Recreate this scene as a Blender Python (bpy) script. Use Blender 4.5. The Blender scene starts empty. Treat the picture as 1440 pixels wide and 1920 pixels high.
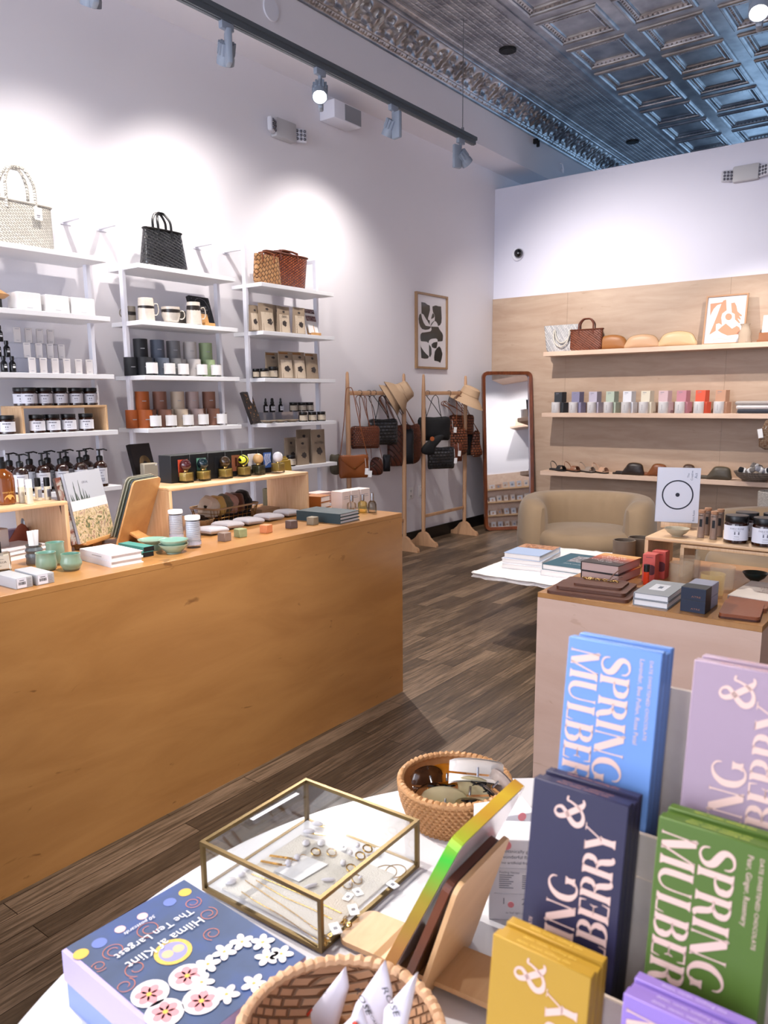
import bpy, bmesh, math, random
from math import sin, cos, pi, radians, sqrt, atan2
from mathutils import Vector, Matrix, Euler
random.seed(7)
SC = bpy.context.scene
COL = SC.collection
V = Vector

# ------------------------------------------------------------------ camera
FPX, CX, CY = 1446.6, 720.0, 1007.2            # focal length and principal point for 1440x1920
PITCH, YAW, ROLL, CAMZ = 0.177717, 0.647003, -0.0091724, 1.45
cF = V((cos(YAW)*cos(PITCH), sin(YAW)*cos(PITCH), -sin(PITCH)))
_r0 = V((sin(YAW), -cos(YAW), 0)); _u0 = _r0.cross(cF)
cR = _r0*cos(ROLL) + _u0*sin(ROLL)
cU = cR.cross(cF)
cam = bpy.data.cameras.new('camera'); camo = bpy.data.objects.new('camera', cam); COL.objects.link(camo)
M3 = Matrix((cR, cU, -cF)).transposed()
camo.matrix_world = Matrix.Translation((0, 0, CAMZ)) @ M3.to_4x4()
cam.sensor_fit = 'AUTO'; cam.sensor_width = 36; cam.lens = FPX/1920*36
cam.shift_y = (CY-960)/1920
cam.clip_start = .02; cam.clip_end = 60
cam.dof.use_dof = True; cam.dof.focus_distance = 2.6; cam.dof.aperture_fstop = 9.0
SC.camera = camo

SC.view_settings.view_transform = 'Standard'
SC.view_settings.look = 'None'
SC.view_settings.gamma = 1
SC.view_settings.use_curve_mapping = False
SC.view_settings.exposure = 0.7
SC.cycles.max_bounces = 7
SC.cycles.diffuse_bounces = 3
SC.cycles.glossy_bounces = 3
SC.cycles.use_adaptive_sampling = True
SC.cycles.adaptive_threshold = .03
SC.cycles.transparent_max_bounces = 24
SC.cycles.transmission_bounces = 4
SC.cycles.sample_clamp_indirect = 6
SC.cycles.use_denoising = True

# ------------------------------------------------------------------ world and light
W = bpy.data.worlds.new('world'); SC.world = W; W.use_nodes = True
W.node_tree.nodes['Background'].inputs[0].default_value = (.62, .72, 1, 1)
W.node_tree.nodes['Background'].inputs[1].default_value = .9

def arealight(name, loc, direction, sx, sy, power, col):
    l = bpy.data.lights.new(name, 'AREA'); l.shape = 'RECTANGLE'; l.size = sx; l.size_y = sy
    l.energy = power; l.color = col
    o = bpy.data.objects.new(name, l); COL.objects.link(o); o.location = loc
    o.rotation_euler = V(direction).to_track_quat('-Z', 'Y').to_euler(); return o
def spot(name, loc, target, power, col=(1, .95, .9), size=60, blend=.7, r=.03):
    l = bpy.data.lights.new(name, 'SPOT'); l.energy = power; l.color = col
    l.spot_size = radians(size); l.spot_blend = blend; l.shadow_soft_size = r
    o = bpy.data.objects.new(name, l); COL.objects.link(o); o.location = loc
    o.rotation_euler = (V(target)-V(loc)).to_track_quat('-Z', 'Y').to_euler(); return o
WARM = (1, .93, .87); DAY = (.90, .92, 1)
arealight('daylight_window_two', (-2.35, 2.6, 2.0), (1, .12, .05), 3.2, 3.4, 120, DAY)
arealight('daylight_window_one', (-2.35, -1.3, 2.0), (1, 0, .05), 3.2, 3.4, 28, DAY)
arealight('daylight_back_room', (13.4, 1.0, 2.6), (-1, 0, .35), 5, 2.5, 46, (.40, .66, 1))

def at(x, y, X=None, Y=None, Z=None):
    """point where the sight line of photo pixel (x, y) meets the given plane of the room"""
    d = cF + cR*((x-CX)/FPX) - cU*((y-CY)/FPX)
    if X is not None: t = X/d.x
    elif Y is not None: t = Y/d.y
    else: t = (Z-CAMZ)/d.z
    return V((0, 0, CAMZ)) + d*t

# ------------------------------------------------------------------ mesh helpers
class G:
    def __init__(s): s.v = []; s.f = []; s.mi = []; s.sm = []
    def add(s, vs, fs, M=None, mi=0, sm=False):
        b = len(s.v)
        if M is not None: vs = [M @ V(p) for p in vs]
        s.v += [tuple(p) for p in vs]
        s.f += [tuple(i+b for i in f) for f in fs]
        s.mi += [mi]*len(fs); s.sm += [sm]*len(fs); return s
    def box(s, a, b, M=None, mi=0, bev=0, seg=2):
        x0, y0, z0 = a; x1, y1, z1 = b
        if bev <= 0:
            return s.add([(x0,y0,z0),(x1,y0,z0),(x1,y1,z0),(x0,y1,z0),(x0,y0,z1),(x1,y0,z1),(x1,y1,z1),(x0,y1,z1)],
                         [(0,3,2,1),(4,5,6,7),(0,1,5,4),(1,2,6,5),(2,3,7,6),(3,0,4,7)], M, mi)
        bm = bmesh.new(); bmesh.ops.create_cube(bm, size=1)
        for v in bm.verts:
            v.co = V(((x0+x1)/2+v.co.x*(x1-x0), (y0+y1)/2+v.co.y*(y1-y0), (z0+z1)/2+v.co.z*(z1-z0)))
        bmesh.ops.bevel(bm, geom=bm.edges[:], offset=min(bev, .49*min(x1-x0, y1-y0, z1-z0)), segments=seg, affect='EDGES', profile=.5)
        s.bm(bm, M, mi, True); bm.free(); return s
    def bm(s, bm, M=None, mi=0, sm=False):
        bm.verts.index_update()
        return s.add([v.co.copy() for v in bm.verts], [[v.index for v in f.verts] for f in bm.faces], M, mi, sm)
    def cb(s, c, sz, M=None, mi=0, bev=0, seg=2):
        return s.box((c[0]-sz[0]/2, c[1]-sz[1]/2, c[2]-sz[2]/2), (c[0]+sz[0]/2, c[1]+sz[1]/2, c[2]+sz[2]/2), M, mi, bev, seg)
    def lathe(s, prof, n=24, M=None, mi=0, sm=True, fn=None, closed=False, cap=None):
        vs = []; fs = []; k = len(prof)
        for j in range(n):
            a = 2*pi*j/n
            for i, (r, z) in enumerate(prof):
                if fn: r, z = fn(r, z, a, i)
                vs.append((r*cos(a), r*sin(a), z))
        for j in range(n):
            j2 = (j+1) % n
            for i in range(k-1 if not closed else k):
                i2 = (i+1) % k
                fs.append((j*k+i, j2*k+i, j2*k+i2, j*k+i2))
        if not closed:
            if prof[0][0] > 1e-6 and (cap or prof[0][1] <= min(p[1] for p in prof)+1e-9): fs.append([j*k for j in range(n)][::-1])
            if prof[-1][0] > 1e-6 and cap: fs.append([j*k+k-1 for j in range(n)])
        return s.add(vs, fs, M, mi, sm)
    def cyl(s, c, r, z0, z1, n=24, M=None, mi=0, bev=0, r2=None):
        r2 = r if r2 is None else r2
        p = [(r, z0), (r2, z1)] if bev <= 0 else [(r-bev, z0), (r, z0+bev), (r2, z1-bev), (r2-bev, z1)]
        T = Matrix.Translation((c[0], c[1], 0))
        return s.lathe(p, n, (M @ T) if M is not None else T, mi, True, cap=True)
    def sphere(s, c, r, n=20, M=None, mi=0, sz=1):
        m = n//2
        p = [(r*sin(pi*i/m), -r*sz*cos(pi*i/m)) for i in range(m+1)]
        p[0] = (1e-7, -r*sz); p[-1] = (1e-7, r*sz)
        T = Matrix.Translation(c)
        return s.lathe(p, n, (M @ T) if M is not None else T, mi, True)
    def tube(s, pts, r, n=8, M=None, mi=0, closed=False, flat=1.0, up=None):
        pts = [V(p) for p in pts]; k = len(pts); vs = []; fs = []
        rr = r if isinstance(r, (list, tuple)) else [r]*k
        prev = None
        for i, p in enumerate(pts):
            if closed: d = pts[(i+1) % k]-pts[i-1]
            else: d = pts[min(i+1, k-1)]-pts[max(i-1, 0)]
            if d.length < 1e-9: d = V((0, 0, 1))
            d.normalize()
            if prev is None:
                u = V(up) if up else (V((0, 0, 1)) if abs(d.z) < .9 else V((1, 0, 0)))
            else: u = prev
            a = d.cross(u)
            if a.length < 1e-6: a = d.cross(V((0, 1, 0.01)))
            a.normalize(); u = a.cross(d); prev = u
            for j in range(n):
                t = 2*pi*j/n
                vs.append(p + a*(rr[i]*cos(t)) + u*(rr[i]*flat*sin(t)))
        for i in range(k if closed else k-1):
            i2 = (i+1) % k
            for j in range(n):
                j2 = (j+1) % n
                fs.append((i*n+j, i*n+j2, i2*n+j2, i2*n+j))
        if not closed:
            fs.append(list(range(n))[::-1]); fs.append([(k-1)*n+j for j in range(n)])
        return s.add(vs, fs, M, mi, True)
    def ext(s, out, z0, z1, M=None, mi=0, sm=False):
        n = len(out); vs = [(x, y, z0) for x, y in out]+[(x, y, z1) for x, y in out]
        fs = [list(range(n))[::-1], [n+i for i in range(n)]]+[(i, (i+1) % n, n+(i+1) % n, n+i) for i in range(n)]
        return s.add(vs, fs, M, mi, sm)
    def grid(s, fn, nu, nv, M=None, mi=0, sm=True, cu=False):
        vs = [fn(i/(nu if cu else nu-1) if True else 0, j/(nv-1)) for i in range(nu) for j in range(nv)]; fs = []
        for i in range(nu if cu else nu-1):
            i2 = (i+1) % nu
            for j in range(nv-1):
                fs.append((i*nv+j, i2*nv+j, i2*nv+j+1, i*nv+j+1))
        return s.add(vs, fs, M, mi, sm)
    def ribbon(s, A, B, z, M=None, mi=0):
        n = len(A); vs = [(x, y, z) for x, y in A]+[(x, y, z) for x, y in B]
        return s.add(vs, [(i, n+i, n+i+1, i+1) for i in range(n-1)], M, mi)
    def text(s, t, size, M=None, mi=0, align='CENTER', z=0, sx=1.0, shear=0):
        for vs, fs in [textgeo(t, align, shear)]:
            s.add([(x*size*sx, y*size, z) for x, y in vs], fs, M, mi)
        return s
    def build(s, name, mats, parent=None, key=None):
        if key is not None and key in CACHE: me = CACHE[key]
        else:
            me = bpy.data.meshes.new(name); me.from_pydata(s.v, [], s.f)
            me.polygons.foreach_set('material_index', s.mi); me.polygons.foreach_set('use_smooth', s.sm)
            if any(s.sm): 
                try: me.set_sharp_from_angle(angle=radians(42))
                except Exception: pass
            me.update()
            if key is not None: CACHE[key] = me
        if not isinstance(mats, (list, tuple)): mats = [mats]
        if not me.materials:
            for m in mats: me.materials.append(m)
        o = bpy.data.objects.new(name, me); COL.objects.link(o)
        for i, m in enumerate(mats):
            if i < len(me.materials) and me.materials[i] is not m:
                o.material_slots[i].link = 'OBJECT'; o.material_slots[i].material = m
        if parent is not None: o.parent = parent
        return o
CACHE = {}; _tg = {}
def textgeo(t, align='CENTER', shear=0):
    k = (t, align, shear)
    if k not in _tg:
        c = bpy.data.curves.new('letters', 'FONT'); c.body = t; c.size = 1; c.align_x = align; c.align_y = 'CENTER'
        c.resolution_u = 2; c.shear = shear
        o = bpy.data.objects.new('letters', c); COL.objects.link(o)
        dg = bpy.context.evaluated_depsgraph_get(); me = o.evaluated_get(dg).to_mesh()
        _tg[k] = ([(v.co.x, v.co.y) for v in me.vertices], [tuple(p.vertices) for p in me.polygons])
        o.evaluated_get(dg).to_mesh_clear(); bpy.data.objects.remove(o); bpy.data.curves.remove(c)
    return _tg[k]
def TR(x=0, y=0, z=0, rx=0, ry=0, rz=0, s=1):
    return Matrix.Translation((x, y, z)) @ Euler((rx, ry, rz)).to_matrix().to_4x4() @ Matrix.Scale(s, 4)
RX90 = Matrix.Rotation(pi/2, 4, 'X')           # flat XY artwork stands up, facing -Y
def tag(o, label, cat, group=None, kind=None):
    o['label'] = label; o['category'] = cat
    if group: o['group'] = group
    if kind: o['kind'] = kind
    return o
def thing(name, label, cat, loc=(0, 0, 0), rz=0, group=None, rot=None):
    o = bpy.data.objects.new(name, None); COL.objects.link(o); o.empty_display_size = .02
    o.location = loc; o.rotation_euler = rot if rot else (0, 0, rz)
    return tag(o, label, cat, group)
def struct(o): o['kind'] = 'structure'; return o
def arc(cx, cy, r, a0, a1, n, ry=None):
    ry = r if ry is None else ry
    return [(cx+r*cos(radians(a0+(a1-a0)*i/n)), cy+ry*sin(radians(a0+(a1-a0)*i/n))) for i in range(n+1)]
def smoothpts(pts, n=6, closed=False):
    P = [V(p) for p in pts]; out = []; k = len(P)
    for i in range(k if closed else k-1):
        p0 = P[i-1] if (i > 0 or closed) else P[0]; p1 = P[i]; p2 = P[(i+1) % k]; p3 = P[(i+2) % k] if (closed or i+2 < k) else P[-1]
        for j in range(n):
            t = j/n
            out.append(.5*((2*p1)+(-p0+p2)*t+(2*p0-5*p1+4*p2-p3)*t*t+(-p0+3*p1-3*p2+p3)*t**3))
    if not closed: out.append(P[-1])
    return out
ORD = ['first', 'second', 'third', 'fourth', 'fifth', 'sixth', 'seventh', 'eighth', 'ninth', 'tenth', 'eleventh', 'twelfth']

# ------------------------------------------------------------------ materials
def lin(h):
    if isinstance(h, (tuple, list)): return (*h, 1)
    h = h.lstrip('#'); c = [int(h[i:i+2], 16)/255 for i in (0, 2, 4)]
    return tuple((x/12.92 if x <= .04045 else ((x+.055)/1.055)**2.4) for x in c)+(1,)
_M = {}
def mt(name, col='#808080', rough=.5, metal=0, spec=.5, emit=None, es=0, sheen=0, coat=0, alpha=1, noise=0, nscale=20, bump=0, bscale=60, trans=0, ior=1.45):
    if name in _M: return _M[name]
    m = bpy.data.materials.new(name); m.use_nodes = True; N = m.node_tree; b = N.nodes['Principled BSDF']
    b.inputs['Base Color'].default_value = lin(col); b.inputs['Roughness'].default_value = rough
    b.inputs['Metallic'].default_value = metal; b.inputs['Specular IOR Level'].default_value = spec
    b.inputs['IOR'].default_value = ior
    if trans: b.inputs['Transmission Weight'].default_value = trans
    if sheen: b.inputs['Sheen Weight'].default_value = sheen
    if coat: b.inputs['Coat Weight'].default_value = coat; b.inputs['Coat Roughness'].default_value = .08
    if alpha < 1: b.inputs['Alpha'].default_value = alpha
    if emit: b.inputs['Emission Color'].default_value = lin(emit); b.inputs['Emission Strength'].default_value = es
    if noise or bump:
        tc = N.nodes.new('ShaderNodeTexCoord')
    if noise:
        n = N.nodes.new('ShaderNodeTexNoise'); n.inputs['Scale'].default_value = nscale; n.inputs['Detail'].default_value = 4
        N.links.new(tc.outputs['Object'], n.inputs['Vector'])
        mx = N.nodes.new('ShaderNodeMixRGB'); c = lin(col)
        mx.inputs[1].default_value = (c[0]*(1-noise), c[1]*(1-noise), c[2]*(1-noise), 1)
        mx.inputs[2].default_value = (min(1, c[0]*(1+noise)), min(1, c[1]*(1+noise)), min(1, c[2]*(1+noise)), 1)
        N.links.new(n.outputs['Fac'], mx.inputs[0]); N.links.new(mx.outputs[0], b.inputs['Base Color'])
    if bump:
        n = N.nodes.new('ShaderNodeTexNoise'); n.inputs['Scale'].default_value = bscale; n.inputs['Detail'].default_value = 3
        N.links.new(tc.outputs['Object'], n.inputs['Vector'])
        bp = N.nodes.new('ShaderNodeBump'); bp.inputs['Strength'].default_value = bump; bp.inputs['Distance'].default_value = .004
        N.links.new(n.outputs['Fac'], bp.inputs['Height']); N.links.new(bp.outputs[0], b.inputs['Normal'])
    _M[name] = m; return m
def wood(name, c1, c2, sc=(1, 12, 12), scale=3, rough=.4, coat=0, flecks=0, fleckcol='#6b4020', bump=.05):
    if name in _M: return _M[name]
    m = bpy.data.materials.new(name); m.use_nodes = True; N = m.node_tree; L = N.links; b = N.nodes['Principled BSDF']
    tc = N.nodes.new('ShaderNodeTexCoord'); mp = N.nodes.new('ShaderNodeMapping'); mp.inputs['Scale'].default_value = sc
    L.new(tc.outputs['Object'], mp.inputs[0])
    n = N.nodes.new('ShaderNodeTexNoise'); n.inputs['Scale'].default_value = scale; n.inputs['Detail'].default_value = 7
    n.inputs['Roughness'].default_value = .6; n.inputs['Distortion'].default_value = .6; L.new(mp.outputs[0], n.inputs['Vector'])
    r = N.nodes.new('ShaderNodeValToRGB'); r.color_ramp.elements[0].position = .34; r.color_ramp.elements[1].position = .68
    r.color_ramp.elements[0].color = lin(c1); r.color_ramp.elements[1].color = lin(c2)
    L.new(n.outputs['Fac'], r.inputs[0]); src = r.outputs[0]
    if flecks:
        mp2 = N.nodes.new('ShaderNodeMapping'); mp2.inputs['Scale'].default_value = (sc[0]*2.2, sc[1]*1.6, sc[2]*1.6)
        L.new(tc.outputs['Object'], mp2.inputs[0])
        n2 = N.nodes.new('ShaderNodeTexNoise'); n2.inputs['Scale'].default_value = scale*1.4; n2.inputs['Detail'].default_value = 3; n2.inputs['Distortion'].default_value = 1.2
        L.new(mp2.outputs[0], n2.inputs['Vector'])
        r2 = N.nodes.new('ShaderNodeValToRGB'); r2.color_ramp.elements[0].position = .69; r2.color_ramp.elements[1].position = .75
        r2.color_ramp.elements[0].color = (0, 0, 0, 1); r2.color_ramp.elements[1].color = (flecks, flecks, flecks, 1)
        L.new(n2.outputs['Fac'], r2.inputs[0])
        mx = N.nodes.new('ShaderNodeMixRGB'); mx.inputs[2].default_value = lin(fleckcol)
        L.new(r2.outputs[0], mx.inputs[0]); L.new(src, mx.inputs[1]); src = mx.outputs[0]
    L.new(src, b.inputs['Base Color']); b.inputs['Roughness'].default_value = rough
    if coat: b.inputs['Coat Weight'].default_value = coat; b.inputs['Coat Roughness'].default_value = .15
    if bump:
        bp = N.nodes.new('ShaderNodeBump'); bp.inputs['Strength'].default_value = bump; bp.inputs['Distance'].default_value = .003
        L.new(n.outputs['Fac'], bp.inputs['Height']); L.new(bp.outputs[0], b.inputs['Normal'])
    _M[name] = m; return m
def photo(name, cols, scale=30, rough=.5, dist=1.5):
    """printed photograph: patches of several ink colours"""
    if name in _M: return _M[name]
    m = mt(name, cols[0], rough); N = m.node_tree; tc = N.nodes.new('ShaderNodeTexCoord'); n = N.nodes.new('ShaderNodeTexNoise')
    n.inputs['Scale'].default_value = scale; n.inputs['Detail'].default_value = 6; n.inputs['Distortion'].default_value = dist; N.links.new(tc.outputs['Object'], n.inputs['Vector'])
    r = N.nodes.new('ShaderNodeValToRGB'); e = r.color_ramp.elements; k = len(cols)
    e[0].position = .3; e[0].color = lin(cols[0]); e[1].position = .7; e[1].color = lin(cols[-1])
    for i in range(1, k-1): x = e.new(.3+.4*i/(k-1)); x.color = lin(cols[i])
    N.links.new(n.outputs['Fac'], r.inputs[0]); N.links.new(r.outputs[0], N.nodes['Principled BSDF'].inputs['Base Color']); return m
def weave(name, c1, c2, gap, size=.012, ang=0, rough=.4, bump=.8, asp=2.0, spec=.5):
    """plaited strips: rows of bricks, cut slantwise, on the upright faces of an object"""
    if name in _M: return _M[name]
    m = bpy.data.materials.new(name); m.use_nodes = True; N = m.node_tree; L = N.links; b = N.nodes['Principled BSDF']
    tc = N.nodes.new('ShaderNodeTexCoord'); sp = N.nodes.new('ShaderNodeSeparateXYZ'); L.new(tc.outputs['Object'], sp.inputs[0])
    ad = N.nodes.new('ShaderNodeMath'); ad.operation = 'ADD'; L.new(sp.outputs[0], ad.inputs[0]); L.new(sp.outputs[1], ad.inputs[1])
    cb = N.nodes.new('ShaderNodeCombineXYZ'); L.new(ad.outputs[0], cb.inputs[0]); L.new(sp.outputs[2], cb.inputs[1])
    mp = N.nodes.new('ShaderNodeMapping'); mp.inputs['Rotation'].default_value = (0, 0, radians(ang)); L.new(cb.outputs[0], mp.inputs[0])
    br = N.nodes.new('ShaderNodeTexBrick'); br.inputs['Scale'].default_value = 1; br.inputs['Brick Width'].default_value = size*asp
    br.inputs['Row Height'].default_value = size; br.inputs['Mortar Size'].default_value = size*.2; br.inputs['Mortar Smooth'].default_value = 1
    br.inputs['Color1'].default_value = lin(c1); br.inputs['Color2'].default_value = lin(c2); br.inputs['Mortar'].default_value = lin(gap)
    br.offset = .5; L.new(mp.outputs[0], br.inputs['Vector']); L.new(br.outputs['Color'], b.inputs['Base Color'])
    b.inputs['Roughness'].default_value = rough; b.inputs['Specular IOR Level'].default_value = spec
    bp = N.nodes.new('ShaderNodeBump'); bp.inputs['Strength'].default_value = bump; bp.inputs['Distance'].default_value = .008; bp.invert = True
    L.new(br.outputs['Fac'], bp.inputs['Height']); L.new(bp.outputs[0], b.inputs['Normal'])
    _M[name] = m; return m
def glass(name, col='#ffffff', tint=.12, rough=.03):
    """thin clear glass or acrylic: mostly see-through with a mirror-like skin"""
    if name in _M: return _M[name]
    m = bpy.data.materials.new(name); m.use_nodes = True; N = m.node_tree; L = N.links
    N.nodes.remove(N.nodes['Principled BSDF']); o = N.nodes['Material Output']
    t = N.nodes.new('ShaderNodeBsdfTransparent'); c = lin(col)
    t.inputs[0].default_value = (1-(1-c[0])*1.0, 1-(1-c[1])*1.0, 1-(1-c[2])*1.0, 1)
    g = N.nodes.new('ShaderNodeBsdfGlossy'); g.inputs['Roughness'].default_value = rough
    lw = N.nodes.new('ShaderNodeFresnel'); lw.inputs[0].default_value = 1.45
    mr = N.nodes.new('ShaderNodeMapRange'); mr.inputs[1].default_value = 0; mr.inputs[2].default_value = 1; mr.inputs[3].default_value = 0; mr.inputs[4].default_value = .45+tint
    L.new(lw.outputs[0], mr.inputs[0])
    mx = N.nodes.new('ShaderNodeMixShader'); L.new(mr.outputs[0], mx.inputs[0]); L.new(t.outputs[0], mx.inputs[1]); L.new(g.outputs[0], mx.inputs[2])
    L.new(mx.outputs[0], o.inputs[0]); _M[name] = m; return m

MAPLE = wood('maple counter', '#a4713c', '#b68249', (1.2, 5, 5), 1.6, .33, .25, .8, '#754a22')
MAPLE_TOP = MAPLE
MAPLE_DAYLIT = wood('daylit maple plinth', '#c8a591', '#d2b29f', (5, 1.2, 5), 1.6, .4, .1, .3, '#a67f62')  # same maple, with the cool daylight on the body put into a paler colour
BAMBOO = wood('bamboo', '#cba277', '#ddb990', (14, 14, 1.2), 6, .45)
BAMBOOX = wood('bamboo board', '#cba277', '#ddb990', (1.2, 14, 14), 6, .45)
PLY = wood('birch plywood wall', '#a98e79', '#b9a18c', (8, 1.0, 6), 1.7, .5, 0, .35, '#8a6a50')
SHELFW = wood('pale birch shelf', '#cfb09a', '#dcc0ab', (6, 1, 6), 3, .5)
RACKW = wood('rack beech', '#b48a68', '#c49a76', (8, 8, 1), 5, .45)
EASELW = wood('easel plywood', '#b98650', '#cb9a62', (2, 6, 2), 5, .4)
WALNUT = wood('walnut frame', '#5a2a12', '#7c4020', (6, 6, 1), 6, .35, .3)
OAKF = wood('oak frame', '#8d6d50', '#a5835f', (4, 4, 1), 10, .45)
WALL = mt('white wall paint', '#e7e4ea', .85, bump=.03, bscale=200)
WALLB = mt('cool white partition paint', '#dcdbe9', .85)
WHITEM = mt('white powder coated metal', '#e4e4ee', .4)
WHITEB = mt('white lacquered board', '#ececf0', .45)
WHITE = mt('white card', '#eceaea', .6)
PAPER = mt('page edges', '#e6e2e0', .8)
BLACK = mt('black plastic', '#0b0b0d', .35)
BLACKM = mt('matt black', '#0d0c0e', .7)
DARKG = mt('dark grey track metal', '#646b72', .45, .4)
LGREY = mt('pale grey lamp plastic', '#8d97a6', .45)
LABEL = mt('white label', '#dcdce4', .6)
INK = mt('black ink', '#17171b', .7)
GREYINK = mt('grey ink', '#7d7d88', .7)
AMBERG = mt('dark amber glass', '#2a0f05', .08, spec=.8, coat=.6)
LEATHER = mt('tan leather', '#7a3f1c', .42, bump=.15, bscale=120)
BRASS = mt('aged brass', '#9c7a45', .35, .85)
GOLD = mt('gold', '#d9b069', .2, 1)
CHROME = mt('chrome', '#c8c8cc', .15, 1)
CLEAR = glass('clear glass')
ACRY = glass('clear acrylic', '#fafbfd', .0)
# ------------------------------------------------------------------ room shell
YW, XB, XF, YR, XE = 4.43, 7.946, -2.5, -3.2, 14.0
def floor_mat():
    m = bpy.data.materials.new('dark oak plank floor'); m.use_nodes = True; N = m.node_tree; L = N.links; b = N.nodes['Principled BSDF']
    tc = N.nodes.new('ShaderNodeTexCoord')
    br = N.nodes.new('ShaderNodeTexBrick'); br.inputs['Scale'].default_value = 1; br.inputs['Brick Width'].default_value = .95
    br.inputs['Row Height'].default_value = .082; br.inputs['Mortar Size'].default_value = .0016; br.inputs['Mortar Smooth'].default_value = .3
    br.offset = .37; br.inputs['Bias'].default_value = 0
    br.inputs['Color1'].default_value = (0, 0, 0, 1); br.inputs['Color2'].default_value = (1, 1, 1, 1); br.inputs['Mortar'].default_value = (.2, .2, .2, 1)
    L.new(tc.outputs['Object'], br.inputs['Vector'])
    mp = N.nodes.new('ShaderNodeMapping'); mp.inputs['Scale'].default_value = (1.6, 26, 1); L.new(tc.outputs['Object'], mp.inputs[0])
    n = N.nodes.new('ShaderNodeTexNoise'); n.inputs['Scale'].default_value = 3; n.inputs['Detail'].default_value = 9; n.inputs['Roughness'].default_value = .66; L.new(mp.outputs[0], n.inputs['Vector'])
    mp3 = N.nodes.new('ShaderNodeMapping'); mp3.inputs['Scale'].default_value = (1.2, 5, 1); L.new(tc.outputs['Object'], mp3.inputs[0])
    n3 = N.nodes.new('ShaderNodeTexNoise'); n3.inputs['Scale'].default_value = 1.6; n3.inputs['Detail'].default_value = 4; L.new(mp3.outputs[0], n3.inputs['Vector'])
    a = N.nodes.new('ShaderNodeMath'); a.operation = 'MULTIPLY_ADD'; a.inputs[1].default_value = .26; L.new(br.outputs['Color'], a.inputs[0]); L.new(n.outputs['Fac'], a.inputs[2])
    a2 = N.nodes.new('ShaderNodeMath'); a2.operation = 'MULTIPLY_ADD'; a2.inputs[1].default_value = .35; L.new(n3.outputs['Fac'], a2.inputs[0]); L.new(a.outputs[0], a2.inputs[2])
    r = N.nodes.new('ShaderNodeValToRGB'); e = r.color_ramp.elements; e[0].position = .5; e[0].color = lin('#33271d'); e[1].position = 1.08; e[1].color = lin('#87705a')
    x = r.color_ramp.elements.new(.78); x.color = lin('#574635')
    L.new(a2.outputs[0], r.inputs[0])
    mx = N.nodes.new('ShaderNodeMixRGB'); mx.inputs[2].default_value = lin('#1c1009'); L.new(br.outputs['Fac'], mx.inputs[0]); L.new(r.outputs[0], mx.inputs[1])
    L.new(mx.outputs[0], b.inputs['Base Color']); b.inputs['Roughness'].default_value = .42
    bp = N.nodes.new('ShaderNodeBump'); bp.inputs['Strength'].default_value = .25; bp.inputs['Distance'].default_value = .002; L.new(a2.outputs[0], bp.inputs['Height']); L.new(bp.outputs[0], b.inputs['Normal'])
    return m
def slab(name, a, b, m): g = G(); g.box(a, b); return struct(g.build(name, m))
slab('floor', (XF, YR-.1, -.06), (XE, YW+.1, 0), floor_mat())
slab('wall_left', (XF, YW, 0), (XE, YW+.1, 3.874), WALL)
slab('wall_right', (XF, YR-.1, 0), (XE, YR, 4.4), WALL)
slab('wall_back', (XB, YR, 0), (XB+.14, YW, 3.697), WALLB)
slab('wall_far', (XE, YR-.1, 0), (XE+.1, YW+.1, 4.5), WALL)
slab('wall_soffit', (XF, 4.089, 3.874), (XE, YW+.1, 4.42), WALL)
g = G()                                                     # shop front: piers, transom and sill round two window openings
for y0, y1 in ((YR-.1, YR+.15), (.45, .75), (YW-.15, YW+.1)): g.box((XF-.15, y0, 0), (XF, y1, 4.42))
g.box((XF-.15, YR, 0), (XF, YW, .25)); g.box((XF-.15, YR, 3.8), (XF, YW, 4.42))
struct(g.build('wall_front', WALL))
for i, (y0, y1) in enumerate(((YR+.15, .45), (.75, YW-.15))):
    g = G(); g.box((XF-.08, y0, .25), (XF-.07, y1, 3.8)); struct(g.build('window_%d' % (i+1), CLEAR))
slab('baseboard_left', (XF, YW-.016, 0), (XB-.02, YW, .118), mt('black baseboard', '#08080a', .5))
# birch plywood cladding of the partition, with its seams
g = G(); ys = [YW-.002]
seam = at(1360, 700, X=7.93).y
edges = [YW-.002, YW-.9, seam+.0, seam-1.22, seam-2.44, YR]
for k in range(len(edges)-1): g.box((XB-.02, edges[k+1]+.0015, .0), (XB, edges[k], 2.534))
struct(g.build('wall_back_panel', PLY))

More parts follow.
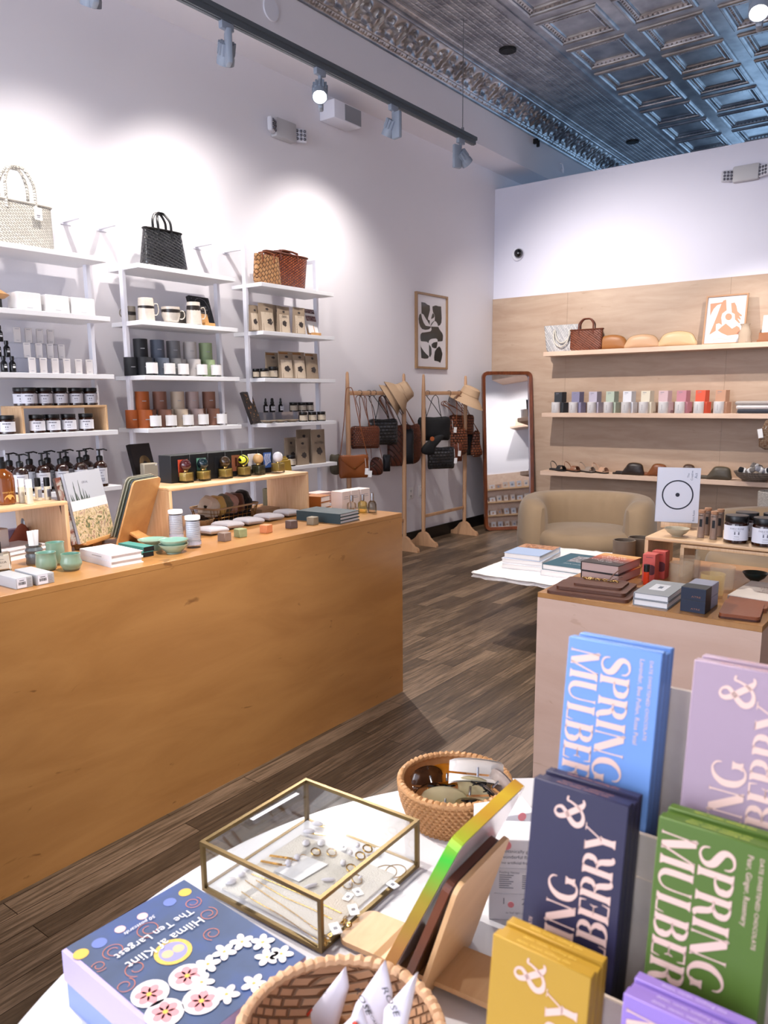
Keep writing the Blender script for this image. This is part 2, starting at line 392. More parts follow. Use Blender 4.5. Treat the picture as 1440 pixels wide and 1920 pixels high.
# pressed tin ceiling
def tin(name, kind):
    m = bpy.data.materials.new(name); m.use_nodes = True; N = m.node_tree; L = N.links; b = N.nodes['Principled BSDF']
    b.inputs['Metallic'].default_value = .85; b.inputs['Roughness'].default_value = .33
    tc = N.nodes.new('ShaderNodeTexCoord')
    n = N.nodes.new('ShaderNodeTexNoise'); n.inputs['Scale'].default_value = 5; n.inputs['Detail'].default_value = 6; L.new(tc.outputs['Object'], n.inputs['Vector'])
    r = N.nodes.new('ShaderNodeValToRGB'); r.color_ramp.elements[0].position = .35; r.color_ramp.elements[0].color = lin('#88888d'); r.color_ramp.elements[1].position = .7; r.color_ramp.elements[1].color = lin('#b9b8ba')
    L.new(n.outputs['Fac'], r.inputs[0]); L.new(r.outputs[0], b.inputs['Base Color'])
    bp = N.nodes.new('ShaderNodeBump')
    if kind == 'scale':
        br = N.nodes.new('ShaderNodeTexBrick'); br.inputs['Scale'].default_value = 1; br.inputs['Brick Width'].default_value = .062; br.inputs['Row Height'].default_value = .05
        br.inputs['Mortar Size'].default_value = .013; br.inputs['Mortar Smooth'].default_value = 1; L.new(tc.outputs['Object'], br.inputs['Vector'])
        bp.inputs['Strength'].default_value = .6; bp.inputs['Distance'].default_value = .01; bp.invert = True; L.new(br.outputs['Fac'], bp.inputs['Height']); b.inputs['Roughness'].default_value = .42
    else:
        v = N.nodes.new('ShaderNodeTexNoise'); v.inputs['Scale'].default_value = 60 if kind == 'cornice' else 25; L.new(tc.outputs['Object'], v.inputs['Vector'])
        bp.inputs['Strength'].default_value = .15; bp.inputs['Distance'].default_value = .003; L.new(v.outputs['Fac'], bp.inputs['Height'])
    L.new(bp.outputs[0], b.inputs['Normal']); return m
ZC = 4.4
g = G(); g.box((XF, 3.2, ZC), (XE, 4.089, ZC+.05)); struct(g.build('ceiling_border', tin('pressed tin scales', 'scale')))
g = G(); P = .62; x00 = 6.13 - 14*P; ring = [(0, 0), (.006, -.010), (.016, -.018), (.032, -.018), (.043, -.009), (.047, .0), (.056, -.003), (.078, .003), (.086, .006), (.094, .003), (.102, .014), (.112, .015)]
F0 = .05
for i in range(26):
    for j in range(11):
        x0 = x00+i*P; y1 = 3.17-j*P; y0 = y1-P
        if x0 > XE or y0 < YR-P: continue
        vs = []; fs = []
        rr = [(-F0, 0)] + ring
        for d, h in rr:
            e = d+F0
            vs += [(x0+e, y0+e, ZC+h), (x0+P-e, y0+e, ZC+h), (x0+P-e, y1-e, ZC+h), (x0+e, y1-e, ZC+h)]
        for k in range(len(rr)-1):
            for q in range(4): fs.append((4*k+q, 4*k+4+q, 4*k+4+(q+1) % 4, 4*k+(q+1) % 4))
        k = len(rr)-1; fs.append((4*k, 4*k+3, 4*k+2, 4*k+1)); g.add(vs, fs)
        if 3.5 < x0 < 11:                                    # egg beads on the moulding
            for a in range(11):
                t = .067+F0+(P-2*(.067+F0))*a/10
                for bx, by in ((x0+t, y0+F0+.067), (x0+t, y1-F0-.067), (x0+F0+.067, y0+t), (x0+P-F0-.067, y0+t)):
                    r = .013
                    g.add([(bx-r, by, ZC+.002), (bx, by-r, ZC+.002), (bx+r, by, ZC+.002), (bx, by+r, ZC+.002), (bx, by, ZC-.012)], [(0, 1, 4), (1, 2, 4), (2, 3, 4), (3, 0, 4)])
g.box((XF, 3.17, ZC-.012), (XE, 3.21, ZC+.02))
struct(g.build('ceiling', tin('pressed tin coffers', 'coffer')))
slab('ceiling_slab', (XF, YR-.1, ZC+.09), (XE, YW+.1, ZC+.14), WALL)
A0, A1 = V((4.089, 4.218)), V((3.76, 4.4)); nn = V((-.484, -.875))
def cornice(u, t):
    s = 3.3+u*8.7; h = .02*sin(pi*t)*-1
    p = .30; q = s/p-math.floor(s/p)-.5
    if t < .05: h += .012*sin(pi*t/.05)
    elif t < .17: h += .008*abs(sin(pi*s/.03))*sin(pi*(t-.05)/.12)
    elif t < .2: h += .01
    elif t < .8:
        y = (t-.5)/.3; X = abs(q)*2.6
        a = atan2(y+1.05, X+.001); r = sqrt(X*X+(y+1.05)**2)
        h += .016*max(0, cos(9*(a-pi/2)))*math.exp(-((r-1.15)/.55)**2)*(1 if X < 1 else .4)
        h += .013*math.exp(-(((sqrt((X-.62)**2+(y-.25)**2)-.3))/.09)**2)
        h += .012*math.exp(-(((sqrt((X-1.15)**2+(y+.45)**2)-.33))/.09)**2)
        h += .018*math.exp(-((X/.14)**2+((y+.75)/.3)**2))
        h *= min(1, (t-.2)/.04+.1, (.8-t)/.04+.1)
    elif t < .87: h += .014*sin(pi*(t-.8)/.07)
    elif t < .96: h += .006*abs(sin(pi*s/.02))*sin(pi*(t-.87)/.09)
    else: h += .004
    b = A0.lerp(A1, t)+nn*h*1.25
    return (s, b.x, b.y)
g = G(); g.grid(cornice, 760, 46, cu=False)
struct(g.build('trim_1', tin('pressed tin frieze', 'cornice')))
# round covers in the tin border and on the bulkhead
for k, (px, py) in enumerate(((952, 93), (1186, 265))):
    p = at(px, py, Z=ZC); g = G(); g.cyl((0, 0), .075, -.012, 0, 24); g.cyl((0, 0), .06, -.016, -.012, 24)
    o = g.build('ceiling_speaker', BLACKM); o.location = p
    tag(o, ['dark round speaker grille in the tin ceiling border above the track light end', 'dark round speaker grille in the tin ceiling border above the partition wall'][k], 'ceiling speaker', 'speakers in the tin ceiling border')
p = at(507, 18, Y=4.089); g = G(); g.cyl((0, 0), .075, 0, .012, 28, RX90, bev=.005)
o = g.build('cover_plate', WHITEM); o.location = (p.x, 4.0885, p.z); tag(o, 'round white cover plate on the bulkhead above the track light', 'cover plate')
p = at(1050, 312, Y=4.089); g = G(); g.tube([(0, 0, .03), (0, -.03, .02), (.02, -.035, -.04), (.05, -.02, -.06), (.06, 0, -.02)], .008, 8)
o = g.build('cable_loop', WHITEM); o.location = (p.x, 4.088, p.z); tag(o, 'white cable loop on the bulkhead near the partition top', 'cable')
p = at(1004, 265, Y=4.07); g = G(); g.cb((0, -.02, 0), (.04, .05, .05), bev=.006); g.cyl((0, -.05), .018, -.06, .0, 12)
o = g.build('wall_sensor', BLACKM); o.location = (p.x, 4.088, p.z); tag(o, 'small black sensor clipped below the tin cornice', 'sensor')
# security camera on the partition
p = at(972, 477, X=XB); t = thing('security_camera', 'white security camera with black dome eye high on the partition wall', 'camera', (XB, p.y, p.z), -pi/2)
g = G(); g.cyl((0, 0), .07, 0, .035, 28, RX90, bev=.01); g.build('camera_base', WHITEM, t)
g = G(); g.sphere((.03, -.055, 0), .05, 20); g.build('dome', mt('camera dome', '#050507', .05, coat=1), t)
def emergency(label, p, rz, tilt=(0, 0)):
    t = thing('emergency_light', label, 'emergency light', p, rz)
    g = G(); g.box((-.11, -.07, -.068), (.11, 0, .068), bev=.012); g.build('housing', mt('emergency light shell', '#b9b8bc', .5), t)
    for sx, ry in ((-1, .5), (1, -.5)):
        Mx = TR(sx*.155, -.06, -.005, 0, 0, -sx*.5+tilt[0])
        g = G(); g.box((-.052, -.02, -.05), (.052, .02, .05), Mx, bev=.014); o = g.build('lamp_head', mt('emergency head', '#c9c9d2', .5), t)
        g = G()
        for a in range(3):
            for b in range(3): g.sphere(((a-1)*.03, -.02, (b-1)*.028), .0115, 10, Mx)
        g.build('reflector', mt('emergency reflectors', '#70707c', .15, .9), o)
emergency('grey twin-head emergency light on the long white wall below the track', (4.6, YW, 3.462), 0)
emergency('grey twin-head emergency light on the partition under the tin ceiling', (XB, at(1399, 323, X=7.9).y, 3.42), -pi/2)
p = at(636, 172, Y=4.36); t = thing('wall_speaker', 'white box speaker fixed high on the wall behind the track', 'speaker', (p.x, YW, 3.72), 0)
g = G(); g.box((-.17, -.16, -.07), (.17, 0, .07), bev=.01); g.build('body', WHITEM, t)
g = G(); g.box((-.04, -.163, -.06), (.165, -.16, .06)); g.build('grille', mt('grey speaker cloth', '#8e9097', .8), t)
for k, (px, py) in enumerate(((769.5, 925), (788, 921))):
    p = at(px, py, Y=YW); t = thing('wall_outlet', ['white double socket on the wall between the two bag racks', 'white blank wall plate just behind the second bag rack post'][k], 'wall outlet', (p.x, YW, p.z))
    g = G(); g.box((-.04, -.007, -.06), (.04, 0, .06), bev=.004); g.build('plate', WHITE, t)
    g = G()
    for z in (.025, -.025):
        if k == 0:
            for x in (-.008, .008): g.cb((x, -.008, z), (.003, .002, .012))
            g.cyl((0, z-.014), .003, .007, .009, 8, RX90)
        else: g.cb((0, -.008, z*1.6), (.006, .002, .006))
    g.build('socket_holes', BLACKM, t)

# ------------------------------------------------------------------ track lighting
YT, ZT = 3.53, 3.515
def track(label, x0, x1, y, z, cables):
    t = thing('track_rail', label, 'track light rail', (0, y, z))
    g = G(); g.box((x0, -.02, 0), (x1, .02, .03)); g.box((x0, -.034, .03), (x1+.0, .034, .055)); g.box((x0, -.007, -.003), (x1, .007, .0)); g.build('rail', DARKG, t)
    for cx in cables:
        g = G(); g.tube([(cx, 0, .05), (cx, 0, ZC-z)], .0035, 6); g.cyl((cx, 0), .012, .05, .09, 10); g.build('suspension_cable', mt('steel cable', '#85888c', .3, .8), t)
    return t
track('long grey track rail hung along the white wall', -1.5, 5.96, YT, ZT, (5.78, 3.05, .5))
track('grey track rail hung over the middle of the shop', -1.5, 6.5, 1.05, 3.5, (4.2, 1.0))
def head(label, x, y, z, target, power, col=WARM, size=112, lamp_e=18, flip=1, group='spot heads on the long track', blend=1.0):
    d = V(target)-V((x, y, z-.12)); yaw = atan2(d.y, d.x); pit = math.asin(max(-1, min(1, d.z/d.length)))
    t = thing('track_spotlight', label, 'spotlight', (x, y, z), 0, group)
    g = G(); g.cb((0, 0, -.02), (.09, .03, .04), bev=.004); g.cyl((0, 0), .012, -.07, -.03, 12); g.build('adapter', LGREY, t)
    g = G(); g.box((-.03, -.016, -.23), (.05, .016, -.05), TR(0, 0, 0, 0, 0, yaw+pi/2*0) @ TR(-.045*flip, 0, 0), bev=.01); g.build('driver_box', LGREY, t)
    Mh = TR(.03*cos(yaw), .03*sin(yaw), -.14) @ Euler((0, -pit+pi/2, yaw)).to_matrix().to_4x4()
    g = G(); g.lathe([(.034, -.05), (.042, -.045), (.047, .02), (.05, .03), (.05, .06), (.044, .06), (.042, .045), (1e-6, .045)], 24, Mh)
    for k in range(12):
        a = 2*pi*k/12; g.cb((.044*cos(a), .044*sin(a), -.02), (.012, .012, .06), Mh)
    hd = g.build('lamp_head', LGREY, t)
    g = G(); g.lathe([(.04, .05), (.04, .052), (1e-6, .053)], 20, Mh); g.build('lens', mt('glowing lens', '#ffffff', .3, emit='#fff6ee', es=lamp_e), hd)
    pos = V((x, y, z)) + Mh @ V((0, 0, .075))
    spot('spot', pos, target, power*1.55, col, size, blend, .03)
    return t
HL = ['pointed at the wall over the first shelf unit', 'pointed down over the black woven bag', 'glowing towards the shop, beside the white wall speaker', 'pointed at the framed black print', 'at the rail end above the cable']
head('grey track spotlight beyond the shelf units nearest the window', 1.55, YT, ZT, (1.95, YW, 1.7), 22)
head('grey track spotlight over the first white shelf unit', 2.42, YT, ZT, (2.8, YW, 1.9), 24)
head('grey finned track spotlight above the black woven bag, third from the rail end', 3.26, YT, ZT, (3.80, YW, 2.1), 32)
head('track spotlight glowing white towards the shop, beside the white wall speaker', 4.04, YT, ZT, (2.6, 2.4, .9), 170)
head('grey track spotlight aimed at the bags and pouches, next to the rail end', 4.83, YT, ZT, (5.0, YW, 1.9), 36)
head('grey track spotlight at the very end of the long rail under the cable', 5.75, YT, ZT, (7.9, 2.8, 1.5), 120)
GM = 'spot heads on the middle track'
head('bright track spotlight under the coffered tin ceiling, on the middle rail', 4.55, 1.05, 3.5, (3.0, .8, .75), 75, group=GM)
for x, tg, pw, lb in ((6.2, (7.9, 1.7, 1.7), 100, 'track spotlight on the middle rail aimed at the candles on the back shelves'), (3.6, (5.6, 2.2, .5), 110, 'track spotlight on the middle rail aimed at the velvet armchairs'),
                  (2.2, (5.2, 1.9, .3), 110, 'track spotlight on the middle rail aimed at the stone table'), (1.6, (1.6, 2.7, .9), 200, 'track spotlight on the middle rail aimed at the maple counter top')):
    head(lb, x, 1.05, 3.5, tg, pw, group=GM, size=50)

head('track spotlight on the middle rail above the chocolate bars', .35, 1.05, 3.5, (.62, .2, 1.0), 75, group=GM, size=45)
head('track spotlight on the long rail aimed at the round white table', .75, YT, ZT, (.75, .5, .8), 210, size=50)

# ------------------------------------------------------------------ common builders
def boxy(name, label, cat, loc, size, mat, rz=0, group=None, bev=.0015, mark=None, markcol=GREYINK, topmark=None, rot=None, sub=None):
    """carton: body, printed mark on the front (-Y) face"""
    w, d, h = size; g = G(); g.box((-w/2, -d/2, 0), (w/2, d/2, h), bev=bev, seg=1)
    o = g.build(name, mat); o.location = loc; o.rotation_euler = rot if rot else (0, 0, rz); tag(o, label, cat, group)
    if mark:
        g = G()
        for (x, z, lw, lh) in mark: g.box((x*w-lw*w/2, -d/2-.0004, z*h-lh*h/2), (x*w+lw*w/2, -d/2, z*h+lh*h/2))
        g.build('print', markcol, o)
    return o
def book(label, loc, w, d, t, cover, rz=0, group=None, spine='x-', name='book', pages=None, art=None, rot=None, soft=False):
    """book lying flat: w along x, d along y, spine on one side; two parts, cover and page block"""
    th = .0025 if not soft else .0008
    r = thing(name, label, 'book', loc, rz, group, rot)
    g = G(); g.box((-w/2, -d/2, 0), (w/2, d/2, th)); g.box((-w/2, -d/2, t-th), (w/2, d/2, t))
    if spine == 'x-': g.box((-w/2, -d/2, th), (-w/2+th, d/2, t-th))
    elif spine == 'x+': g.box((w/2-th, -d/2, th), (w/2, d/2, t-th))
    elif spine == 'y-': g.box((-w/2, -d/2, th), (w/2, -d/2+th, t-th))
    else: g.box((-w/2, d/2-th, th), (w/2, d/2, t-th))
    g.build('cover', cover, r)
    e = .004 if not soft else .0005
    a = [-w/2+e, -d/2+e, th]; b = [w/2-e, d/2-e, t-th]
    if spine == 'x-': a[0] = -w/2+th
    elif spine == 'x+': b[0] = w/2-th
    elif spine == 'y-': a[1] = -d/2+th
    else: b[1] = d/2-th
    g = G(); g.box(a, b); g.build('pages', pages or PAPER, r)
    if art: art(r, w, d, t)
    return r
def standing(label, loc, w, h, t, cover, lean=.25, rz=0, art=None, name='book', cat='book', group=None, pages=None):
    """book or card standing up and leaning back; front faces -Y"""
    r = thing(name, label, cat, loc, 0, group, rot=(-lean, 0, rz))
    g = G(); g.box((-w/2, 0, 0), (w/2, .002, h)); g.box((-w/2, t-.002, 0), (w/2, t, h)); g.box((-w/2, 0, 0), (-w/2+.002, t, h)); g.build('cover', cover, r)
    g = G(); g.box((-w/2+.002, .002, .002), (w/2-.002, t-.002, h-.003)); g.build('pages', pages or PAPER, r)
    if art: art(r, w, h)
    return r
def art_lines(lines, mat, parent, name='lettering'):
    """lines: (text, size, x, z) on the front face of something standing up"""
    g = G()
    for t, s, x, z in lines: g.text(t, s, TR(x, -.0006, z) @ RX90)
    return g.build(name, mat, parent)
def easel(label, loc, w=.09, rz=0, mat=EASELW, group='little wooden easels'):
    t = thing('display_easel', label, 'display easel', loc, rz, group)
    g = G(); g.box((-w/2, -.035, 0), (w/2, .0, .022), bev=.002); g.build('lip', mat, t)
    g = G(); g.box((-w/2, -.0, .0), (w/2, .012, .09), TR(0, .02, 0, -.25), bev=.002); g.build('back_support', mat, t)
    return t
def jar(label, loc, r, h, cat='jar', group=None, rz=0, glassm=AMBERG, lidm=BLACK, labelm=LABEL, dots=True, key='jar', text=None):
    t = thing('lidded_jar', label, cat, loc, rz, group)
    g = G(); g.lathe([(r*.9, 0), (r, h*.03), (r, h*.70), (r*.93, h*.76), (r*.88, h*.78)], 32); g.build('jar_body', glassm, t, key=key+'b%.4f%.4f' % (r, h))
    g = G(); g.lathe([(r*.96, h*.78), (r*.97, h*.79), (r*.97, h*.98), (r*.94, h), (1e-6, h)], 32); g.build('lid', lidm, t, key=key+'l%.4f%.4f' % (r, h))
    g = G(); k = 22; vs = []; R = r*1.006
    for i in range(k+1):
        a = -pi/2-1.75+3.5*i/k
        vs += [(R*cos(a), R*sin(a), h*.13), (R*cos(a), R*sin(a), h*.66)]
    g.add(vs, [(2*i, 2*i+2, 2*i+3, 2*i+1) for i in range(k)], sm=True); lb = g.build('label', labelm, t, key=key+'p%.4f%.4f' % (r, h))
    g = G(); R = r*1.012
    def patch(a0, a1, z0, z1):
        n = 4; vs = []
        for i in range(n+1):
            a = -pi/2+a0+(a1-a0)*i/n; vs += [(R*cos(a), R*sin(a), z0*h), (R*cos(a), R*sin(a), z1*h)]
        g.add(vs, [(2*i, 2*i+2, 2*i+3, 2*i+1) for i in range(n)])
    if text:
        tv, tf = textgeo(text)
        sz = h*.085; g.add([(R*sin(x*sz/R), -R*cos(x*sz/R), h*.55+y*sz) for x, y in tv], tf)
        for k2 in (-1, 1):
            patch(k2*.16-.055, k2*.16+.055, .34, .43); patch(k2*.16-.03, k2*.16+.03, .43, .455)
        patch(-.3, .3, .475, .485); patch(-.2, .2, .26, .275); patch(-.25, .25, .19, .2)
    elif dots:
        patch(-.5, .5, .52, .58); patch(-.18, -.06, .34, .42); patch(.06, .18, .34, .42); patch(-.22, .22, .24, .26)
    g.build('print', mt('label print', '#73737f', .7), lb, key=key+'t%s%.4f%.4f' % (text, r, h))
    return t
def woven_bag(label, loc, wt, wb, h, d, mat, rz=0, rim=None, handle=None, hh=.14, hw=.5, hr=.006, group=None, name='woven_tote', tagcol=None, tagpos=None, round_b=.02, mouth=.6, ht=0, rot=None, cat='bag'):
    t = thing(name, label, cat, loc, rz, group, rot)
    def sec(u, z, wd, dd, inner=0):
        a = 2*pi*u; c, s_ = cos(a), sin(a)
        e = .45
        x = (abs(c)**e)*(1 if c > 0 else -1)*wd/2; y = (abs(s_)**e)*(1 if s_ > 0 else -1)*dd/2
        return (x, y, z)
    rows = []
    nz = 10
    for i in range(nz+1):
        u = i/nz; zz = h*u; w_ = wb+(wt-wb)*u; dd = d*(1-(1-mouth)*u)
        if u < .12: k = 1-(1-u/.12)**2*round_b/.02*.12; w_ *= k; dd *= k
        rows.append((zz, w_, dd))
    rows.append((h-.004, wt-.012, d*mouth-.01)); rows.append((h*.35, wb*.95, d*mouth-.012))
    n = 40; vs = [sec(j/n, *rw) for j in range(n) for rw in rows]; k = len(rows)
    fs = [(j*k+i, ((j+1) % n)*k+i, ((j+1) % n)*k+i+1, j*k+i+1) for j in range(n) for i in range(k-1)]
    fs.append([j*k for j in range(n)][::-1]); fs.append([j*k+k-1 for j in range(n)])
    g = G(); g.add(vs, fs, sm=True); g.build('bag_body', mat, t)
    hm = handle or mat
    if rim:
        g = G(); g.tube([sec(j/n, h-.006, wt+.004, d*mouth+.006) for j in range(n)], .0065, 6, closed=True); g.build('rim', rim, t)
    if hh > 0:
        for sy in (-1, 1):
            y = sy*(d*mouth/2+.001)
            pts = [(-wt*hw/2, y, h-.05), (-wt*hw/2, y, h+.01), (-wt*hw/2*.95, y*.9+ht*.3, h+hh*.55), (-wt*hw/4, y*.6+ht, h+hh*.95), (0, y*.5+ht, h+hh), (wt*hw/4, y*.6+ht, h+hh*.95), (wt*hw/2*.95, y*.9+ht*.3, h+hh*.55), (wt*hw/2, y, h+.01), (wt*hw/2, y, h-.05)]
            g = G(); g.tube(smoothpts(pts, 5), hr, 8); g.build('handle', hm, t)
    if tagcol:
        tx, tz = tagpos
        g = G(); g.box((tx-.022, -d/2-.012, tz-.032), (tx+.022, -d/2-.0105, tz+.032)); g.tube([(tx, -d/2-.011, tz+.03), (tx+.01, -d*mouth/2, h-.01)], .0012, 5)
        o = g.build('price_tag', tagcol, t)
        g = G(); g.box((tx-.010, -d/2-.0125, tz-.012), (tx+.010, -d/2-.012, tz-.006)); g.box((tx-.008, -d/2-.0125, tz-.020), (tx+.008, -d/2-.012, tz-.016)); g.build('print', GREYINK, o)
    return t

# ------------------------------------------------------------------ three white wall shelf units
YB0, YB1 = 4.065, 4.372
ZB = [2.262, 1.932, 1.604, 1.280, .950, .620]
def yf(off=0): return YB0+off
UN = []
units = ((1.96, at(198.9, 482.8, Y=YB0).x, 'white wall shelf unit with the pump bottles, cut by the picture edge'),
         (at(258.3, 491.7, Y=YB0).x, at(441.7, 521.7, Y=YB0).x, 'white wall shelf unit in the middle, with mugs and coloured candle tubes'),
         (at(490, 530, Y=YB0).x, at(626, 554, Y=YB0).x, 'white wall shelf unit next to the bag racks, stocked with kraft pouches'))
for k, (x0, x1, lb) in enumerate(units):
    if k == 0: x0 = x1-.79
    t = thing('wall_shelf_unit', lb, 'shelf unit', (x0, 0, 0), 0, 'white wall shelf units'); w = x1-x0; UN.append((x0, x1))
    for z in ZB: g = G(); g.box((0, YB0, z-.027), (w, YB1, z), bev=.0015, seg=1); g.build('shelf_board', WHITEB, t)
    for x in (-.004 if k else -.004, w-.075 if k == 0 else w-.11):
        x = x if x < .1 else x
        x = -.008 if x < 0 else w-.036
        g = G(); g.box((x, 4.215, 0), (x+.022, 4.25, 2.52)); g.build('post', WHITEM, t)
        g = G(); g.box((x, 4.2502, 2.497), (x+.022, YW, 2.5195)); g.box((x-.012, YW-.006, 2.487), (x+.055, YW, 2.527)); g.cyl((0, 0), .004, 0, .002, 8, TR(x+.04, YW-.006, 2.507) @ RX90); g.build('wall_bracket', WHITEM, t)
X1a, X1b = UN[0]; X2a, X2b = UN[1]; X3a, X3b = UN[2]
def sx(px, py, Y): return at(px, py, Y=Y).x
def span(x0, x1, y, Y):
    a = at(x0, y, Y=Y).x; b = at(x1, y, Y=Y).x; return (a+b)/2, b-a
def zt(px, py, Y): return at(px, py, Y=Y).z

# --- unit 1
WHITEWV = weave('white leather weave', '#c9c5bb', '#dad7cf', '#8f8a80', .011, 35, .35, .7)
a = sx(-14, 460, 4.16); b = sx(105, 460, 4.16)
woven_bag('large off-white woven tote with tall handles and a white tag on the top shelf', ((a+b)/2, 4.2, ZB[0]), b-a, (b-a)*.97, .245, .12, WHITEWV, rim=mt('cream leather', '#c9c3b8', .5), hh=.17, hw=.45, hr=.009, tagcol=WHITE, tagpos=((b-a)*.2, .185))
for k, (p0, p1) in enumerate(((34.5, 79), (88, 132), (136, 180))):
    c, w = span(p0, p1, 583+k*7, 4.10)
    boxy('white_gift_box', 'white lidded gift box, %s of the row of three' % ['farthest from the black woven bag', 'middle one', 'closest to the black woven bag'][k], 'box', (c, 4.155, ZB[1]), (w*.97, .11, .095), WHITE, group='white gift boxes', mark=[(0, .16, .25, .05)], markcol=mt('pale emboss', '#b9b7bc', .6))
g = G(); g.lathe([(1e-6, 0), (.05, .004), (.075, .022), (.03, .05), (1e-6, .06)], 24, TR(0, 0, 0)); o = g.build('wooden_dish', EASELW); o.location = (sx(-8, 590, 4.15), 4.15, ZB[1]+.05); tag(o, 'pale wooden cone on the shelf beside the white gift boxes', 'decoration')
g = G(); g.cyl((0, 0), .035, 0, .05, 20); o = g.build('black_stand', BLACKM); o.location = (sx(-8, 590, 4.15), 4.15, ZB[1]); tag(o, 'black round stand carrying the pale wooden cone', 'stand')
# small cartons on clear steps
Z = ZB[2]
for s_, (yy, hh_, ww) in enumerate(((4.21, .085, 'lower'), (4.28, .17, 'upper'))):
    x0 = sx(22, 640, 4.2); x1 = sx(118, 640, 4.2)
    g = G(); g.box((x0, yy-.035, hh_-.004), (x1, yy+.035, hh_)); g.box((x0, yy+.031, 0), (x1, yy+.035, hh_-.004)); o = g.build('acrylic_step', ACRY); o.location = (0, 0, Z); tag(o, 'clear acrylic step holding the %s row of small cartons' % ww, 'display riser')
CART = mt('warm white carton', '#cfc8c6', .6); CARTS = mt('carton print', '#a5a0a2', .7)
rows = (([56+3, 80, 102, 124, 146, 166], 4.115, Z, 'on the shelf board'), ([52, 74, 95, 116], 4.21, Z+.085, 'on the lower clear step'), ([36, 57, 78, 98], 4.28, Z+.17, 'on the upper clear step'))
for px, yy, zz, lb in rows:
    for k, x in enumerate(px):
        c = sx(x, 670, yy)
        boxy('small_carton', 'small pale serum carton %s, %s from the black vials' % (lb, ORD[k]), 'carton', (c, yy, zz), (.036, .036, .082), CART, rz=-.45, group='small serum cartons', mark=[(0, .9, .6, .03), (0, .15, .4, .02)])
for k, (x, yy, zz) in enumerate(((-3, 4.2, .085), (6, 4.13, 0), (22, 4.13, 0), (14, 4.2, .085), (3, 4.27, .17))):
    t = thing('black_vial', 'black vial with white print, %s of the cluster' % ['hindmost low one', 'front one at the picture edge', 'front one next to the cartons', 'one on the lower step', 'one on the upper step'][k], 'bottle', (sx(x, 670, yy), yy, Z+zz), 0, 'black vials')
    g = G(); g.lathe([(.016, 0), (.017, .003), (.017, .05), (.009, .062), (.009, .066), (.011, .067), (.011, .085), (.009, .087), (1e-6, .087)], 18); g.build('vial_body', mt('black vial', '#0a0b10', .2), t, key='vial')
    g = G(); g.cb((0, -.0172, .03), (.014, .001, .010)); g.cb((0, -.0172, .042), (.010, .001, .002)); g.build('print', WHITE, t, key='vialp')
g = G(); g.box((-.05, -.03, 0), (.07, .03, .082)); g.box((-.052, -.032, -.0), (-.05, .032, .084)); o = g.build('acrylic_block', ACRY); o.location = (sx(8, 680, 4.2), 4.22, Z); tag(o, 'clear acrylic block under the upper black vials', 'display riser')
# bamboo riser and candle jars
Z = ZB[3]; xa, xb = sx(27, 760, 4.13), sx(197, 760, 4.13)
def riser(label, xa, xb, y0, y1, z, h, th=.014, mat=BAMBOOX):
    t = thing('bamboo_riser', label, 'display riser', (xa, y0, z)); w = xb-xa; d = y1-y0
    g = G(); g.box((0, 0, h-th), (w, d, h), bev=.003); g.build('top_board', mat, t)
    for x in (0, w-th): g = G(); g.box((x, 0, 0), (x+th, d, h-th+.001), bev=.001, seg=1); g.build('side_board', BAMBOO, t)
    return t
riser('bamboo bridge riser on the shelf with six dark jars standing on it', sx(38, 790, 4.13), xb, 4.11, 4.33, Z, .148)
Zr = Z+.148
for k, x in enumerate((40, 55, 84, 113, 142, 169)):
    yy = 4.22 if k == 0 else 4.155
    jar('dark jar with white label on the bamboo riser, %s from the pump bottle corner post' % ORD[5-k], (sx(x, 750, yy), yy, Zr), .0415, .1, group='dark jars on the bamboo riser', rz=-.5, key='sj')
for k, x in enumerate((-4, 13, 70, 99, 129, 162)):
    jar('dark labelled jar on the shelf board under the bamboo riser, %s towards the mugs' % ORD[k], (sx(x, 800, 4.14), 4.14+.03*(k == 0), Z), .0415, .1, group='dark jars under the bamboo riser', rz=-.5, key='sj')
def pump(label, loc, s=1, rz=0, group='amber pump bottles', k=''):
    t = thing('pump_bottle', label, 'bottle', loc, rz, group)
    r = .036*s; h = .135*s
    g = G(); g.lathe([(r*.9, 0), (r, .004), (r, h*.78), (r*.9, h*.88), (r*.55, h*.97), (r*.42, h), (r*.42, h*1.03)], 28); g.build('bottle_body', AMBERG, t, key='pb%.2f' % s)
    g = G(); g.lathe([(r*.47, h*1.02), (r*.47, h*1.17), (r*.38, h*1.2), (r*.14, h*1.22), (r*.14, h*1.42), (1e-6, h*1.42)], 18)
    g.cb((0, 0, h*1.44), (r*.8, r*.5, h*.045), bev=.002); g.tube([(0, 0, h*1.44), (r*.6, -r*.3, h*1.46), (r*1.05, -r*.5, h*1.41)], r*.1, 8); g.build('pump', BLACK, t, key='pp%.2f' % s)
    g = G(); n = 18; R = r*1.008; vs = []
    for i in range(n+1):
        a_ = -pi/2-1.1+2.2*i/n; vs += [(R*cos(a_), R*sin(a_), h*.12), (R*cos(a_), R*sin(a_), h*.74)]
    g.add(vs, [(2*i, 2*i+2, 2*i+3, 2*i+1) for i in range(n)], sm=True); lb = g.build('label', LABEL, t, key='pl%.2f' % s)
    g = G()
    for z, w in ((.66, .5), (.55, .09), (.44, .3), (.34, .42), (.3, .42), (.26, .42), (.22, .3)): g.box((-r*w, -R-.0012, h*z-.0015), (r*w, -R-.0004, h*z+.0015*(1 if z != .55 else 3)))
    g.build('print', GREYINK, lb, key='pt%.2f' % s)
    return t
Z = ZB[4]
for k, x in enumerate((40, 82, 117, 153, 190)):
    pump('amber pump bottle in the front row, %s counted from the picture edge' % ORD[k], (sx(x, 905, 4.11), 4.11, Z), 1.12, -.45)
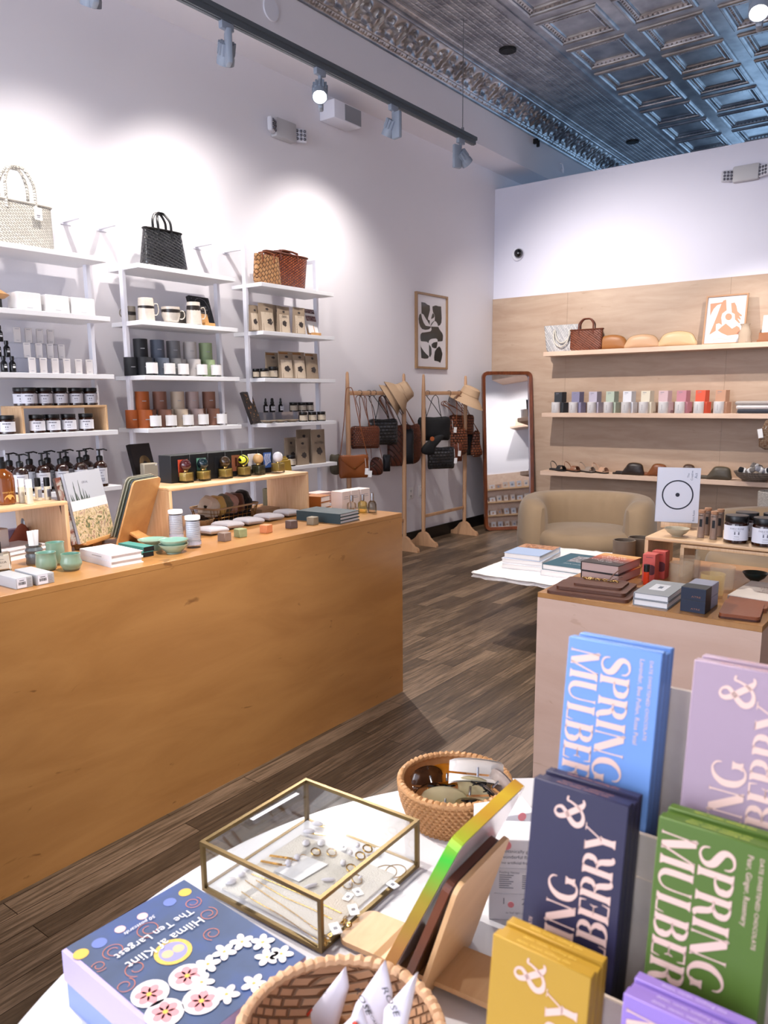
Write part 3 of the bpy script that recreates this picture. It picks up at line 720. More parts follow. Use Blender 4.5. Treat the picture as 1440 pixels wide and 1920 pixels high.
for k, x in enumerate((20, 58, 92, 127, 165)):
    pump('amber pump bottle in the back row, %s counted from the picture edge' % ORD[k], (sx(x, 900, 4.24), 4.24, Z), 1.12, .2)

# --- unit 2
BLKWV = weave('black leather weave', '#0c0d10', '#25272c', '#020203', .019, 18, .2, 1, asp=1.3, spec=1)  # the paler strips carry the gloss highlights of the black leather as colour
a = sx(272, 498, 4.16); b = sx(353, 500, 4.16)
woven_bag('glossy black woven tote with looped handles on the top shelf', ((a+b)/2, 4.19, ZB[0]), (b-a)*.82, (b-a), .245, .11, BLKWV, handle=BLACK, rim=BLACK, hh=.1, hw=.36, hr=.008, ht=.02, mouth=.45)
GLZ = mt('speckled cream glaze', '#d2c8bc', .25, noise=.12, nscale=60, coat=.5); GLZG = mt('grey brown glaze', '#8d8479', .3, noise=.15, nscale=50); GLZD = mt('dark drip glaze', '#2c2522', .3, noise=.5, nscale=90)
def mug(label, loc, prof, body, band=None, hz=(.3, .75), hr=.028, rz=0, bz=None):
    t = thing('ceramic_mug', label, 'mug', loc, rz, 'handmade mugs')
    rt = prof[-1][0]; ht = prof[-1][1]
    full = [(p[0]*.75, 0) if i == 0 else p for i, p in enumerate(prof)] + [(rt-.004, ht), (prof[0][0]*.8, .01), (1e-6, .009)]
    g = G(); g.lathe(full, 32); g.build('cup', body, t)
    if band:
        g = G(); g.lathe(band, 32, fn=lambda r, z, a, i: (r, z-(.006*abs(sin(a*7))+.004*abs(sin(a*17)) if i == 0 else 0))); g.build('glaze_band', GLZD, t)
    g = G(); za, zb = hz[0]*ht, hz[1]*ht; rr = max(p[0] for p in prof)
    g.tube(smoothpts([(rr*.93, 0, za), (rr+hr*.6, 0, za+.002), (rr+hr, 0, (za+zb)/2), (rr+hr*.7, 0, zb+.004), (rr*.9, 0, zb)], 5), .0055, 10, flat=.6); g.build('handle', body, t)
    return t
def px_h(x, y0, y1, Y): return at(x, y0, Y=Y).z-at(x, y1, Y=Y).z
Z = ZB[1]
mug('grey mug standing behind the shelf post', (sx(246, 600, 4.24), 4.25, Z), [(.034, 0), (.036, .004), (.036, .085), (.035, .095)], GLZG, [(.0368, .05), (.0368, .062)], rz=2.9)
mug('straight cream mug with a dark drip, beside the grey mug', (sx(277, 600, 4.13), 4.14, Z), [(.046, 0), (.05, .004), (.049, .09), (.046, .135), (.044, .14)], GLZ, [(.0503, .085), (.0495, .092)], rz=-.35)
mug('wide cream teacup with a grey drip between the two tall mugs', (sx(323, 604, 4.12), 4.13, Z), [(.03, 0), (.045, .012), (.058, .05), (.059, .1)], GLZ, [(.0592, .072), (.0597, .084)], rz=-.4, hr=.03)
mug('tall tapered cream mug with a dark collar by the black book', (sx(366, 606, 4.11), 4.12, Z), [(.05, 0), (.052, .004), (.042, .145)], GLZ, [(.046, .1), (.044, .122)], rz=-.35)
mug('grey brown mug behind the wide teacup', (sx(338, 600, 4.27), 4.28, Z), [(.04, 0), (.045, .004), (.045, .1)], GLZG, rz=.5)
def starsart(r, w, h):
    art_lines([('THE STARS', .017, 0.004, h*.62), ('WITHIN YOU', .017, .004, h*.52), ('A MODERN', .007, .0, h*.42), ('GUIDE TO', .007, 0, h*.36), ('ASTROLOGY', .007, 0, h*.30)], WHITE, r)
    g = G(); g.tube([(x*w, -.001, z*h) for x, z in [(-.3, .7), (-.2, .88), (.02, .95), (.25, .88), (.36, .7), (.4, .58), (.37, .55), (.38, .45), (.3, .42), (.28, .3), (.12, .28), (.1, .12)]], .0007, 4)
    for x, z in ((-.4, .9), (-.1, .93), (.42, .94), (-.35, .5), (.44, .8)): g.cb((x*w, -.001, z*h), (.003, .001, .003))
    g.build('drawing', mt('pale line', '#9c9ca6', .6), r)
c, w = span(366, 416, 598, 4.12)
easel('small wooden easel under the black book', (sx(394, 612, 4.10), 4.13, Z), .085)
standing('black book with THE STARS WITHIN YOU in white, leaning on an easel', (c+.005, 4.16, Z+.022), w*.82, .185, .028, mt('black cover', '#0c0c10', .35), .28, .12, starsart)
def candles(Z, cols, tops, bots, glasses, yb, word):
    h = zt(tops[0], yb-71, 4.2)-Z; hc = .118
    for k, (c, nm) in enumerate(cols):
        m = mt('tube '+nm, c, .6)
        def tube(lb, x, y, z, key='ctube'):
            t = thing('candle_tube', lb, 'candle box', (x, y, z), -.35, 'coloured candle tubes %s' % word)
            g = G(); g.lathe([(.0435, 0), (.044, .0015), (.044, .112), (.0435, .114), (1e-6, .114)], 32); g.build('tube_body', m, t, key=key)
            g = G(); g.box((-.013, -.0448, .052), (.013, -.0438, .057)); g.build('print', mt('silver print', '#9b9ba0', .5), t, key=key+'p')
        tube('%s candle tube on top of the pair %s' % (nm, word), sx(tops[k], yb-60, 4.22), 4.22, Z+.114)
        tube('%s candle tube below, towards the mugs post, %s' % (nm, word), sx(tops[k]-13, yb, 4.22), 4.235, Z)
        tube('%s candle tube below, towards the pouches, %s' % (nm, word), sx(bots[k], yb, 4.19), 4.17, Z)
    for k, x in enumerate(glasses):
        t = thing('glass_candle', 'clear glass candle with white label %s, %s from the bag shelf post' % (word, ORD[k]), 'candle', (sx(x, yb, 4.105), 4.105, Z), -.35, 'glass candles %s' % word)
        g = G(); g.lathe([(.0345, 0), (.036, .003), (.036, .083), (.034, .083), (.033, .014), (1e-6, .012)], 28); g.build('glass', CLEAR, t, key='cgl')
        g = G(); g.cyl((0, 0), .0325, .0145, .066, 24); g.build('wax', mt('candle wax', '#e9e2da', .5), t, key='cwx')
        g = G(); n = 12; R = .0365; vs = []
        for i in range(n+1):
            a_ = -pi/2-1.45+2.9*i/n; vs += [(R*cos(a_), R*sin(a_), .012), (R*cos(a_), R*sin(a_), .078)]
        g.add(vs, [(2*i, 2*i+2, 2*i+3, 2*i+1) for i in range(n)], sm=True); g.build('label', WHITE, t, key='clb')
candles(ZB[2], (('#1e1f24', 'black'), ('#565d6b', 'slate blue'), ('#6e6d70', 'mid grey'), ('#b9b3b1', 'light grey'), ('#93a57e', 'sage green')),
        (262.5, 294, 324, 355, 384.5), (269, 301.5, 324, 361, 388), (283+2, 318, 343.5, 378.5, 405), 697, 'on the third shelf')
candles(ZB[3], (('#9c4f1f', 'burnt orange'), ('#7f5647', 'brown'), ('#c2b09c', 'sand'), ('#a8938f', 'dusty pink'), ('#865c4b', 'cocoa')),
        (265.5, 298.5, 332, 359.5, 391), (270, 306.5, 337, 366.5, 397), (292, 321, 353, 381.5, 416), 795, 'on the fourth shelf')
Z = ZB[4]
def darkart(r, w, h):
    g = G()
    for k in range(5): g.tube([(w*.3*cos(a/8*pi)*(.4+.12*k)+.01, -.001, h*.45+h*.25*sin(a/8*pi)*(.4+.12*k)) for a in range(9)], .001, 4)
    g.add([(-.3*w, -.001, .12*h), (.1*w, -.001, .1*h), (.4*w, -.001, .3*h), (0, -.001, .25*h)], [(0, 1, 2, 3)]); g.build('drawing', mt('ochre print', '#a9824a', .6), r)
standing('large dark book with a golden drawing leaning on the lower shelf of the middle unit', (sx(270, 915, 4.2), 4.15, Z), .17, .24, .03, mt('very dark brown cover', '#17100f', .4), .25, .15, darkart)
boxy('kraft_gift_bag', 'crumpled grey-beige paper block with a white sticker in front of the dark book', 'box', (sx(281, 905, 4.1), 4.10, Z), (.1, .05, .115), mt('grey beige paper', '#a79d8b', .7, bump=.5, bscale=30), rz=-.1, mark=[(.36, .9, .12, .07)], markcol=WHITE, bev=.006)
for k, x in enumerate((338, 365)):
    t = thing('gold_cup', 'small gold cup behind the black perfume boxes, %s' % ['nearer the dark leaning book', 'nearer the kraft pouches'][k], 'cup', (sx(x, 880, 4.2), 4.2, Z), 0, 'small gold cups')
    g = G(); g.lathe([(.026, 0), (.028, .003), (.036, .03), (.037, .085), (.034, .085), (.03, .03), (1e-6, .02)], 24); g.build('cup', GOLD, t, key='gcup')

# --- unit 3
TANWV = weave('tan strip weave', '#a9784b', '#b88a5c', '#6d4626', .03, 45, .5, .8, asp=1.0)
BRWV = weave('brown leather weave', '#6b2f15', '#8a4826', '#2a0f05', .016, -28, .22, 1, asp=1.5, spec=.9)
a = sx(479, 530, 4.12); b = sx(527, 538, 4.12)
woven_bag('flat tan bag of broad plaited strips, in front of the glossy brown tote', ((a+b)/2, 4.13, ZB[0]), (b-a)*.9, (b-a), .2, .06, TANWV, hh=.02, hw=.5, hr=.006, handle=LEATHER, mouth=.5)
a = sx(512, 540, 4.22); b = sx(577, 545, 4.2)
woven_bag('glossy brown woven tote flaring to the top beside the tan strip bag', ((a+b)/2, 4.25, ZB[0]), (b-a)*1.25, (b-a)*.95, .265, .1, BRWV, rim=mt('brown leather rim', '#5a2813', .35), handle=mt('brown leather rim', '#5a2813', .35), hh=.02, hw=.4, hr=.008)
KRAFT = mt('kraft paper', '#93806c', .7, bump=.25, bscale=35); KRAFTL = mt('pale pouch print', '#cbb9a3', .65)
def pouch(label, X, Y, Z, w, h, rz=0, light=True, dark=True, band=False, text=None, group='kraft stand-up pouches', seed=0):
    t = thing('kraft_pouch', label, 'pouch', (X, Y, Z), rz, group); rnd = random.Random(seed)
    def f(u, v, s_):
        x = (u-.5)*w*(1-.05*sin(pi*v)); th = .026*(1-v)**.8*(1-(2*u-1)**4*.6)+.0015
        if v > .92: th = .0015
        return (x, s_*th+.004*sin(u*6+seed)*v, v*h)
    g = G(); g.grid(lambda u, v: f(u, v, -1), 12, 14); g.grid(lambda u, v: f(1-u, v, 1), 12, 14)
    g.add([f(i/11, 0, -1) for i in range(12)]+[f(i/11, 0, 1) for i in range(12)], [(i, 12+i, 13+i, i+1) for i in range(11)]); g.add([f(0, j/13, -1) for j in range(14)]+[f(0, j/13, 1) for j in range(14)], [(i, 14+i, 15+i, i+1) for i in range(13)]); g.add([f(1, j/13, -1) for j in range(14)]+[f(1, j/13, 1) for j in range(14)], [(i, i+1, 15+i, 14+i) for i in range(13)])
    b_ = g.build('pouch_body', KRAFT, t)
    def F(u, v, e=.0008): p = f(u, v, -1); return (p[0], p[1]-e, p[2])
    if light:
        g = G(); g.grid(lambda u, v: F(.08+.84*u, .03+.66*v), 6, 8); g.build('label', KRAFTL, t)
    g = G()
    if dark:
        for cu, cv, ru, rv in ((.5, .8, .11, .045), (.5+rnd.uniform(-.1, .15), .36, .2, .11)):
            n = 14; vs = [F(cu, cv, .0014)]+[F(cu+ru*cos(2*pi*i/n)*(1+.25*sin(3*i+seed)), cv+rv*sin(2*pi*i/n)*(1+.2*cos(4*i)), .0014) for i in range(n)]
            g.add(vs, [(0, 1+i, 1+(i+1) % n) for i in range(n)])
        for i in range(3): g.add([F(.3, .68-.03*i, .0014), F(.7, .68-.03*i, .0014), F(.7, .675-.03*i, .0014), F(.3, .675-.03*i, .0014)], [(0, 1, 2, 3)])
    if text:
        tv, tf = textgeo(text); s_ = h*.1
        g.add([F(.5+x*s_/w, .6+y*s_/h, .0016) for x, y in tv], tf)
    g.build('print', mt('pouch ink', '#3a3230', .7), t)
    if band: g = G(); g.grid(lambda u, v: F(.02+.6*u, .9+.06*v), 4, 2); g.build('seal_band', mt('ochre band', '#8a5a2a', .6), t)
    return t
def q4(x, y): return (420+x/4.174, 440+y/4.174)
def pouch_px(lb, x0, x1, yb, ytop, Y, Z, **k):
    a = at(*q4(x0, yb), Y=Y).x; b = at(*q4(x1, yb), Y=Y).x; h = at(*q4(x0, ytop), Y=Y).z-Z
    return pouch(lb, (a+b)/2, Y+.01, Z, b-a, h, **k)
Z = ZB[1]
pouch_px('kraft pouch with dark fruit print half behind the shelf post', 210, 278, 745, 548, 4.14, Z, seed=1)
pouch_px('large kraft pouch with a cut avocado print on the second shelf', 283, 396, 745, 532, 4.12, Z, seed=2)
pouch_px('dark kraft pouch standing behind the avocado pouch', 385, 450, 752, 548, 4.25, Z, seed=3, light=False)
pouch_px('kraft pouch printed CACAO with a leaf sprig on the second shelf', 425, 520, 762, 556, 4.12, Z, seed=4, text='CACAO')
pouch_px('narrow kraft pouch next to the picture book on the second shelf', 548, 638, 772, 565, 4.11, Z, seed=5)
def foodart(r, w, h):
    g = G(); rnd = random.Random(3)
    g.box((-w/2, -.001, h*.5), (w/2, -.0004, h*.72)); g.box((-w/2, -.001, h*.82), (w/2, -.0004, h)); g.build('picture', photo('dark food photo', ['#1d1c22', '#3a3438', '#7a3a30', '#a9a3a6', '#4f5a48'], 60), r)
easel('small wooden easel under the food picture book', (sx(*q4(727, 780), 4.10), 4.125, Z), .08)
standing('white book with dark food pictures leaning on an easel beside the pouches', (sx(*q4(705, 745), 4.15), 4.15, Z+.022), .125, .19, .02, WHITE, .25, .1, foodart)
Z = ZB[2]
pouch_px('tilted kraft pouch with an ochre band behind the small jars', 335, 445, 1110, 918, 4.2, Z, seed=6, band=True, light=False)
pouch_px('tall kraft pouch with a butterfly print on the third shelf', 438, 545, 1120, 910, 4.13, Z, seed=7, band=True)
pouch_px('kraft pouch with a curled mushroom print, middle of the third shelf row', 546, 643, 1125, 916, 4.13, Z, seed=8, band=True)
pouch_px('kraft pouch with a small figure print by the shelf end post', 645, 742, 1128, 926, 4.13, Z, seed=9, band=True, light=False)
CREAML = mt('cream botanic label', '#c2b39e', .6)
for k, (x0, x1, y0, yt_, Y) in enumerate(((235, 268, 1112, 1045, 4.16), (284, 350, 1112, 1042, 4.12), (352, 415, 1114, 1026, 4.16))):
    a = at(*q4(x0, y0), Y=Y).x; b = at(*q4(x1, y0), Y=Y).x; r = [.026, .0335, .0335][k]
    jar('small black-lidded jar with cream label, %s from the shelf post, third shelf' % ORD[k], ((a+b)/2, Y, Z), r, [.066, .068, .085][k], group='small black-lidded jars', labelm=CREAML, glassm=mt('dark jar glass', '#1a120e', .1), key='kj%d' % k)
Z = ZB[3]
def floral(r, w, h):
    g = G(); rnd = random.Random(5)
    for i in range(26):
        x = rnd.uniform(-.42, .42)*w; z = rnd.uniform(.08, .94)*h; s_ = rnd.uniform(.004, .011)
        g.add([(x-s_, -.001, z), (x, -.001, z-s_*.7), (x+s_, -.001, z), (x, -.001, z+s_)], [(0, 1, 2, 3)])
    g.build('picture', photo('food print', ['#5d3324', '#a56a44', '#c9a06a', '#7d8a4a'], 80), r)
standing('dark floral cookbook with a white spine leaning behind the shelf post', (sx(*q4(232, 1470), 4.2), 4.16, Z), .14, .24, .022, mt('dark floral cover', '#241c1a', .4), .33, .35, floral)
g = G(); x0, x1 = sx(*q4(300, 1400), 4.3), sx(*q4(705, 1400), 4.3); g.box((x0, 4.27, .071), (x1, 4.36, .075)); g.box((x0, 4.356, 0), (x1, 4.36, .071)); o = g.build('acrylic_step', ACRY); o.location = (0, 0, Z); tag(o, 'clear acrylic step under the dropper bottles', 'display riser')
for k, x in enumerate((328, 375, 398, 445)):
    t = thing('dropper_bottle', 'black dropper bottle with white label, %s from the floral cookbook' % ORD[k], 'bottle', (sx(*q4(x, 1390), 4.31), 4.31+(k == 2)*.02, Z+.075), -.3, 'black dropper bottles')
    g = G(); g.lathe([(.0175, 0), (.0185, .002), (.0185, .05), (.008, .062), (.008, .066)], 20); g.build('bottle_body', mt('black glass', '#0c0a0b', .12), t, key='drb')
    g = G(); g.lathe([(.0105, .064), (.0105, .078), (.007, .08), (.0075, .095), (.004, .106), (1e-6, .107)], 14); g.build('dropper_cap', BLACK, t, key='drc')
    g = G(); g.box((-.014, -.0195, .012), (.014, -.0185, .045)); g.build('label', LABEL, t, key='drl')
    g = G(); g.box((-.004, -.0200, .036), (.004, -.0196, .042)); g.box((-.01, -.02, .026), (.01, -.0196, .029)); g.build('print', INK, t, key='drp')
for k, (x0, x1) in enumerate(((511, 578), (580, 640), (640, 700))):
    jar('black-lidded jar on the clear step, %s from the droppers' % ORD[k], (sx(*q4((x0+x1)/2, 1360), 4.31), 4.31, Z+.075), .034, .072, group='jars on the clear step', labelm=CREAML, glassm=mt('dark jar glass', '#1a120e', .1), key='kj1')
for k, x in enumerate((620, 692, 762)):
    jar('black-lidded jar on the fourth shelf board, %s counted from the shell dishes' % ORD[k], (sx(*q4(x, 1460), 4.12), 4.12, Z), .0345, .074, group='jars on the fourth shelf board', labelm=CREAML, glassm=mt('dark jar glass', '#1a120e', .1), key='kj3')
for k, (x, Y) in enumerate(((345, 4.11), (440, 4.14), (530, 4.13))):
    t = thing('shell_dish', 'shallow scalloped dish on the fourth shelf, %s from the post' % ORD[k], 'dish', (sx(*q4(x, 1465), Y), Y, Z), 0, 'scalloped dishes')
    g = G(); g.lathe([(.02, 0), (.03, .004), (.055, .018), (.053, .021), (.028, .008), (1e-6, .006)], 40, fn=lambda r, z, a, i: (r*(1+.05*abs(cos(a*5))), z)); g.build('dish', mt('sand glaze', '#9c8a76', .4, noise=.2), t, key='shd')
    g = G()
    for i in range(5): g.cb((.012*cos(i*1.3), .012*sin(i*1.3), .018), (.02, .012, .007), TR(0, 0, 0, 0, 0, i*.2), bev=.002)
    g.build('seed_packets', mt('dish content %d' % k, ['#39505a', '#8a8a3c', '#6b4a33'][k], .5), t)
Z = ZB[4]
pouch_px('kraft pouch behind the low jar on the lower shelf', 483, 578, 1795, 1590, 4.2, Z, seed=10, light=False)
pouch_px('tall kraft pouch at the back of the lower shelf', 575, 690, 1790, 1527, 4.26, Z, seed=11, light=False)
pouch_px('kraft pouch in the middle of the lower shelf front', 572, 668, 1797, 1595, 4.12, Z, seed=12, light=False)
pouch_px('big kraft pouch printed PROTEIN at the end of the lower shelf', 692, 797, 1785, 1527, 4.12, Z, seed=13, light=False, text='PROTEIN')
jar('low black-lidded jar with cream label in front of the lower pouches', (sx(*q4(526, 1800), 4.11), 4.11, Z), .0345, .084, labelm=CREAML, glassm=mt('dark jar glass', '#1a120e', .1), key='kj4')
Z = ZB[5]
boxy('paper_parcel', 'white and red wrapped parcel low on the shelf seen under the bamboo riser', 'box', (4.35, 4.18, Z), (.11, .05, .17), mt('parcel paper', '#cfc8bd', .6), mark=[(.2, .85, .3, .16)], markcol=mt('parcel red', '#b5553f', .6))
# ------------------------------------------------------------------ soft shapes
def puff(g, out, th, M=None, mi=0, flatback=False, pw=.5):
    """cushion over an outline in XZ, bulging towards -Y and +Y"""
    n = len(out); cx = sum(p[0] for p in out)/n; cz = sum(p[1] for p in out)/n
    lv = [1, .97, .88, .72, .5, .25]
    for sgn in (-1, 1):
        vs = []; fs = []
        for s_ in lv:
            y = sgn*th/2*(1-s_**3)**pw*(.15 if (flatback and sgn > 0) else 1)
            vs += [(cx+(x-cx)*s_, y, cz+(z-cz)*s_) for x, z in out]
        vs.append((cx, sgn*th/2*(.15 if (flatback and sgn > 0) else 1), cz)); k = len(lv)
        for i in range(k-1):
            for j in range(n):
                j2 = (j+1) % n; f = (i*n+j, i*n+j2, (i+1)*n+j2, (i+1)*n+j); fs.append(f if sgn < 0 else f[::-1])
        for j in range(n):
            f = ((k-1)*n+j, (k-1)*n+(j+1) % n, k*n); fs.append(f if sgn < 0 else f[::-1])
        g.add(vs, fs, M, mi, True)
    return g
def blob(pts, n=4): return [(p.x, p.y) for p in smoothpts([(x, y, 0) for x, y in pts], n, True)]
def mpp(p): return (V(p)-V((0, 0, CAMZ))).dot(cF)/FPX

# ------------------------------------------------------------------ wooden bag racks
YR_ = 4.255; ZBAR = at(700, 737, Y=YR_).z
def rack(label, xl, xr, low):
    t = thing('garment_rack', label, 'rack', (xl, YR_, 0), 0, 'beech bag racks'); w = xr-xl
    for x in (0, w):
        g = G(); g.lathe([(.019, .13), (.021, .3), (.021, 1.3), (.019, 1.5), (.013, 1.66), (.009, 1.675), (1e-6, 1.677)], 14, TR(x, 0, 0)); g.build('post', RACKW, t)
        g = G(); out = [(-.165, 0), (.165, 0), (.165, .018), (.155, .04), (.12, .052), (.08, .085), (.05, .125), (.02, .14), (-.02, .14), (-.05, .125), (-.08, .085), (-.12, .052), (-.155, .04), (-.165, .018)]
        g.ext(out, -.018, .018, TR(x, 0, 0, 0, 0, pi/2) @ RX90); g.build('foot', RACKW, t)
        g = G(); g.cyl((0, 0), .004, .020, .023, 8, TR(x, 0, ZBAR) @ RX90); g.build('screw', DARKG, t)
    g = G(); g.cb((w/2, 0, ZBAR), (w-.02, .022, .036), bev=.003); g.build('top_bar', RACKW, t)
    if low: g = G(); g.cb((w/2, 0, low), (w-.02, .016, .03), bev=.002); g.build('lower_bar', RACKW, t)
    return t
XR1a, XR1b = at(652, 760, Y=YR_).x, at(758, 900, Y=YR_).x
XR2a, XR2b = at(794, 900, Y=YR_).x, at(871, 920, Y=YR_).x
rack('beech garment rack loaded with bags, partly hidden by the long maple counter', XR1a, XR1b, .3)
rack('beech garment rack beside the leaning mirror, with a straw hat on its post', XR2a, XR2b, at(830, 960, Y=YR_).z)
TANL = mt('saddle tan leather', '#8a4a1e', .4, bump=.1, bscale=150); BRL = mt('brown leather', '#5f2c18', .4, bump=.1, bscale=90); CHEV = weave('brown quilted leather', '#55281a', '#5e2d1d', '#2b120a', .035, 50, .35, .6, asp=6)
BRW2 = weave('brown basket leather', '#6a351d', '#7b4226', '#150803', .028, 0, .4, 1, asp=1.1); BRW3 = weave('fine brown basket leather', '#6b3119', '#7a3c20', '#200c06', .016, 0, .4, 1, asp=1.2)
BLW2 = weave('black basket leather', '#0d0e12', '#25272d', '#020203', .03, 0, .25, 1, asp=1.2, spec=.8); NAVYL = mt('navy black leather', '#0c1017', .35); OLIVE = mt('olive canvas', '#5c5648', .7)
SHOPRZ = -.62
def hang(label, x0, x1, yt, yb, mat, hx, hy, hcol, Y=YR_, X=None, round_=False, th=.07, hr=.0055, hwid=.5, rz=SHOPRZ, name='hanging_bag', group=None, loops=2, hook=True, kind='bag', shape=None, tagm=None, extra=None):
    cx = (x0+x1)/2; c = at(cx, yb, Y=Y) if X is None else at(cx, yb, X=X)
    k = mpp(c); w = (x1-x0)*k; h = (yb-yt)*k*1.0
    t = thing(name, label, kind, c, rz, group)
    if shape == 'box' or shape is None:
        out = blob([(-w*.48, h*.04), (-w*.3, 0), (w*.3, 0), (w*.48, h*.04), (w*.5, h*.5), (w*.47, h), (0, h), (-w*.47, h), (-w*.5, h*.5)], 3)
    elif shape == 'round': out = blob([(-w*.4, h*.1), (-w*.1, 0), (w*.2, 0), (w*.45, h*.12), (w*.5, h*.4), (w*.42, h), (0, h*1.0), (-w*.42, h), (-w*.5, h*.4)], 3)
    elif shape == 'moon': out = blob([(-w*.5, h*.3), (-w*.35, 0), (w*.35, 0), (w*.5, h*.3), (w*.4, h*.85), (0, h), (-w*.4, h*.85)], 4)
    else: out = shape(w, h)
    g = G(); puff(g, out, th); g.build('bag_body', mat, t)
    if hx is not None:
        R = Matrix.Rotation(-rz, 3, 'Z')
        for s_ in range(loops):
            yy = (-1 if s_ == 0 else 1)*th*.25
            top = at(hx[s_] if isinstance(hx, tuple) else hx, hy, Y=Y)-c; top = R @ top
            p0 = V((-w*hwid/2, yy, h*.93)); p1 = V((w*hwid/2, yy, h*.93)); tp = V((top.x, yy*.3, top.z))
            a = p0.lerp(tp, .55)+V((-w*.03, 0, 0)); b = p1.lerp(tp, .55)+V((w*.03, 0, 0))
            g = G(); g.tube(smoothpts([p0, a, tp+V((-.03, 0, -.03)), tp, tp+V((.03, 0, -.03)), b, p1], 5), hr, 7, flat=.6); g.build('handle', hcol, t)
        if hook:
            hp = at(hx[0] if isinstance(hx, tuple) else hx, hy, Y=YR_)
            g = G(); dz = ZBAR+.02-hp.z
            g.tube(smoothpts([(0, -.008, .0), (0, 0, -.008), (0, .008, .0), (0, .004, .02), (0, -.02, dz-.03), (0, -.019, dz-.004), (0, 0, dz+.004), (0, .019, dz-.004), (0, .018, dz-.03)], 5), .0022, 6)
            o = g.build('wire_hook', mt('dark wire', '#2a2522', .4, .6)); o.location = (hp.x, YR_, hp.z); tag(o, 'dark wire hook on the rack bar above the '+' '.join(label.split(',')[0].split()[:7]), 'hook', 'wire hooks on the rack bars')
    if tagm:
        for (tx, tz) in tagm:
            g = G(); g.box((tx*w-.016, -th/2-.012, tz*h-.03), (tx*w+.016, -th/2-.0108, tz*h+.025), TR(0, 0, 0, 0, .1, 0)); g.tube([(tx*w, -th/2-.011, tz*h+.022), (tx*w-.005, -th/2-.004, tz*h+.1)], .0015, 5); o = g.build('price_tag', WHITE, t)
    if extra: extra(t, w, h, th)
    return t
def envelope(t, w, h, th):
    g = G(); puff(g, [(-w*.47, h*.99), (-w*.45, h*.82), (-w*.05, h*.38), (0, h*.35), (w*.05, h*.38), (w*.45, h*.82), (w*.47, h*.99)], .02, TR(0, -th/2+.002, 0)); g.build('flap', TANL, t)
    g = G(); g.sphere((0, -th/2-.011, h*.46), .006, 10); g.build('stud', BRASS, t)
    for s_ in (-1, 1): g = G(); g.tube([(s_*w*.47+.008*cos(a), -.0, h+.008*sin(a)) for a in [2*pi*i/12 for i in range(12)]], .0018, 5, closed=True); g.build('ring', BRASS, t)
HG = 'bags hung on the racks'
hang('olive canvas bag hanging behind the tan envelope clutch', 618, 640, 853, 890, OLIVE, None, 0, OLIVE, Y=4.36, shape='round')
hang('tan leather envelope clutch with a gold stud and long strap', 635, 692, 854, 896, TANL, (656, 660), 727, TANL, Y=4.19, th=.05, hwid=.93, loops=1, hr=.006, hook=False, tagm=[(.38, .35), (.5, .25)], extra=envelope)
hang('rectangular brown finely plaited shoulder bag behind the tan envelope clutch', 657, 713, 800, 841, BRW3, (675, 681), 741, LEATHER, Y=4.24, th=.06, hwid=.35)
hang('brown quilted crossbody with rounded corners below the plaited shoulder bag', 693, 719, 857, 890, CHEV, (692,), 742, LEATHER, Y=4.25, th=.05, shape='moon', loops=1, hr=.004, hwid=.8)
hang('small black bucket bag beside the brown quilted crossbody', 718, 732, 853, 884, NAVYL, None, 0, NAVYL, Y=4.27, th=.05)
hang('square black basketweave tote hanging on the first rack', 690, 747, 787, 834, BLW2, (702, 717), 741, BLACK, Y=4.28, th=.06)
hang('dark brown quilted tote behind the black basketweave tote', 726, 757, 800, 874, CHEV, (723, 722), 742, LEATHER, Y=4.31, th=.07)
hang('narrow navy bag hanging between two brown totes', 755, 776, 806, 870, NAVYL, (737,), 741, BLACK, Y=4.24, th=.06, loops=1, hwid=.8)
hang('rounded brown basketweave tote hanging on the outer end of the first rack', 752, 791, 798, 869, BRW3, (752, 754), 744, LEATHER, Y=4.30, th=.08, shape='round')
hang('large plain black tote hanging on the second rack', 782, 846, 783, 826, mt('black canvas', '#07070a', .6), (802, 816), 741, BLACK, Y=4.25, th=.06)
hang('soft black clutch with an orange patch tilted under the black tote', 790, 834, 818, 849, BLACKM, None, 0, BLACK, Y=4.18, th=.06, shape=lambda w, h: blob([(-w*.5, 0), (0, -.02), (w*.1, h*.3), (w*.5, h), (w*.1, h*1.0), (-w*.45, h*.45)], 4),
     extra=lambda t, w, h, th: G().cyl((0, 0), .022, -.0, .004, 18, TR(-.02, -th/2+.004, h*.85) @ RX90).build('patch', mt('orange leather', '#a8562a', .4), t))
hang('black basketweave pouch with white tags below the black clutch', 800, 854, 839, 879, BLW2, None, 0, BLACK, Y=4.2, th=.05, tagm=[(.46, .45)])
hang('brown open-weave tote at the top of the second rack', 840, 890, 779, 815, BRW2, (842, 845), 752, LEATHER, Y=4.29, th=.06)
hang('brown open-weave round bag with a white tag below the open-weave tote', 843, 878, 806, 854, BRW2, (861,), 742, LEATHER, Y=4.24, th=.06, shape='round', tagm=[(-.45, .98)], loops=1)
hang('tiny brown pouch with a hanging white tag under the round bag', 849, 867, 834, 865, BRL, None, 0, BRL, Y=4.17, th=.03, tagm=[(0, .5)])
hang('black bag half hidden near the mirror frame', 874, 890, 813, 853, BLACKM, None, 0, BLACK, Y=4.27, th=.05)
hang('dark brown woven flared bag hanging in front of the mirror edge', 882, 905, 811, 853, BRW2, (868, 872), 741, LEATHER, Y=4.21, th=.05, shape=lambda w, h: blob([(-w*.5, 0), (w*.5, 0), (w*.3, h*.5), (w*.2, h), (-w*.3, h)], 3))
STRAW = mt('woven straw', '#b6987a', .75, noise=.12, nscale=160, bump=.4, bscale=260)
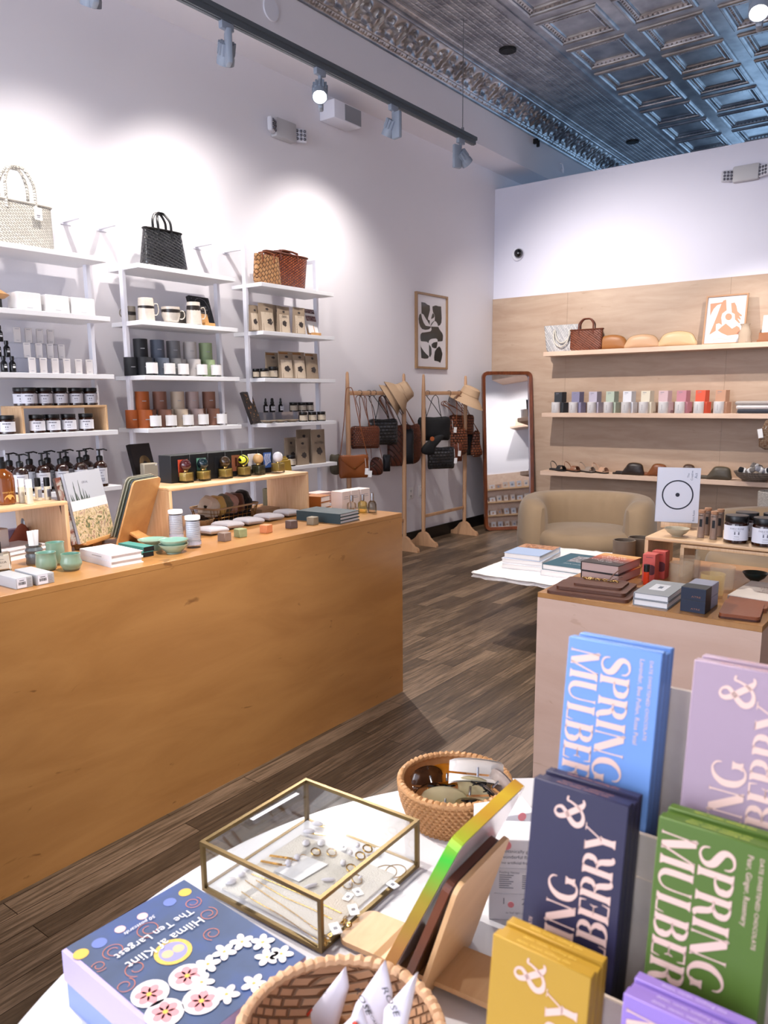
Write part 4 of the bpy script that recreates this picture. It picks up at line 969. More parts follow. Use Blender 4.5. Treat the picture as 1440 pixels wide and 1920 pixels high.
def hat(label, px, py, Y, rot, s=1.0):
    c = at(px, py, Y=Y); t = thing('straw_hat', label, 'hat', c, 0, 'straw hats', rot=rot)
    g = G(); g.lathe([(.175*s, -.075), (.135*s, -.03), (.1*s, .0), (.093*s, .02), (.082*s, .085), (.06*s, .1), (1e-6, .104)], 40); g.build('hat_outer', STRAW, t)
    g = G(); g.lathe([(.175*s, -.076), (.133*s, -.033), (.097*s, -.003), (.088*s, .02), (.078*s, .08), (1e-6, .095)], 40); g.build('lining', mt('hat lining', '#8a7566', .8), t)
    g = G(); g.tube([(.0945*s*cos(a), .0945*s*sin(a), .016) for a in [2*pi*i/40 for i in range(40)]], .002, 5, closed=True); g.build('hat_band', mt('hat seam', '#7d5f42', .8), t)
hat('straw bucket hat tipped on its side over the first rack post', 752, 738, 4.20, (.25, 1.0, -.6))
hat('straw bucket hat with a brown brim edge nested inside the tipped hat', 741, 742, 4.23, (.25, 1.0, -.6), .93)
hat('wide straw hat sitting on the second rack post by the mirror', 879, 743, 4.22, (.25, .35, -.6), 1.12)

# ------------------------------------------------------------------ framed black print on the wall
a, b = at(779, 546, Y=YW-.012), at(838, 553, Y=YW-.012); c = at(836, 693, Y=YW-.012)
wA, hA = b.x-a.x, a.z-c.z-.0
t = thing('framed_print', 'tall framed print of black cut-out shapes on the white wall', 'picture', ((a.x+b.x)/2, YW, c.z))
def frame(t, w, h, bw, d, m):
    g = G()
    for x0, x1, z0, z1 in ((-w/2, w/2, 0, bw), (-w/2, w/2, h-bw, h), (-w/2, -w/2+bw, bw, h-bw), (w/2-bw, w/2, bw, h-bw)): g.box((x0, -d, z0), (x1, -.001, z1))
    g.build('frame', m, t)
frame(t, wA, hA, .02, .028, OAKF)
g = G(); g.box((-wA/2+.02, -.012, .02), (wA/2-.02, -.008, hA-.02)); sh = g.build('paper', mt('print paper', '#dcd8dc', .7), t)
def uvA(x, y):
    vv = (y-260)/1350; u = (x-(425-20*vv))/(500-10*vv); v = (y-(260+95*u*(1-vv)+35*u*vv))/(1350-60*u); return u, v
ART = [[(497,412),(560,425),(600,458),(640,475),(642,560),(622,640),(606,700),(608,735),(634,745),(632,830),(600,770),(560,700),(530,640),(497,620)],
 [(490,618),(460,650),(448,720),(455,800),(475,870),(505,910),(560,922),(615,910),(645,880),(655,855),(600,850),(565,845),(530,790),(508,720),(495,650)],
 [(685,490),(740,470),(790,485),(835,488),(838,560),(842,700),(835,780),(810,825),(775,842),(765,800),(740,760),(715,752),(722,690),(715,640),(690,590),(683,530)],
 [(690,605),(672,650),(655,720),(690,705),(712,680),(712,640)], [(650,850),(690,785),(715,752),(705,748),(665,790),(643,840)],
 [(655,855),(780,855),(800,900),(850,970),(862,1020),(850,1110),(765,1125),(760,1085),(735,1068),(680,1075),(640,1090),(615,1120),(605,1165),(580,1140),(480,1135),(470,1080),(475,1010),(500,975),(560,965),(640,945),(662,915)],
 [(760,1125),(690,1145),(655,1180),(660,1230),(700,1250),(740,1245),(755,1190)],
 [(470,1200),(480,1240),(520,1310),(560,1360),(610,1405),(595,1445),(540,1458),(480,1450),(478,1350)],
 [(612,1185),(612,1400),(630,1420),(655,1360),(655,1260),(640,1215)],
 [(790,1208),(820,1245),(845,1340),(830,1430),(805,1508),(760,1485),(700,1478),(695,1420),(710,1310),(750,1240)]]
g = G()
for s_ in ART:
    pts = [uvA(*p) for p in s_]; iw, ih = wA-.04, hA-.04
    vs = [(-iw/2+u*iw, -.0126, .02+ih*(1-v)) for u, v in pts]; g.add(vs, [list(range(len(vs)))])
g.build('black_shapes', mt('print black', '#171a18', .6), sh)
g = G(); g.box((-wA/2+.018, -.0175, .018), (wA/2-.018, -.016, hA-.018)); g.build('glazing', glass('picture glass', '#ffffff', -.4), t)

# ------------------------------------------------------------------ leaning mirror
mb = at(905, 993, Z=0); mb = V((mb.x-.045, mb.y-.045, 0)); dirx = V((.75, -.661, 0)); mw, mh = .575, 1.735
t = thing('leaning_mirror', 'tall mirror with rounded walnut frame leaning in the corner by the bag racks', 'mirror', mb+dirx*(mw/2), 0, rot=(-.1, 0, atan2(dirx.y, dirx.x)))
def rrect(w, h, r, n=6, z0=0):
    o = []
    for cx, cz, a0 in ((w/2-r, z0+r, -90), (w/2-r, z0+h-r, 0), (-w/2+r, z0+h-r, 90), (-w/2+r, z0+r, 180)): o += arc(cx, cz, r, a0, a0+90, n)
    return o
A = rrect(mw, mh, .06); B = rrect(mw-.07, mh-.07, .035, z0=.035)
g = G(); n = len(A); vs = []
for o_, y in ((A, -.045), (A, 0), (B, 0), (B, -.035)): vs += [(x, y, z) for x, z in o_]
g.add(vs, [(k*n+i, ((k+1) % 4)*n+i, ((k+1) % 4)*n+(i+1) % n, k*n+(i+1) % n) for k in range(4) for i in range(n)]); g.build('frame', WALNUT, t)
g = G(); g.add([(x, -.012, z) for x, z in rrect(mw-.065, mh-.065, .033, z0=.0325)], [list(range(len(B)))]); g.build('mirror_glass', mt('silvered mirror', '#dfe2e6', .015, 1), t)
g = G(); g.add([(x, -.002, z) for x, z in A], [list(range(n))[::-1]]); g.build('back_board', BLACKM, t)

# ------------------------------------------------------------------ birch shelves on the partition
ZS = [1.916, 1.286, .669]; XSF = 7.646
for z, lb in zip(ZS, ('top birch wall shelf with the bags and the framed pink print', 'middle birch wall shelf with the coloured candle boxes', 'lowest birch wall shelf with sandals and belt bags')):
    g = G(); g.box((XSF, -2.2, z-.045), (XB-.02, 3.66, z), bev=.002, seg=1); tag(g.build('wall_shelf', SHELFW), lb, 'shelf', 'birch shelves on the partition')
BX = -pi/2
def bk(px, py, X, Z): return (X, at(px, py, X=X).y, Z)
def wb(x0, x1, y, X): return at(x0, y, X=X).y-at(x1, y, X=X).y
STRW = weave('white and grey striped weave', '#aaa9ac', '#cfcccb', '#77777c', .016, 60, .5, .6, asp=8)
Z = ZS[0]
w = wb(1019, 1086, 640, 7.78)
woven_bag('pale grey striped tote with cream handles on the top birch shelf', bk(1053, 656, 7.8, Z), w*1.0, w*.8, .275, .1, STRW, rz=BX, hh=.0, handle=mt('cream leather', '#c9c3b8', .5))
o = thing('tote_handle_pair', 'cream rope handles hanging over the front of the striped tote', 'handles', bk(1058, 640, 7.73, Z+.03), BX)
g = G(); g.tube(smoothpts([(-.09, 0, .22), (-.07, -.01, .1), (0, -.015, .05), (.07, -.01, .1), (.09, 0, .22)], 6), .007, 8); g.tube(smoothpts([(-.08, .01, .23), (-.05, -.0, .13), (.01, -.005, .09), (.08, -.0, .14), (.1, .01, .23)], 6), .007, 8)
hd = g.build('handle', mt('cream leather', '#c9c3b8', .5)); hd.parent = [x for x in bpy.data.objects if x.get('label', '').startswith('pale grey striped tote')][0]; hd.location = (.02, -.06, 0); bpy.data.objects.remove(o)
w = wb(1070, 1130, 650, 7.72)
woven_bag('chestnut slanted-weave handbag with short handles beside the striped tote', bk(1099, 655, 7.74, Z), w, w, .215, .08, weave('chestnut weave', '#6d3721', '#7a4028', '#3a190c', .02, 35, .4, .6, asp=8), rz=BX, rim=BRL, handle=BRL, hh=.1, hw=.45, hr=.008)
def moon(label, x0, x1, yb, yt_, X, Z, m, th=.07, flip=1, group='half-moon clutches', name='moon_clutch', hump=None):
    w = wb(x0, x1, yb, X); h = at((x0+x1)/2, yt_, X=X).z-Z; t = thing(name, label, 'bag', bk((x0+x1)/2, yb, X, Z), BX, group)
    out = hump(w, h) if hump else blob([(-w*.5, .008), (-w*.3, 0), (w*.3, 0), (w*.5, .008), (w*.46, h*.42), (w*.33, h*.84), (0, h), (-w*.33, h*.84), (-w*.46, h*.42)], 4)
    g = G(); puff(g, out, th); g.build('bag_body', m, t)
    g = G(); k = len(out)//2; g.tube([(x, -.002, z) for x, z in out[int(len(out)*.42):int(len(out)*.95)]], .0025, 5); g.build('zip', mt('brass zip', '#8b6d45', .4, .6), t)
    return t
moon('caramel half-moon clutch, the darkest one on the top birch shelf', 1114, 1178, 652, 628, 7.76, Z, mt('caramel leather', '#9c6535', .45))
moon('pale nude half-moon clutch in the middle of the three', 1170, 1237, 650, 627, 7.74, Z, mt('nude leather', '#caa27f', .45))
moon('largest cream half-moon clutch next to the framed pink print', 1233, 1306, 647, 621, 7.74, Z, mt('cream hide', '#cdac84', .45))
# framed pink print
X = 7.84; fw = wb(1320, 1398, 640, X); t = thing('framed_print', 'framed print of peach cut-out shapes leaning on the top birch shelf', 'picture', (7.80, at(1358, 640, X=X).y, Z), 0, rot=(-.14, 0, BX)); fh = .455
frame(t, fw, fh, .014, .02, mt('pale oak frame', '#a9805f', .5))
g = G(); g.box((-fw/2+.014, -.009, .014), (fw/2-.014, -.006, fh-.014)); sh = g.build('paper', mt('white print paper', '#cfcdd0', .6), t)
def uvP(x, y):
    v = (y-230)/830; l = 330-90*v; r = 995-150*v; u = (x-l)/(r-l); return u, v+.03*(u-.5)*-1
PK = [[(365,330),(585,325),(560,350),(480,370),(420,430),(380,500),(355,560)], [(585,300),(635,285),(635,480),(560,530),(540,600),(545,740),(500,700),(450,710),(440,830),(330,895),(400,730),(470,560),(550,360)],
 [(715,360),(775,355),(800,420),(810,520),(880,600),(860,620),(830,600),(855,660),(840,675),(800,640),(840,730),(815,735),(760,660),(760,560),(715,530)],
 [(660+56*cos(i), 600+62*sin(i)) for i in [k*2*pi/14 for k in range(14)]], [(470,825),(540,765),(610,715),(650,760),(700,820),(780,775),(820,810),(838,980),(800,930),(620,935),(530,880)]]
g = G()
for s_ in PK:
    vs = [(-fw/2+.014+u*(fw-.028), -.0096, .014+(fh-.028)*(1-v)) for u, v in [uvP(*p) for p in s_]]; g.add(vs, [list(range(len(vs)))])
g.box((-fw*.25, -.0096, .055), (fw*.3, -.009, .058)); g.box((-fw*.25, -.0096, .043), (fw*.25, -.009, .046)); g.build('peach_shapes', mt('peach ink', '#c08468', .6), sh)
t = thing('ceramic_bust', 'sandy rough ceramic torso beside the framed pink print', 'sculpture', bk(1396, 638, 7.73, Z), BX)
g = G(); g.lathe([(.05, 0), (.055, .01), (.045, .05), (.05, .09), (.035, .125), (.03, .15), (.04, .17), (1e-6, .172)], 24, fn=lambda r, z, a, i: (r*(1+.12*cos(2*a)+.06*sin(5*a+z*60)), z)); g.build('torso', mt('sand stone', '#ae9a86', .8, bump=.6, bscale=50), t)
t = easel('brown wooden card stand at the end of the top birch shelf', bk(1436, 640, 7.70, Z), .14, BX, mt('brown stand wood', '#8a5532', .5)); t.location.z = Z
def stagart(r, w, h): art_lines([('THE', .014, -.02, h*.88), ('WISHING', .02, -.01, h*.76), ('ALMANAC', .02, -.01, h*.64)], GREYINK, r)
standing('white printed card on a brown wooden stand at the end of the top birch shelf', (7.73, at(1443, 640, X=7.72).y, Z+.022), .15, .22, .008, WHITE, .2, BX, lambda r, w, h: G().box((.0, -.001, .01), (.06, -.0005, .07)).build('picture', mt('pink picture', '#c9a0a8', .6), r), name='printed_card', cat='card')
# candle boxes
Z = ZS[1]; X = 7.74
cols = [('#35383e', 'charcoal'), ('#8784a0', 'lilac grey'), ('#b9b2c2', 'pale lilac'), ('#b3bfae', 'mint'), ('#dcdce2', 'white'), ('#d8cfbc', 'ivory'), ('#c9adb2', 'pale rose'), ('#b9808c', 'dusty rose'), ('#d2573f', 'coral red'), ('#b98d74', 'tan')]
cx_ = [1050, 1082.5, 1115, 1147, 1179, 1213, 1246, 1280, 1315.5, 1353]
cnd = [1042, 1074.5, 1109, 1140, 1173, 1206, 1243, 1274, 1309.5, 1347]
for k, ((c, nm), px) in enumerate(zip(cols, cx_)):
    m = mt('carton '+nm, c, .6)
    for j in (0, 1):
        p = bk(px+(4 if j == 0 else 0), 770, X+.02, Z)
        boxy('candle_carton', '%s candle carton, %s one of its pair on the middle birch shelf' % (nm, ['lower', 'upper'][j]), 'carton', (p[0], p[1], Z+.108*j), (.096, .085, .107), m, rz=BX-.28+(.08 if j else 0), group='candle cartons on the middle birch shelf', mark=[(-.1, .85, .4, .05), (-.2, .72, .25, .02)] if j else None)
    t = thing('ceramic_candle', 'white ribbed candle in front of the %s cartons' % nm, 'candle', bk(cnd[k], 771, 7.66+.03, Z), BX, 'white candles on the middle birch shelf')
    g = G(); g.lathe([(.043, 0), (.046, .004), (.046, .108), (.043, .11), (.04, .108), (.04, .09), (1e-6, .088)], 28); g.build('vessel', mt('white stoneware', '#d8d4d4', .5, noise=.04, nscale=40), t, key='cc')
    g = G(); 
    for i in range(5): g.box((-.004, -.0468, .03+.011*i), (.004, -.046, .037+.011*i))
    g.build('print', mt('pale print', '#a9a4a6', .6), t, key='ccp')
TOW = [('#2f323c', 'charcoal towel at the bottom of the folded pile'), ('#cfc8c8', 'white towel in the middle of the folded pile'), ('#a59c98', 'grey towel on top of the folded pile')]
for k, (c, lb) in enumerate(TOW):
    g = G(); g.box((-.17, -.1, 0), (.17, .1, .038), bev=.016, seg=3); g.box((-.165, -.102, .017), (.165, -.09, .021)); o = g.build('folded_towel', mt('towel '+c, c, .95, sheen=.4, bump=.6, bscale=150)); o.location = (7.78, at(1413, 770, X=7.7).y-.03+k*.01, Z+.037*k); o.rotation_euler = (0, 0, BX); tag(o, lb+' at the end of the candle row', 'towel', 'folded towels')
# bottom shelf
Z = ZS[2]
SCOL = [('#15161a', 'black'), ('#8a5a40', 'tan'), ('#9c8c80', 'taupe'), ('#c99f84', 'nude')]
for k, px in enumerate((1045, 1071, 1099, 1124)):
    c, nm = SCOL[k]; t = thing('slide_sandal', '%s leather slingback sandal on the lowest birch shelf' % nm, 'sandal', bk(px, 884, 7.76, Z), -.55, 'slingback sandals')
    out = blob([(-.032, -.11), (.0, -.12), (.032, -.11), (.028, -.02), (.042, .06), (.03, .115), (0, .125), (-.035, .11), (-.04, .05), (-.026, -.02)], 4)
    M_ = TR(0, 0, 0, 0, 0, pi)
    g = G(); g.ext(out, .0, .014, M_); g.build('sole', mt('sandal sole', '#241c18', .7), t, key='sole')
    g = G(); g.ext([(x*.94, y*.97) for x, y in out], .014, .02, M_); g.build('insole', mt('sandal '+nm, c, .5), t, key='insole')
    g = G(); g.grid(lambda u, v: V((-.043+.086*u, -.03-.075*v, .018+.045*sin(pi*u)**.6)), 14, 6); g.build('upper', mt('sandal '+nm, c, .5), t, key='upper')
    g = G(); g.tube([(.038*cos(a), .055+.05*sin(a), .02+.075*max(0, sin(a))**.7) for a in [pi*i/14 for i in range(15)]], .006, 6, flat=.35); g.build('heel_strap', mt('sandal '+nm, c, .5), t, key='hstrap')
def beltshape(w, h): return blob([(-w*.5, 0), (-w*.2, h*.0), (w*.48, 0), (w*.5, h*.5), (w*.38, h*.95), (-w*.1, h), (-w*.3, h*.6)], 4)
for lb, x0, x1, yt_, c, X in (('dark brown belt bag with folded strap on the lowest birch shelf', 1164, 1206, 868, '#2c221f', 7.72), ('woven tan belt bag beside the dark brown one', 1212, 1250, 870, '#7a4626', 7.74),
                       ('brown belt bag almost hidden behind the white circle book', 1272, 1302, 871, '#4a352c', 7.76), ('olive belt bag beside the bowl of socks', 1322, 1370, 875, '#50483d', 7.70)):
    yb = 890 if x0 < 1260 else 899
    m = mt('belt bag '+c, c, .4, bump=.2, bscale=120)
    t = moon(lb, x0, x1, yb-2, yt_, X, Z, m, .08, group='belt bags', name='belt_bag', hump=beltshape)
    g = G(); g.box((-.17, -.02, 0), (-.05, .02, .035), bev=.012); g.box((-.2, -.018, 0), (-.12, .018, .02), bev=.008); g.build('strap', m, t)
p = bk(1415, 900, 7.72, Z); t = thing('woven_bowl', 'striped grey bowl filled with rolled socks on the lowest birch shelf', 'bowl', p, 0)
g = G(); g.lathe([(.08, 0), (.1, .006), (.155, .045), (.185, .09), (.18, .09), (.145, .05), (.09, .014), (1e-6, .01)], 36); g.build('bowl', weave('grey basket stripe', '#8a7b6f', '#a3978c', '#5c5048', .02, 0, .6, .4, asp=1), t)
for k, (x, y, z, rz, c) in enumerate(((-.09, -.03, .09, .4, '#1c1c22'), (-.03, -.05, .1, -.5, '#7b7572'), (.05, -.04, .11, .5, '#8f8f98'), (.1, -.02, .1, -.3, '#26262c'), (0, .03, .13, .1, '#77706c'))):
    t = thing('rolled_socks', 'rolled %s socks with a white band in the striped bowl, %s' % (['black', 'grey brown', 'light grey', 'dark', 'mottled'][k], ['nearest the olive belt bag', 'at the front middle', 'in the centre', 'towards the shelf end', 'at the back on top'][k]), 'socks', V(p)+V((y, -x, z)), 0, 'rolled socks', rot=(.3, .35*(-1)**k, BX+rz))
    g = G(); g.box((-.05, -.03, -.02), (.05, .03, .025), bev=.014, seg=3); g.build('knit', mt('knit '+c, c, .95, noise=.3, nscale=120), t)
    g = G(); g.box((-.018, -.032, -.022), (.018, .032, .027), bev=.012, seg=2); g.build('paper_band', WHITE, t)
t = thing('striped_pouch', 'brown striped knitted pouch with white tag hanging from the middle birch shelf', 'bag', bk(1439, 850, 7.58, at(1439, 838, X=7.58).z), BX)
g = G(); puff(g, blob([(-.075, 0), (.1, 0), (.08, .23), (-.035, .23)], 3), .05); g.build('bag_body', weave('brown stripe knit', '#8a5e3c', '#c2ab90', '#4a3020', .016, 0, .8, .5, asp=.35), t)
g = G(); g.box((-.06, -.032, .09), (-.02, -.031, .17), TR(0, 0, 0, 0, -.2, 0)); g.tube([(-.03, -.031, .16), (0, -.0, .22)], .0015, 5); g.build('price_tag', WHITE, t)
g = G(); g.tube(smoothpts([(.02, 0, .22), (.02, -.03, .3), (.02, .02, 1.286-t.location.z-.045), (.02, .06, 1.286-t.location.z-.0455)], 4), .003, 6); g.build('cord', mt('cord', '#8a7a66', .8), t)
g = G(); g.lathe([(.1, 0), (.12, .01), (.135, .62), (.125, .63), (.11, .02), (1e-6, .015)], 30); o = g.build('woven_basket', weave('cream knit basket', '#b9b2ac', '#d2cbc4', '#8a837c', .012, 20, .8, .6)); o.location = (7.35, at(1452, 940, X=7.35).y, .0); tag(o, 'cream knitted storage basket on the floor below the sock bowl', 'basket')
# ------------------------------------------------------------------ velvet barrel chairs
VELV = mt('fawn velvet', '#937c61', .85, sheen=.2, noise=.14, nscale=7, bump=.12, bscale=14)
def barrel(label, loc, rz, s=1.0):
    t = thing('barrel_armchair', label, 'armchair', loc, rz, 'velvet barrel armchairs'); nu, nv = 90, 22
    def path(a):
        c, s_ = cos(a), sin(a); e = .8
        return V(((abs(s_)**e)*(1 if s_ > 0 else -1)*.425, (abs(c)**e)*(1 if c > 0 else -1)*.36, 0))
    def f(u, v):
        a = radians(-138+276*u); p = path(a); d = path(a+.01)-path(a-.01); d.normalize(); nrm = V((d.y, -d.x, 0))
        if nrm.dot(p) < 0: nrm = -nrm
        k = abs(2*u-1); endf = sqrt(max(0, 1-max(0, (k-.88)/.12)**2)) if k > .88 else 1
        H = .68-.02*k*k-.05*max(0, (k-.8)/.2)**2; th = (.10-.01*k)*(.12+.88*endf)
        b = 2*pi*v; cx, cz = cos(b), sin(b)
        x = (abs(cx)**.55)*(1 if cx > 0 else -1)*th
        z0 = .06; hh = (H-z0)/2
        z = z0+hh+(abs(cz)**(.42))*(1 if cz > 0 else -1)*hh*(1 if cz > 0 else 1)
        flare = .02*sin(pi*min(1, max(0, (z-.1)/.6)))
        pl = 0
        if cx < 0 and k < .3 and z > .3: pl = .008*sin(u*420+3*sin(z*9))*(1-k/.3)*min(1, (z-.3)/.15)
        q = p+nrm*(x+flare*(1 if cx > 0 else -.3)+pl)-d*0
        return (q.x, q.y+.03, z)
    g = G(); g.grid(f, nu, nv+1)
    for u in (0, 1): g.add([f(u, j/nv) for j in range(nv)], [list(range(nv)) if u == 0 else list(range(nv))[::-1]], sm=True)
    g.build('wraparound_back', VELV, t)
    def cushion(z0, z1, rx, ry, bul, yo):
        g = G(); prof = []
        for i in range(13):
            b = -pi/2+pi*i/12; prof.append((cos(b)**.5 if cos(b) > 0 else 0, z0+(z1-z0)*(sin(b)*.5+.5)))
        vs = []; n = 48; k = len(prof)
        for j in range(n):
            a = 2*pi*j/n; c, s_ = cos(a), sin(a)
            for r, z in prof:
                rr = max(r, .0001); vs.append(((abs(c)**.8)*(1 if c > 0 else -1)*rx*(.72+.28*rr) if r > .01 else 0, ((abs(s_)**.8)*(1 if s_ > 0 else -1)*ry*(.72+.28*rr) if r > .01 else 0)+yo, z+(bul if z > (z0+z1)/2 and r < .01 else 0)))
        g.add(vs, [(j*k+i, ((j+1) % n)*k+i, ((j+1) % n)*k+i+1, j*k+i+1) for j in range(n) for i in range(k-1)], sm=True); return g
    cushion(.28, .435, .375, .37, .012, -.06).build('seat_cushion', VELV, t)
    cushion(.05, .29, .36, .36, 0, -.045).build('seat_base', VELV, t)
    g = G(); g.cyl((0, 0), .3, 0, .06, 36); g.build('swivel_base', BLACKM, t)
    return t
C1 = at(1099, 960, X=5.78); barrel('fawn velvet barrel armchair facing the shop, behind the rough stone table', (5.78, C1.y, 0), -pi/2+radians(20))
barrel('fawn velvet barrel armchair partly behind the bamboo riser with the dark jars', (5.50, .92, 0), -pi/2-radians(32))

# ------------------------------------------------------------------ stone table
t = thing('stone_table', 'low table with a rough-edged white stone slab on a black base, before the armchairs', 'coffee table', (0, 0, 0))
x0, x1, y0, y1, zt_ = 3.93, 4.95, 1.05, 2.31, .42; out = []
rnd = random.Random(11)
def edge(a, b, n): 
    for i in range(n): u = i/n; out.append((a[0]+(b[0]-a[0])*u+rnd.uniform(-.012, .012), a[1]+(b[1]-a[1])*u+rnd.uniform(-.012, .012)))
edge((x0, y0), (x1, y0), 30); edge((x1, y0), (x1, y1), 34); edge((x1, y1), (x0, y1), 30); edge((x0, y1), (x0, y0), 34)
n = len(out); g = G(); cxm, cym = (x0+x1)/2, (y0+y1)/2
lay = [(zt_-.001, 0, .0), (zt_-.006, .008, .004), (zt_-.018, -.004, .008), (zt_-.03, .006, .006), (zt_-.038, -.02, .0)]
vs = []
for z, ofs, j in lay:
    for x, y in out:
        d = V((x-cxm, y-cym)); d.normalize(); vs.append((x+d.x*(ofs+rnd.uniform(-j, j)), y+d.y*(ofs+rnd.uniform(-j, j)), z+rnd.uniform(-.002, .002)))
g.add(vs, [(k*n+i, k*n+(i+1) % n, (k+1)*n+(i+1) % n, (k+1)*n+i)[::-1] for k in range(len(lay)-1) for i in range(n)])
g.add(vs[:n], [list(range(n))]); g.add(vs[-n:], [list(range(n))[::-1]])
g.build('stone_slab', mt('white rough stone', '#dedad8', .7, bump=.5, bscale=60), t)
g = G(); g.box((4.25, 1.45, 0), (4.7, 1.95, .385), bev=.004); g.box((4.0, 1.62, .34), (4.9, 1.78, .385)); g.build('base', BLACKM, t)

# ------------------------------------------------------------------ things placed by their floor corners
def nlr(N, L, R, Z):
    """near, left and right bottom corners in the photo -> centre, x size, y size, turn"""
    n, l, r = at(*N, Z=Z), at(*L, Z=Z), at(*R, Z=Z)
    e = (r-n); sx_ = e.length; rz = atan2(e.y, e.x); sy_ = (l-n).length
    ex = V((cos(rz), sin(rz), 0)); ey = V((-sin(rz), cos(rz), 0))
    c = n+ex*(sx_/2)+ey*(sy_/2); return c, sx_, sy_, rz
def bookstack(N, L, R, Z, specs, group):
    c, a, b, rz = nlr(N, L, R, Z); z = Z
    for k, sp in enumerate(specs):
        lb, th, cov, spine, art = sp[:5]; dx, dy, dr = sp[5] if len(sp) > 5 else (0, 0, 0)
        book(lb, (c.x+dx, c.y+dy, z), a*(sp[6] if len(sp) > 6 else 1), b*(sp[7] if len(sp) > 7 else 1), th, cov, rz+dr, group, spine, art=art, pages=sp[8] if len(sp) > 8 else None)
        z += th
    return z
def flat_text(parent, lines, mat, z, rz=0, name='lettering', off=(0, 0)):
    g = G()
    for s_, size, x, y in lines: g.text(s_, size, TR(off[0], off[1], z, 0, 0, rz) @ TR(x, y, 0))
    return g.build(name, mat, parent)
WCOV = mt('white cover', '#d9d7dc', .45)
# books on the stone table
def art_blue(r, w, d, t): G().box((w*.12, -d/2, t+.0002), (w/2, d/2, t+.0008)).build('photo', photo('brown photo jacket', ['#3a2a22', '#8a5a40', '#c2906a', '#5d6a78'], 35), r)
bookstack((1017, 1073), (947, 1062), (1053, 1052), .42, [
    ('white art book at the bottom of the pile of three on the stone table', .03, WCOV, 'x+', None),
    ('white art book in the middle of the pile of three on the stone table', .03, WCOV, 'x+', None, (.01, .01, .02)),
    ('pale blue and brown photo book on top of the pile of three', .034, mt('pale blue cover', '#9db0cf', .35), 'x+', art_blue, (0, 0, -.05), .92, .9)], 'books on the stone table')
def art_teal(r, w, d, t):
    G().box((-w*.12, -d*.25, t+.0002), (w*.32, d*.22, t+.0008)).build('photo', photo('grey photo print', ['#2c2c30', '#77757a', '#c2bfc2'], 45), r)
    flat_text(r, [('STONE HOUSES', .016, 0, 0)], WHITE, t+.001, -pi/2, 'lettering', (-w*.28, 0))
bookstack((1108, 1092), (1033, 1073), (1160, 1068), .42, [
    ('white book under the teal book, between the pile of three and the plinth', .034, WCOV, 'y+', None),
    ('teal book with a grey photo on the stone table', .034, mt('teal cover', '#2f5361', .5), 'y+', art_teal, (0, 0, 0), .96, .96)], 'books on the stone table')

# ------------------------------------------------------------------ right plinth with its merchandise
PX0, PX1, PY0, PY1, PZ = 2.52*1.0, 3.42, .45, 1.203, .75
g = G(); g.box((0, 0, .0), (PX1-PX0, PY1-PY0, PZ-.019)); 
t = thing('display_plinth', 'square maple plinth, body coloured as daylit, orange maple top, carrying leather goods and books', 'plinth', (PX0, PY0, 0)); g.build('plinth_body', MAPLE_DAYLIT, t)
g = G(); g.box((0, 0, PZ-.019), (PX1-PX0, PY1-PY0, PZ), bev=.001, seg=1); g.build('plinth_top', MAPLE, t)
def sunset():
    if 'sunset jacket' in _M: return _M['sunset jacket']
    m = mt('sunset jacket', '#c05a30', .4); N = m.node_tree; tc = N.nodes.new('ShaderNodeTexCoord'); sp = N.nodes.new('ShaderNodeSeparateXYZ')
    N.links.new(tc.outputs['Object'], sp.inputs[0]); mr = N.nodes.new('ShaderNodeMapRange'); mr.inputs[1].default_value = -.09; mr.inputs[2].default_value = .09
    nz = N.nodes.new('ShaderNodeTexNoise'); nz.inputs['Scale'].default_value = 30; N.links.new(tc.outputs['Object'], nz.inputs['Vector'])
    ad = N.nodes.new('ShaderNodeMath'); ad.operation = 'MULTIPLY_ADD'; ad.inputs[1].default_value = .25; N.links.new(nz.outputs['Fac'], ad.inputs[0]); N.links.new(mr.outputs[0], ad.inputs[2])
    N.links.new(sp.outputs[0], mr.inputs[0]); r = N.nodes.new('ShaderNodeValToRGB'); e = r.color_ramp.elements; e[0].position = .3; e[0].color = lin('#2c2625'); e[1].position = 1; e[1].color = lin('#d7a05c')
    x = e.new(.6); x.color = lin('#8c3a2c'); x = e.new(.8); x.color = lin('#c4643a'); N.links.new(ad.outputs[0], r.inputs[0]); N.links.new(r.outputs[0], N.nodes['Principled BSDF'].inputs['Base Color']); return m
def art_sun(r, w, d, t): flat_text(r, [('ALL WE', .022, 0, .05), ('CAN SAVE', .022, 0, .022), ('HOW WE', .016, 0, -.01), ('LIVE IN THE NOW', .016, 0, -.035), ('WE ARE', .016, 0, -.06)], WHITE, t+.0006, -pi/2)
NB, LB, RB = (1159.3, 1096.5), (1091, 1084.5), (1203, 1078)
bookstack(NB, LB, RB, PZ, [('sunset-coloured hardback at the bottom of the pair beside the coral boxes', .035, sunset(), 'y+', None, (0, 0, 0), 1, 1, mt('pinkish pages', '#c2a59c', .8)),
    ('sunset-coloured hardback with white title on top of the pair beside the coral boxes', .035, sunset(), 'y+', art_sun, (.004, .004, .01), 1, 1, mt('pinkish pages', '#c2a59c', .8))], 'hardbacks on the plinth')
def art_grey(r, w, d, t):
    G().box((-w*.2, -d*.2, t+.0002), (w*.22, d*.25, t+.0007)).build('title_patch', mt('white patch', '#cbcbcf', .6), r)
    G().box((-w*.06, -d*.06, t+.0008), (w*.08, d*.06, t+.001)).build('drawing', mt('slate drawing', '#5d6470', .7), r)
    flat_text(r, [('ESSAYS', .008, 0, .0)], GREYINK, t+.001, -pi/2, 'lettering', (w*.13, 0))
GC = mt('grey cloth cover', '#8f9193', .7)
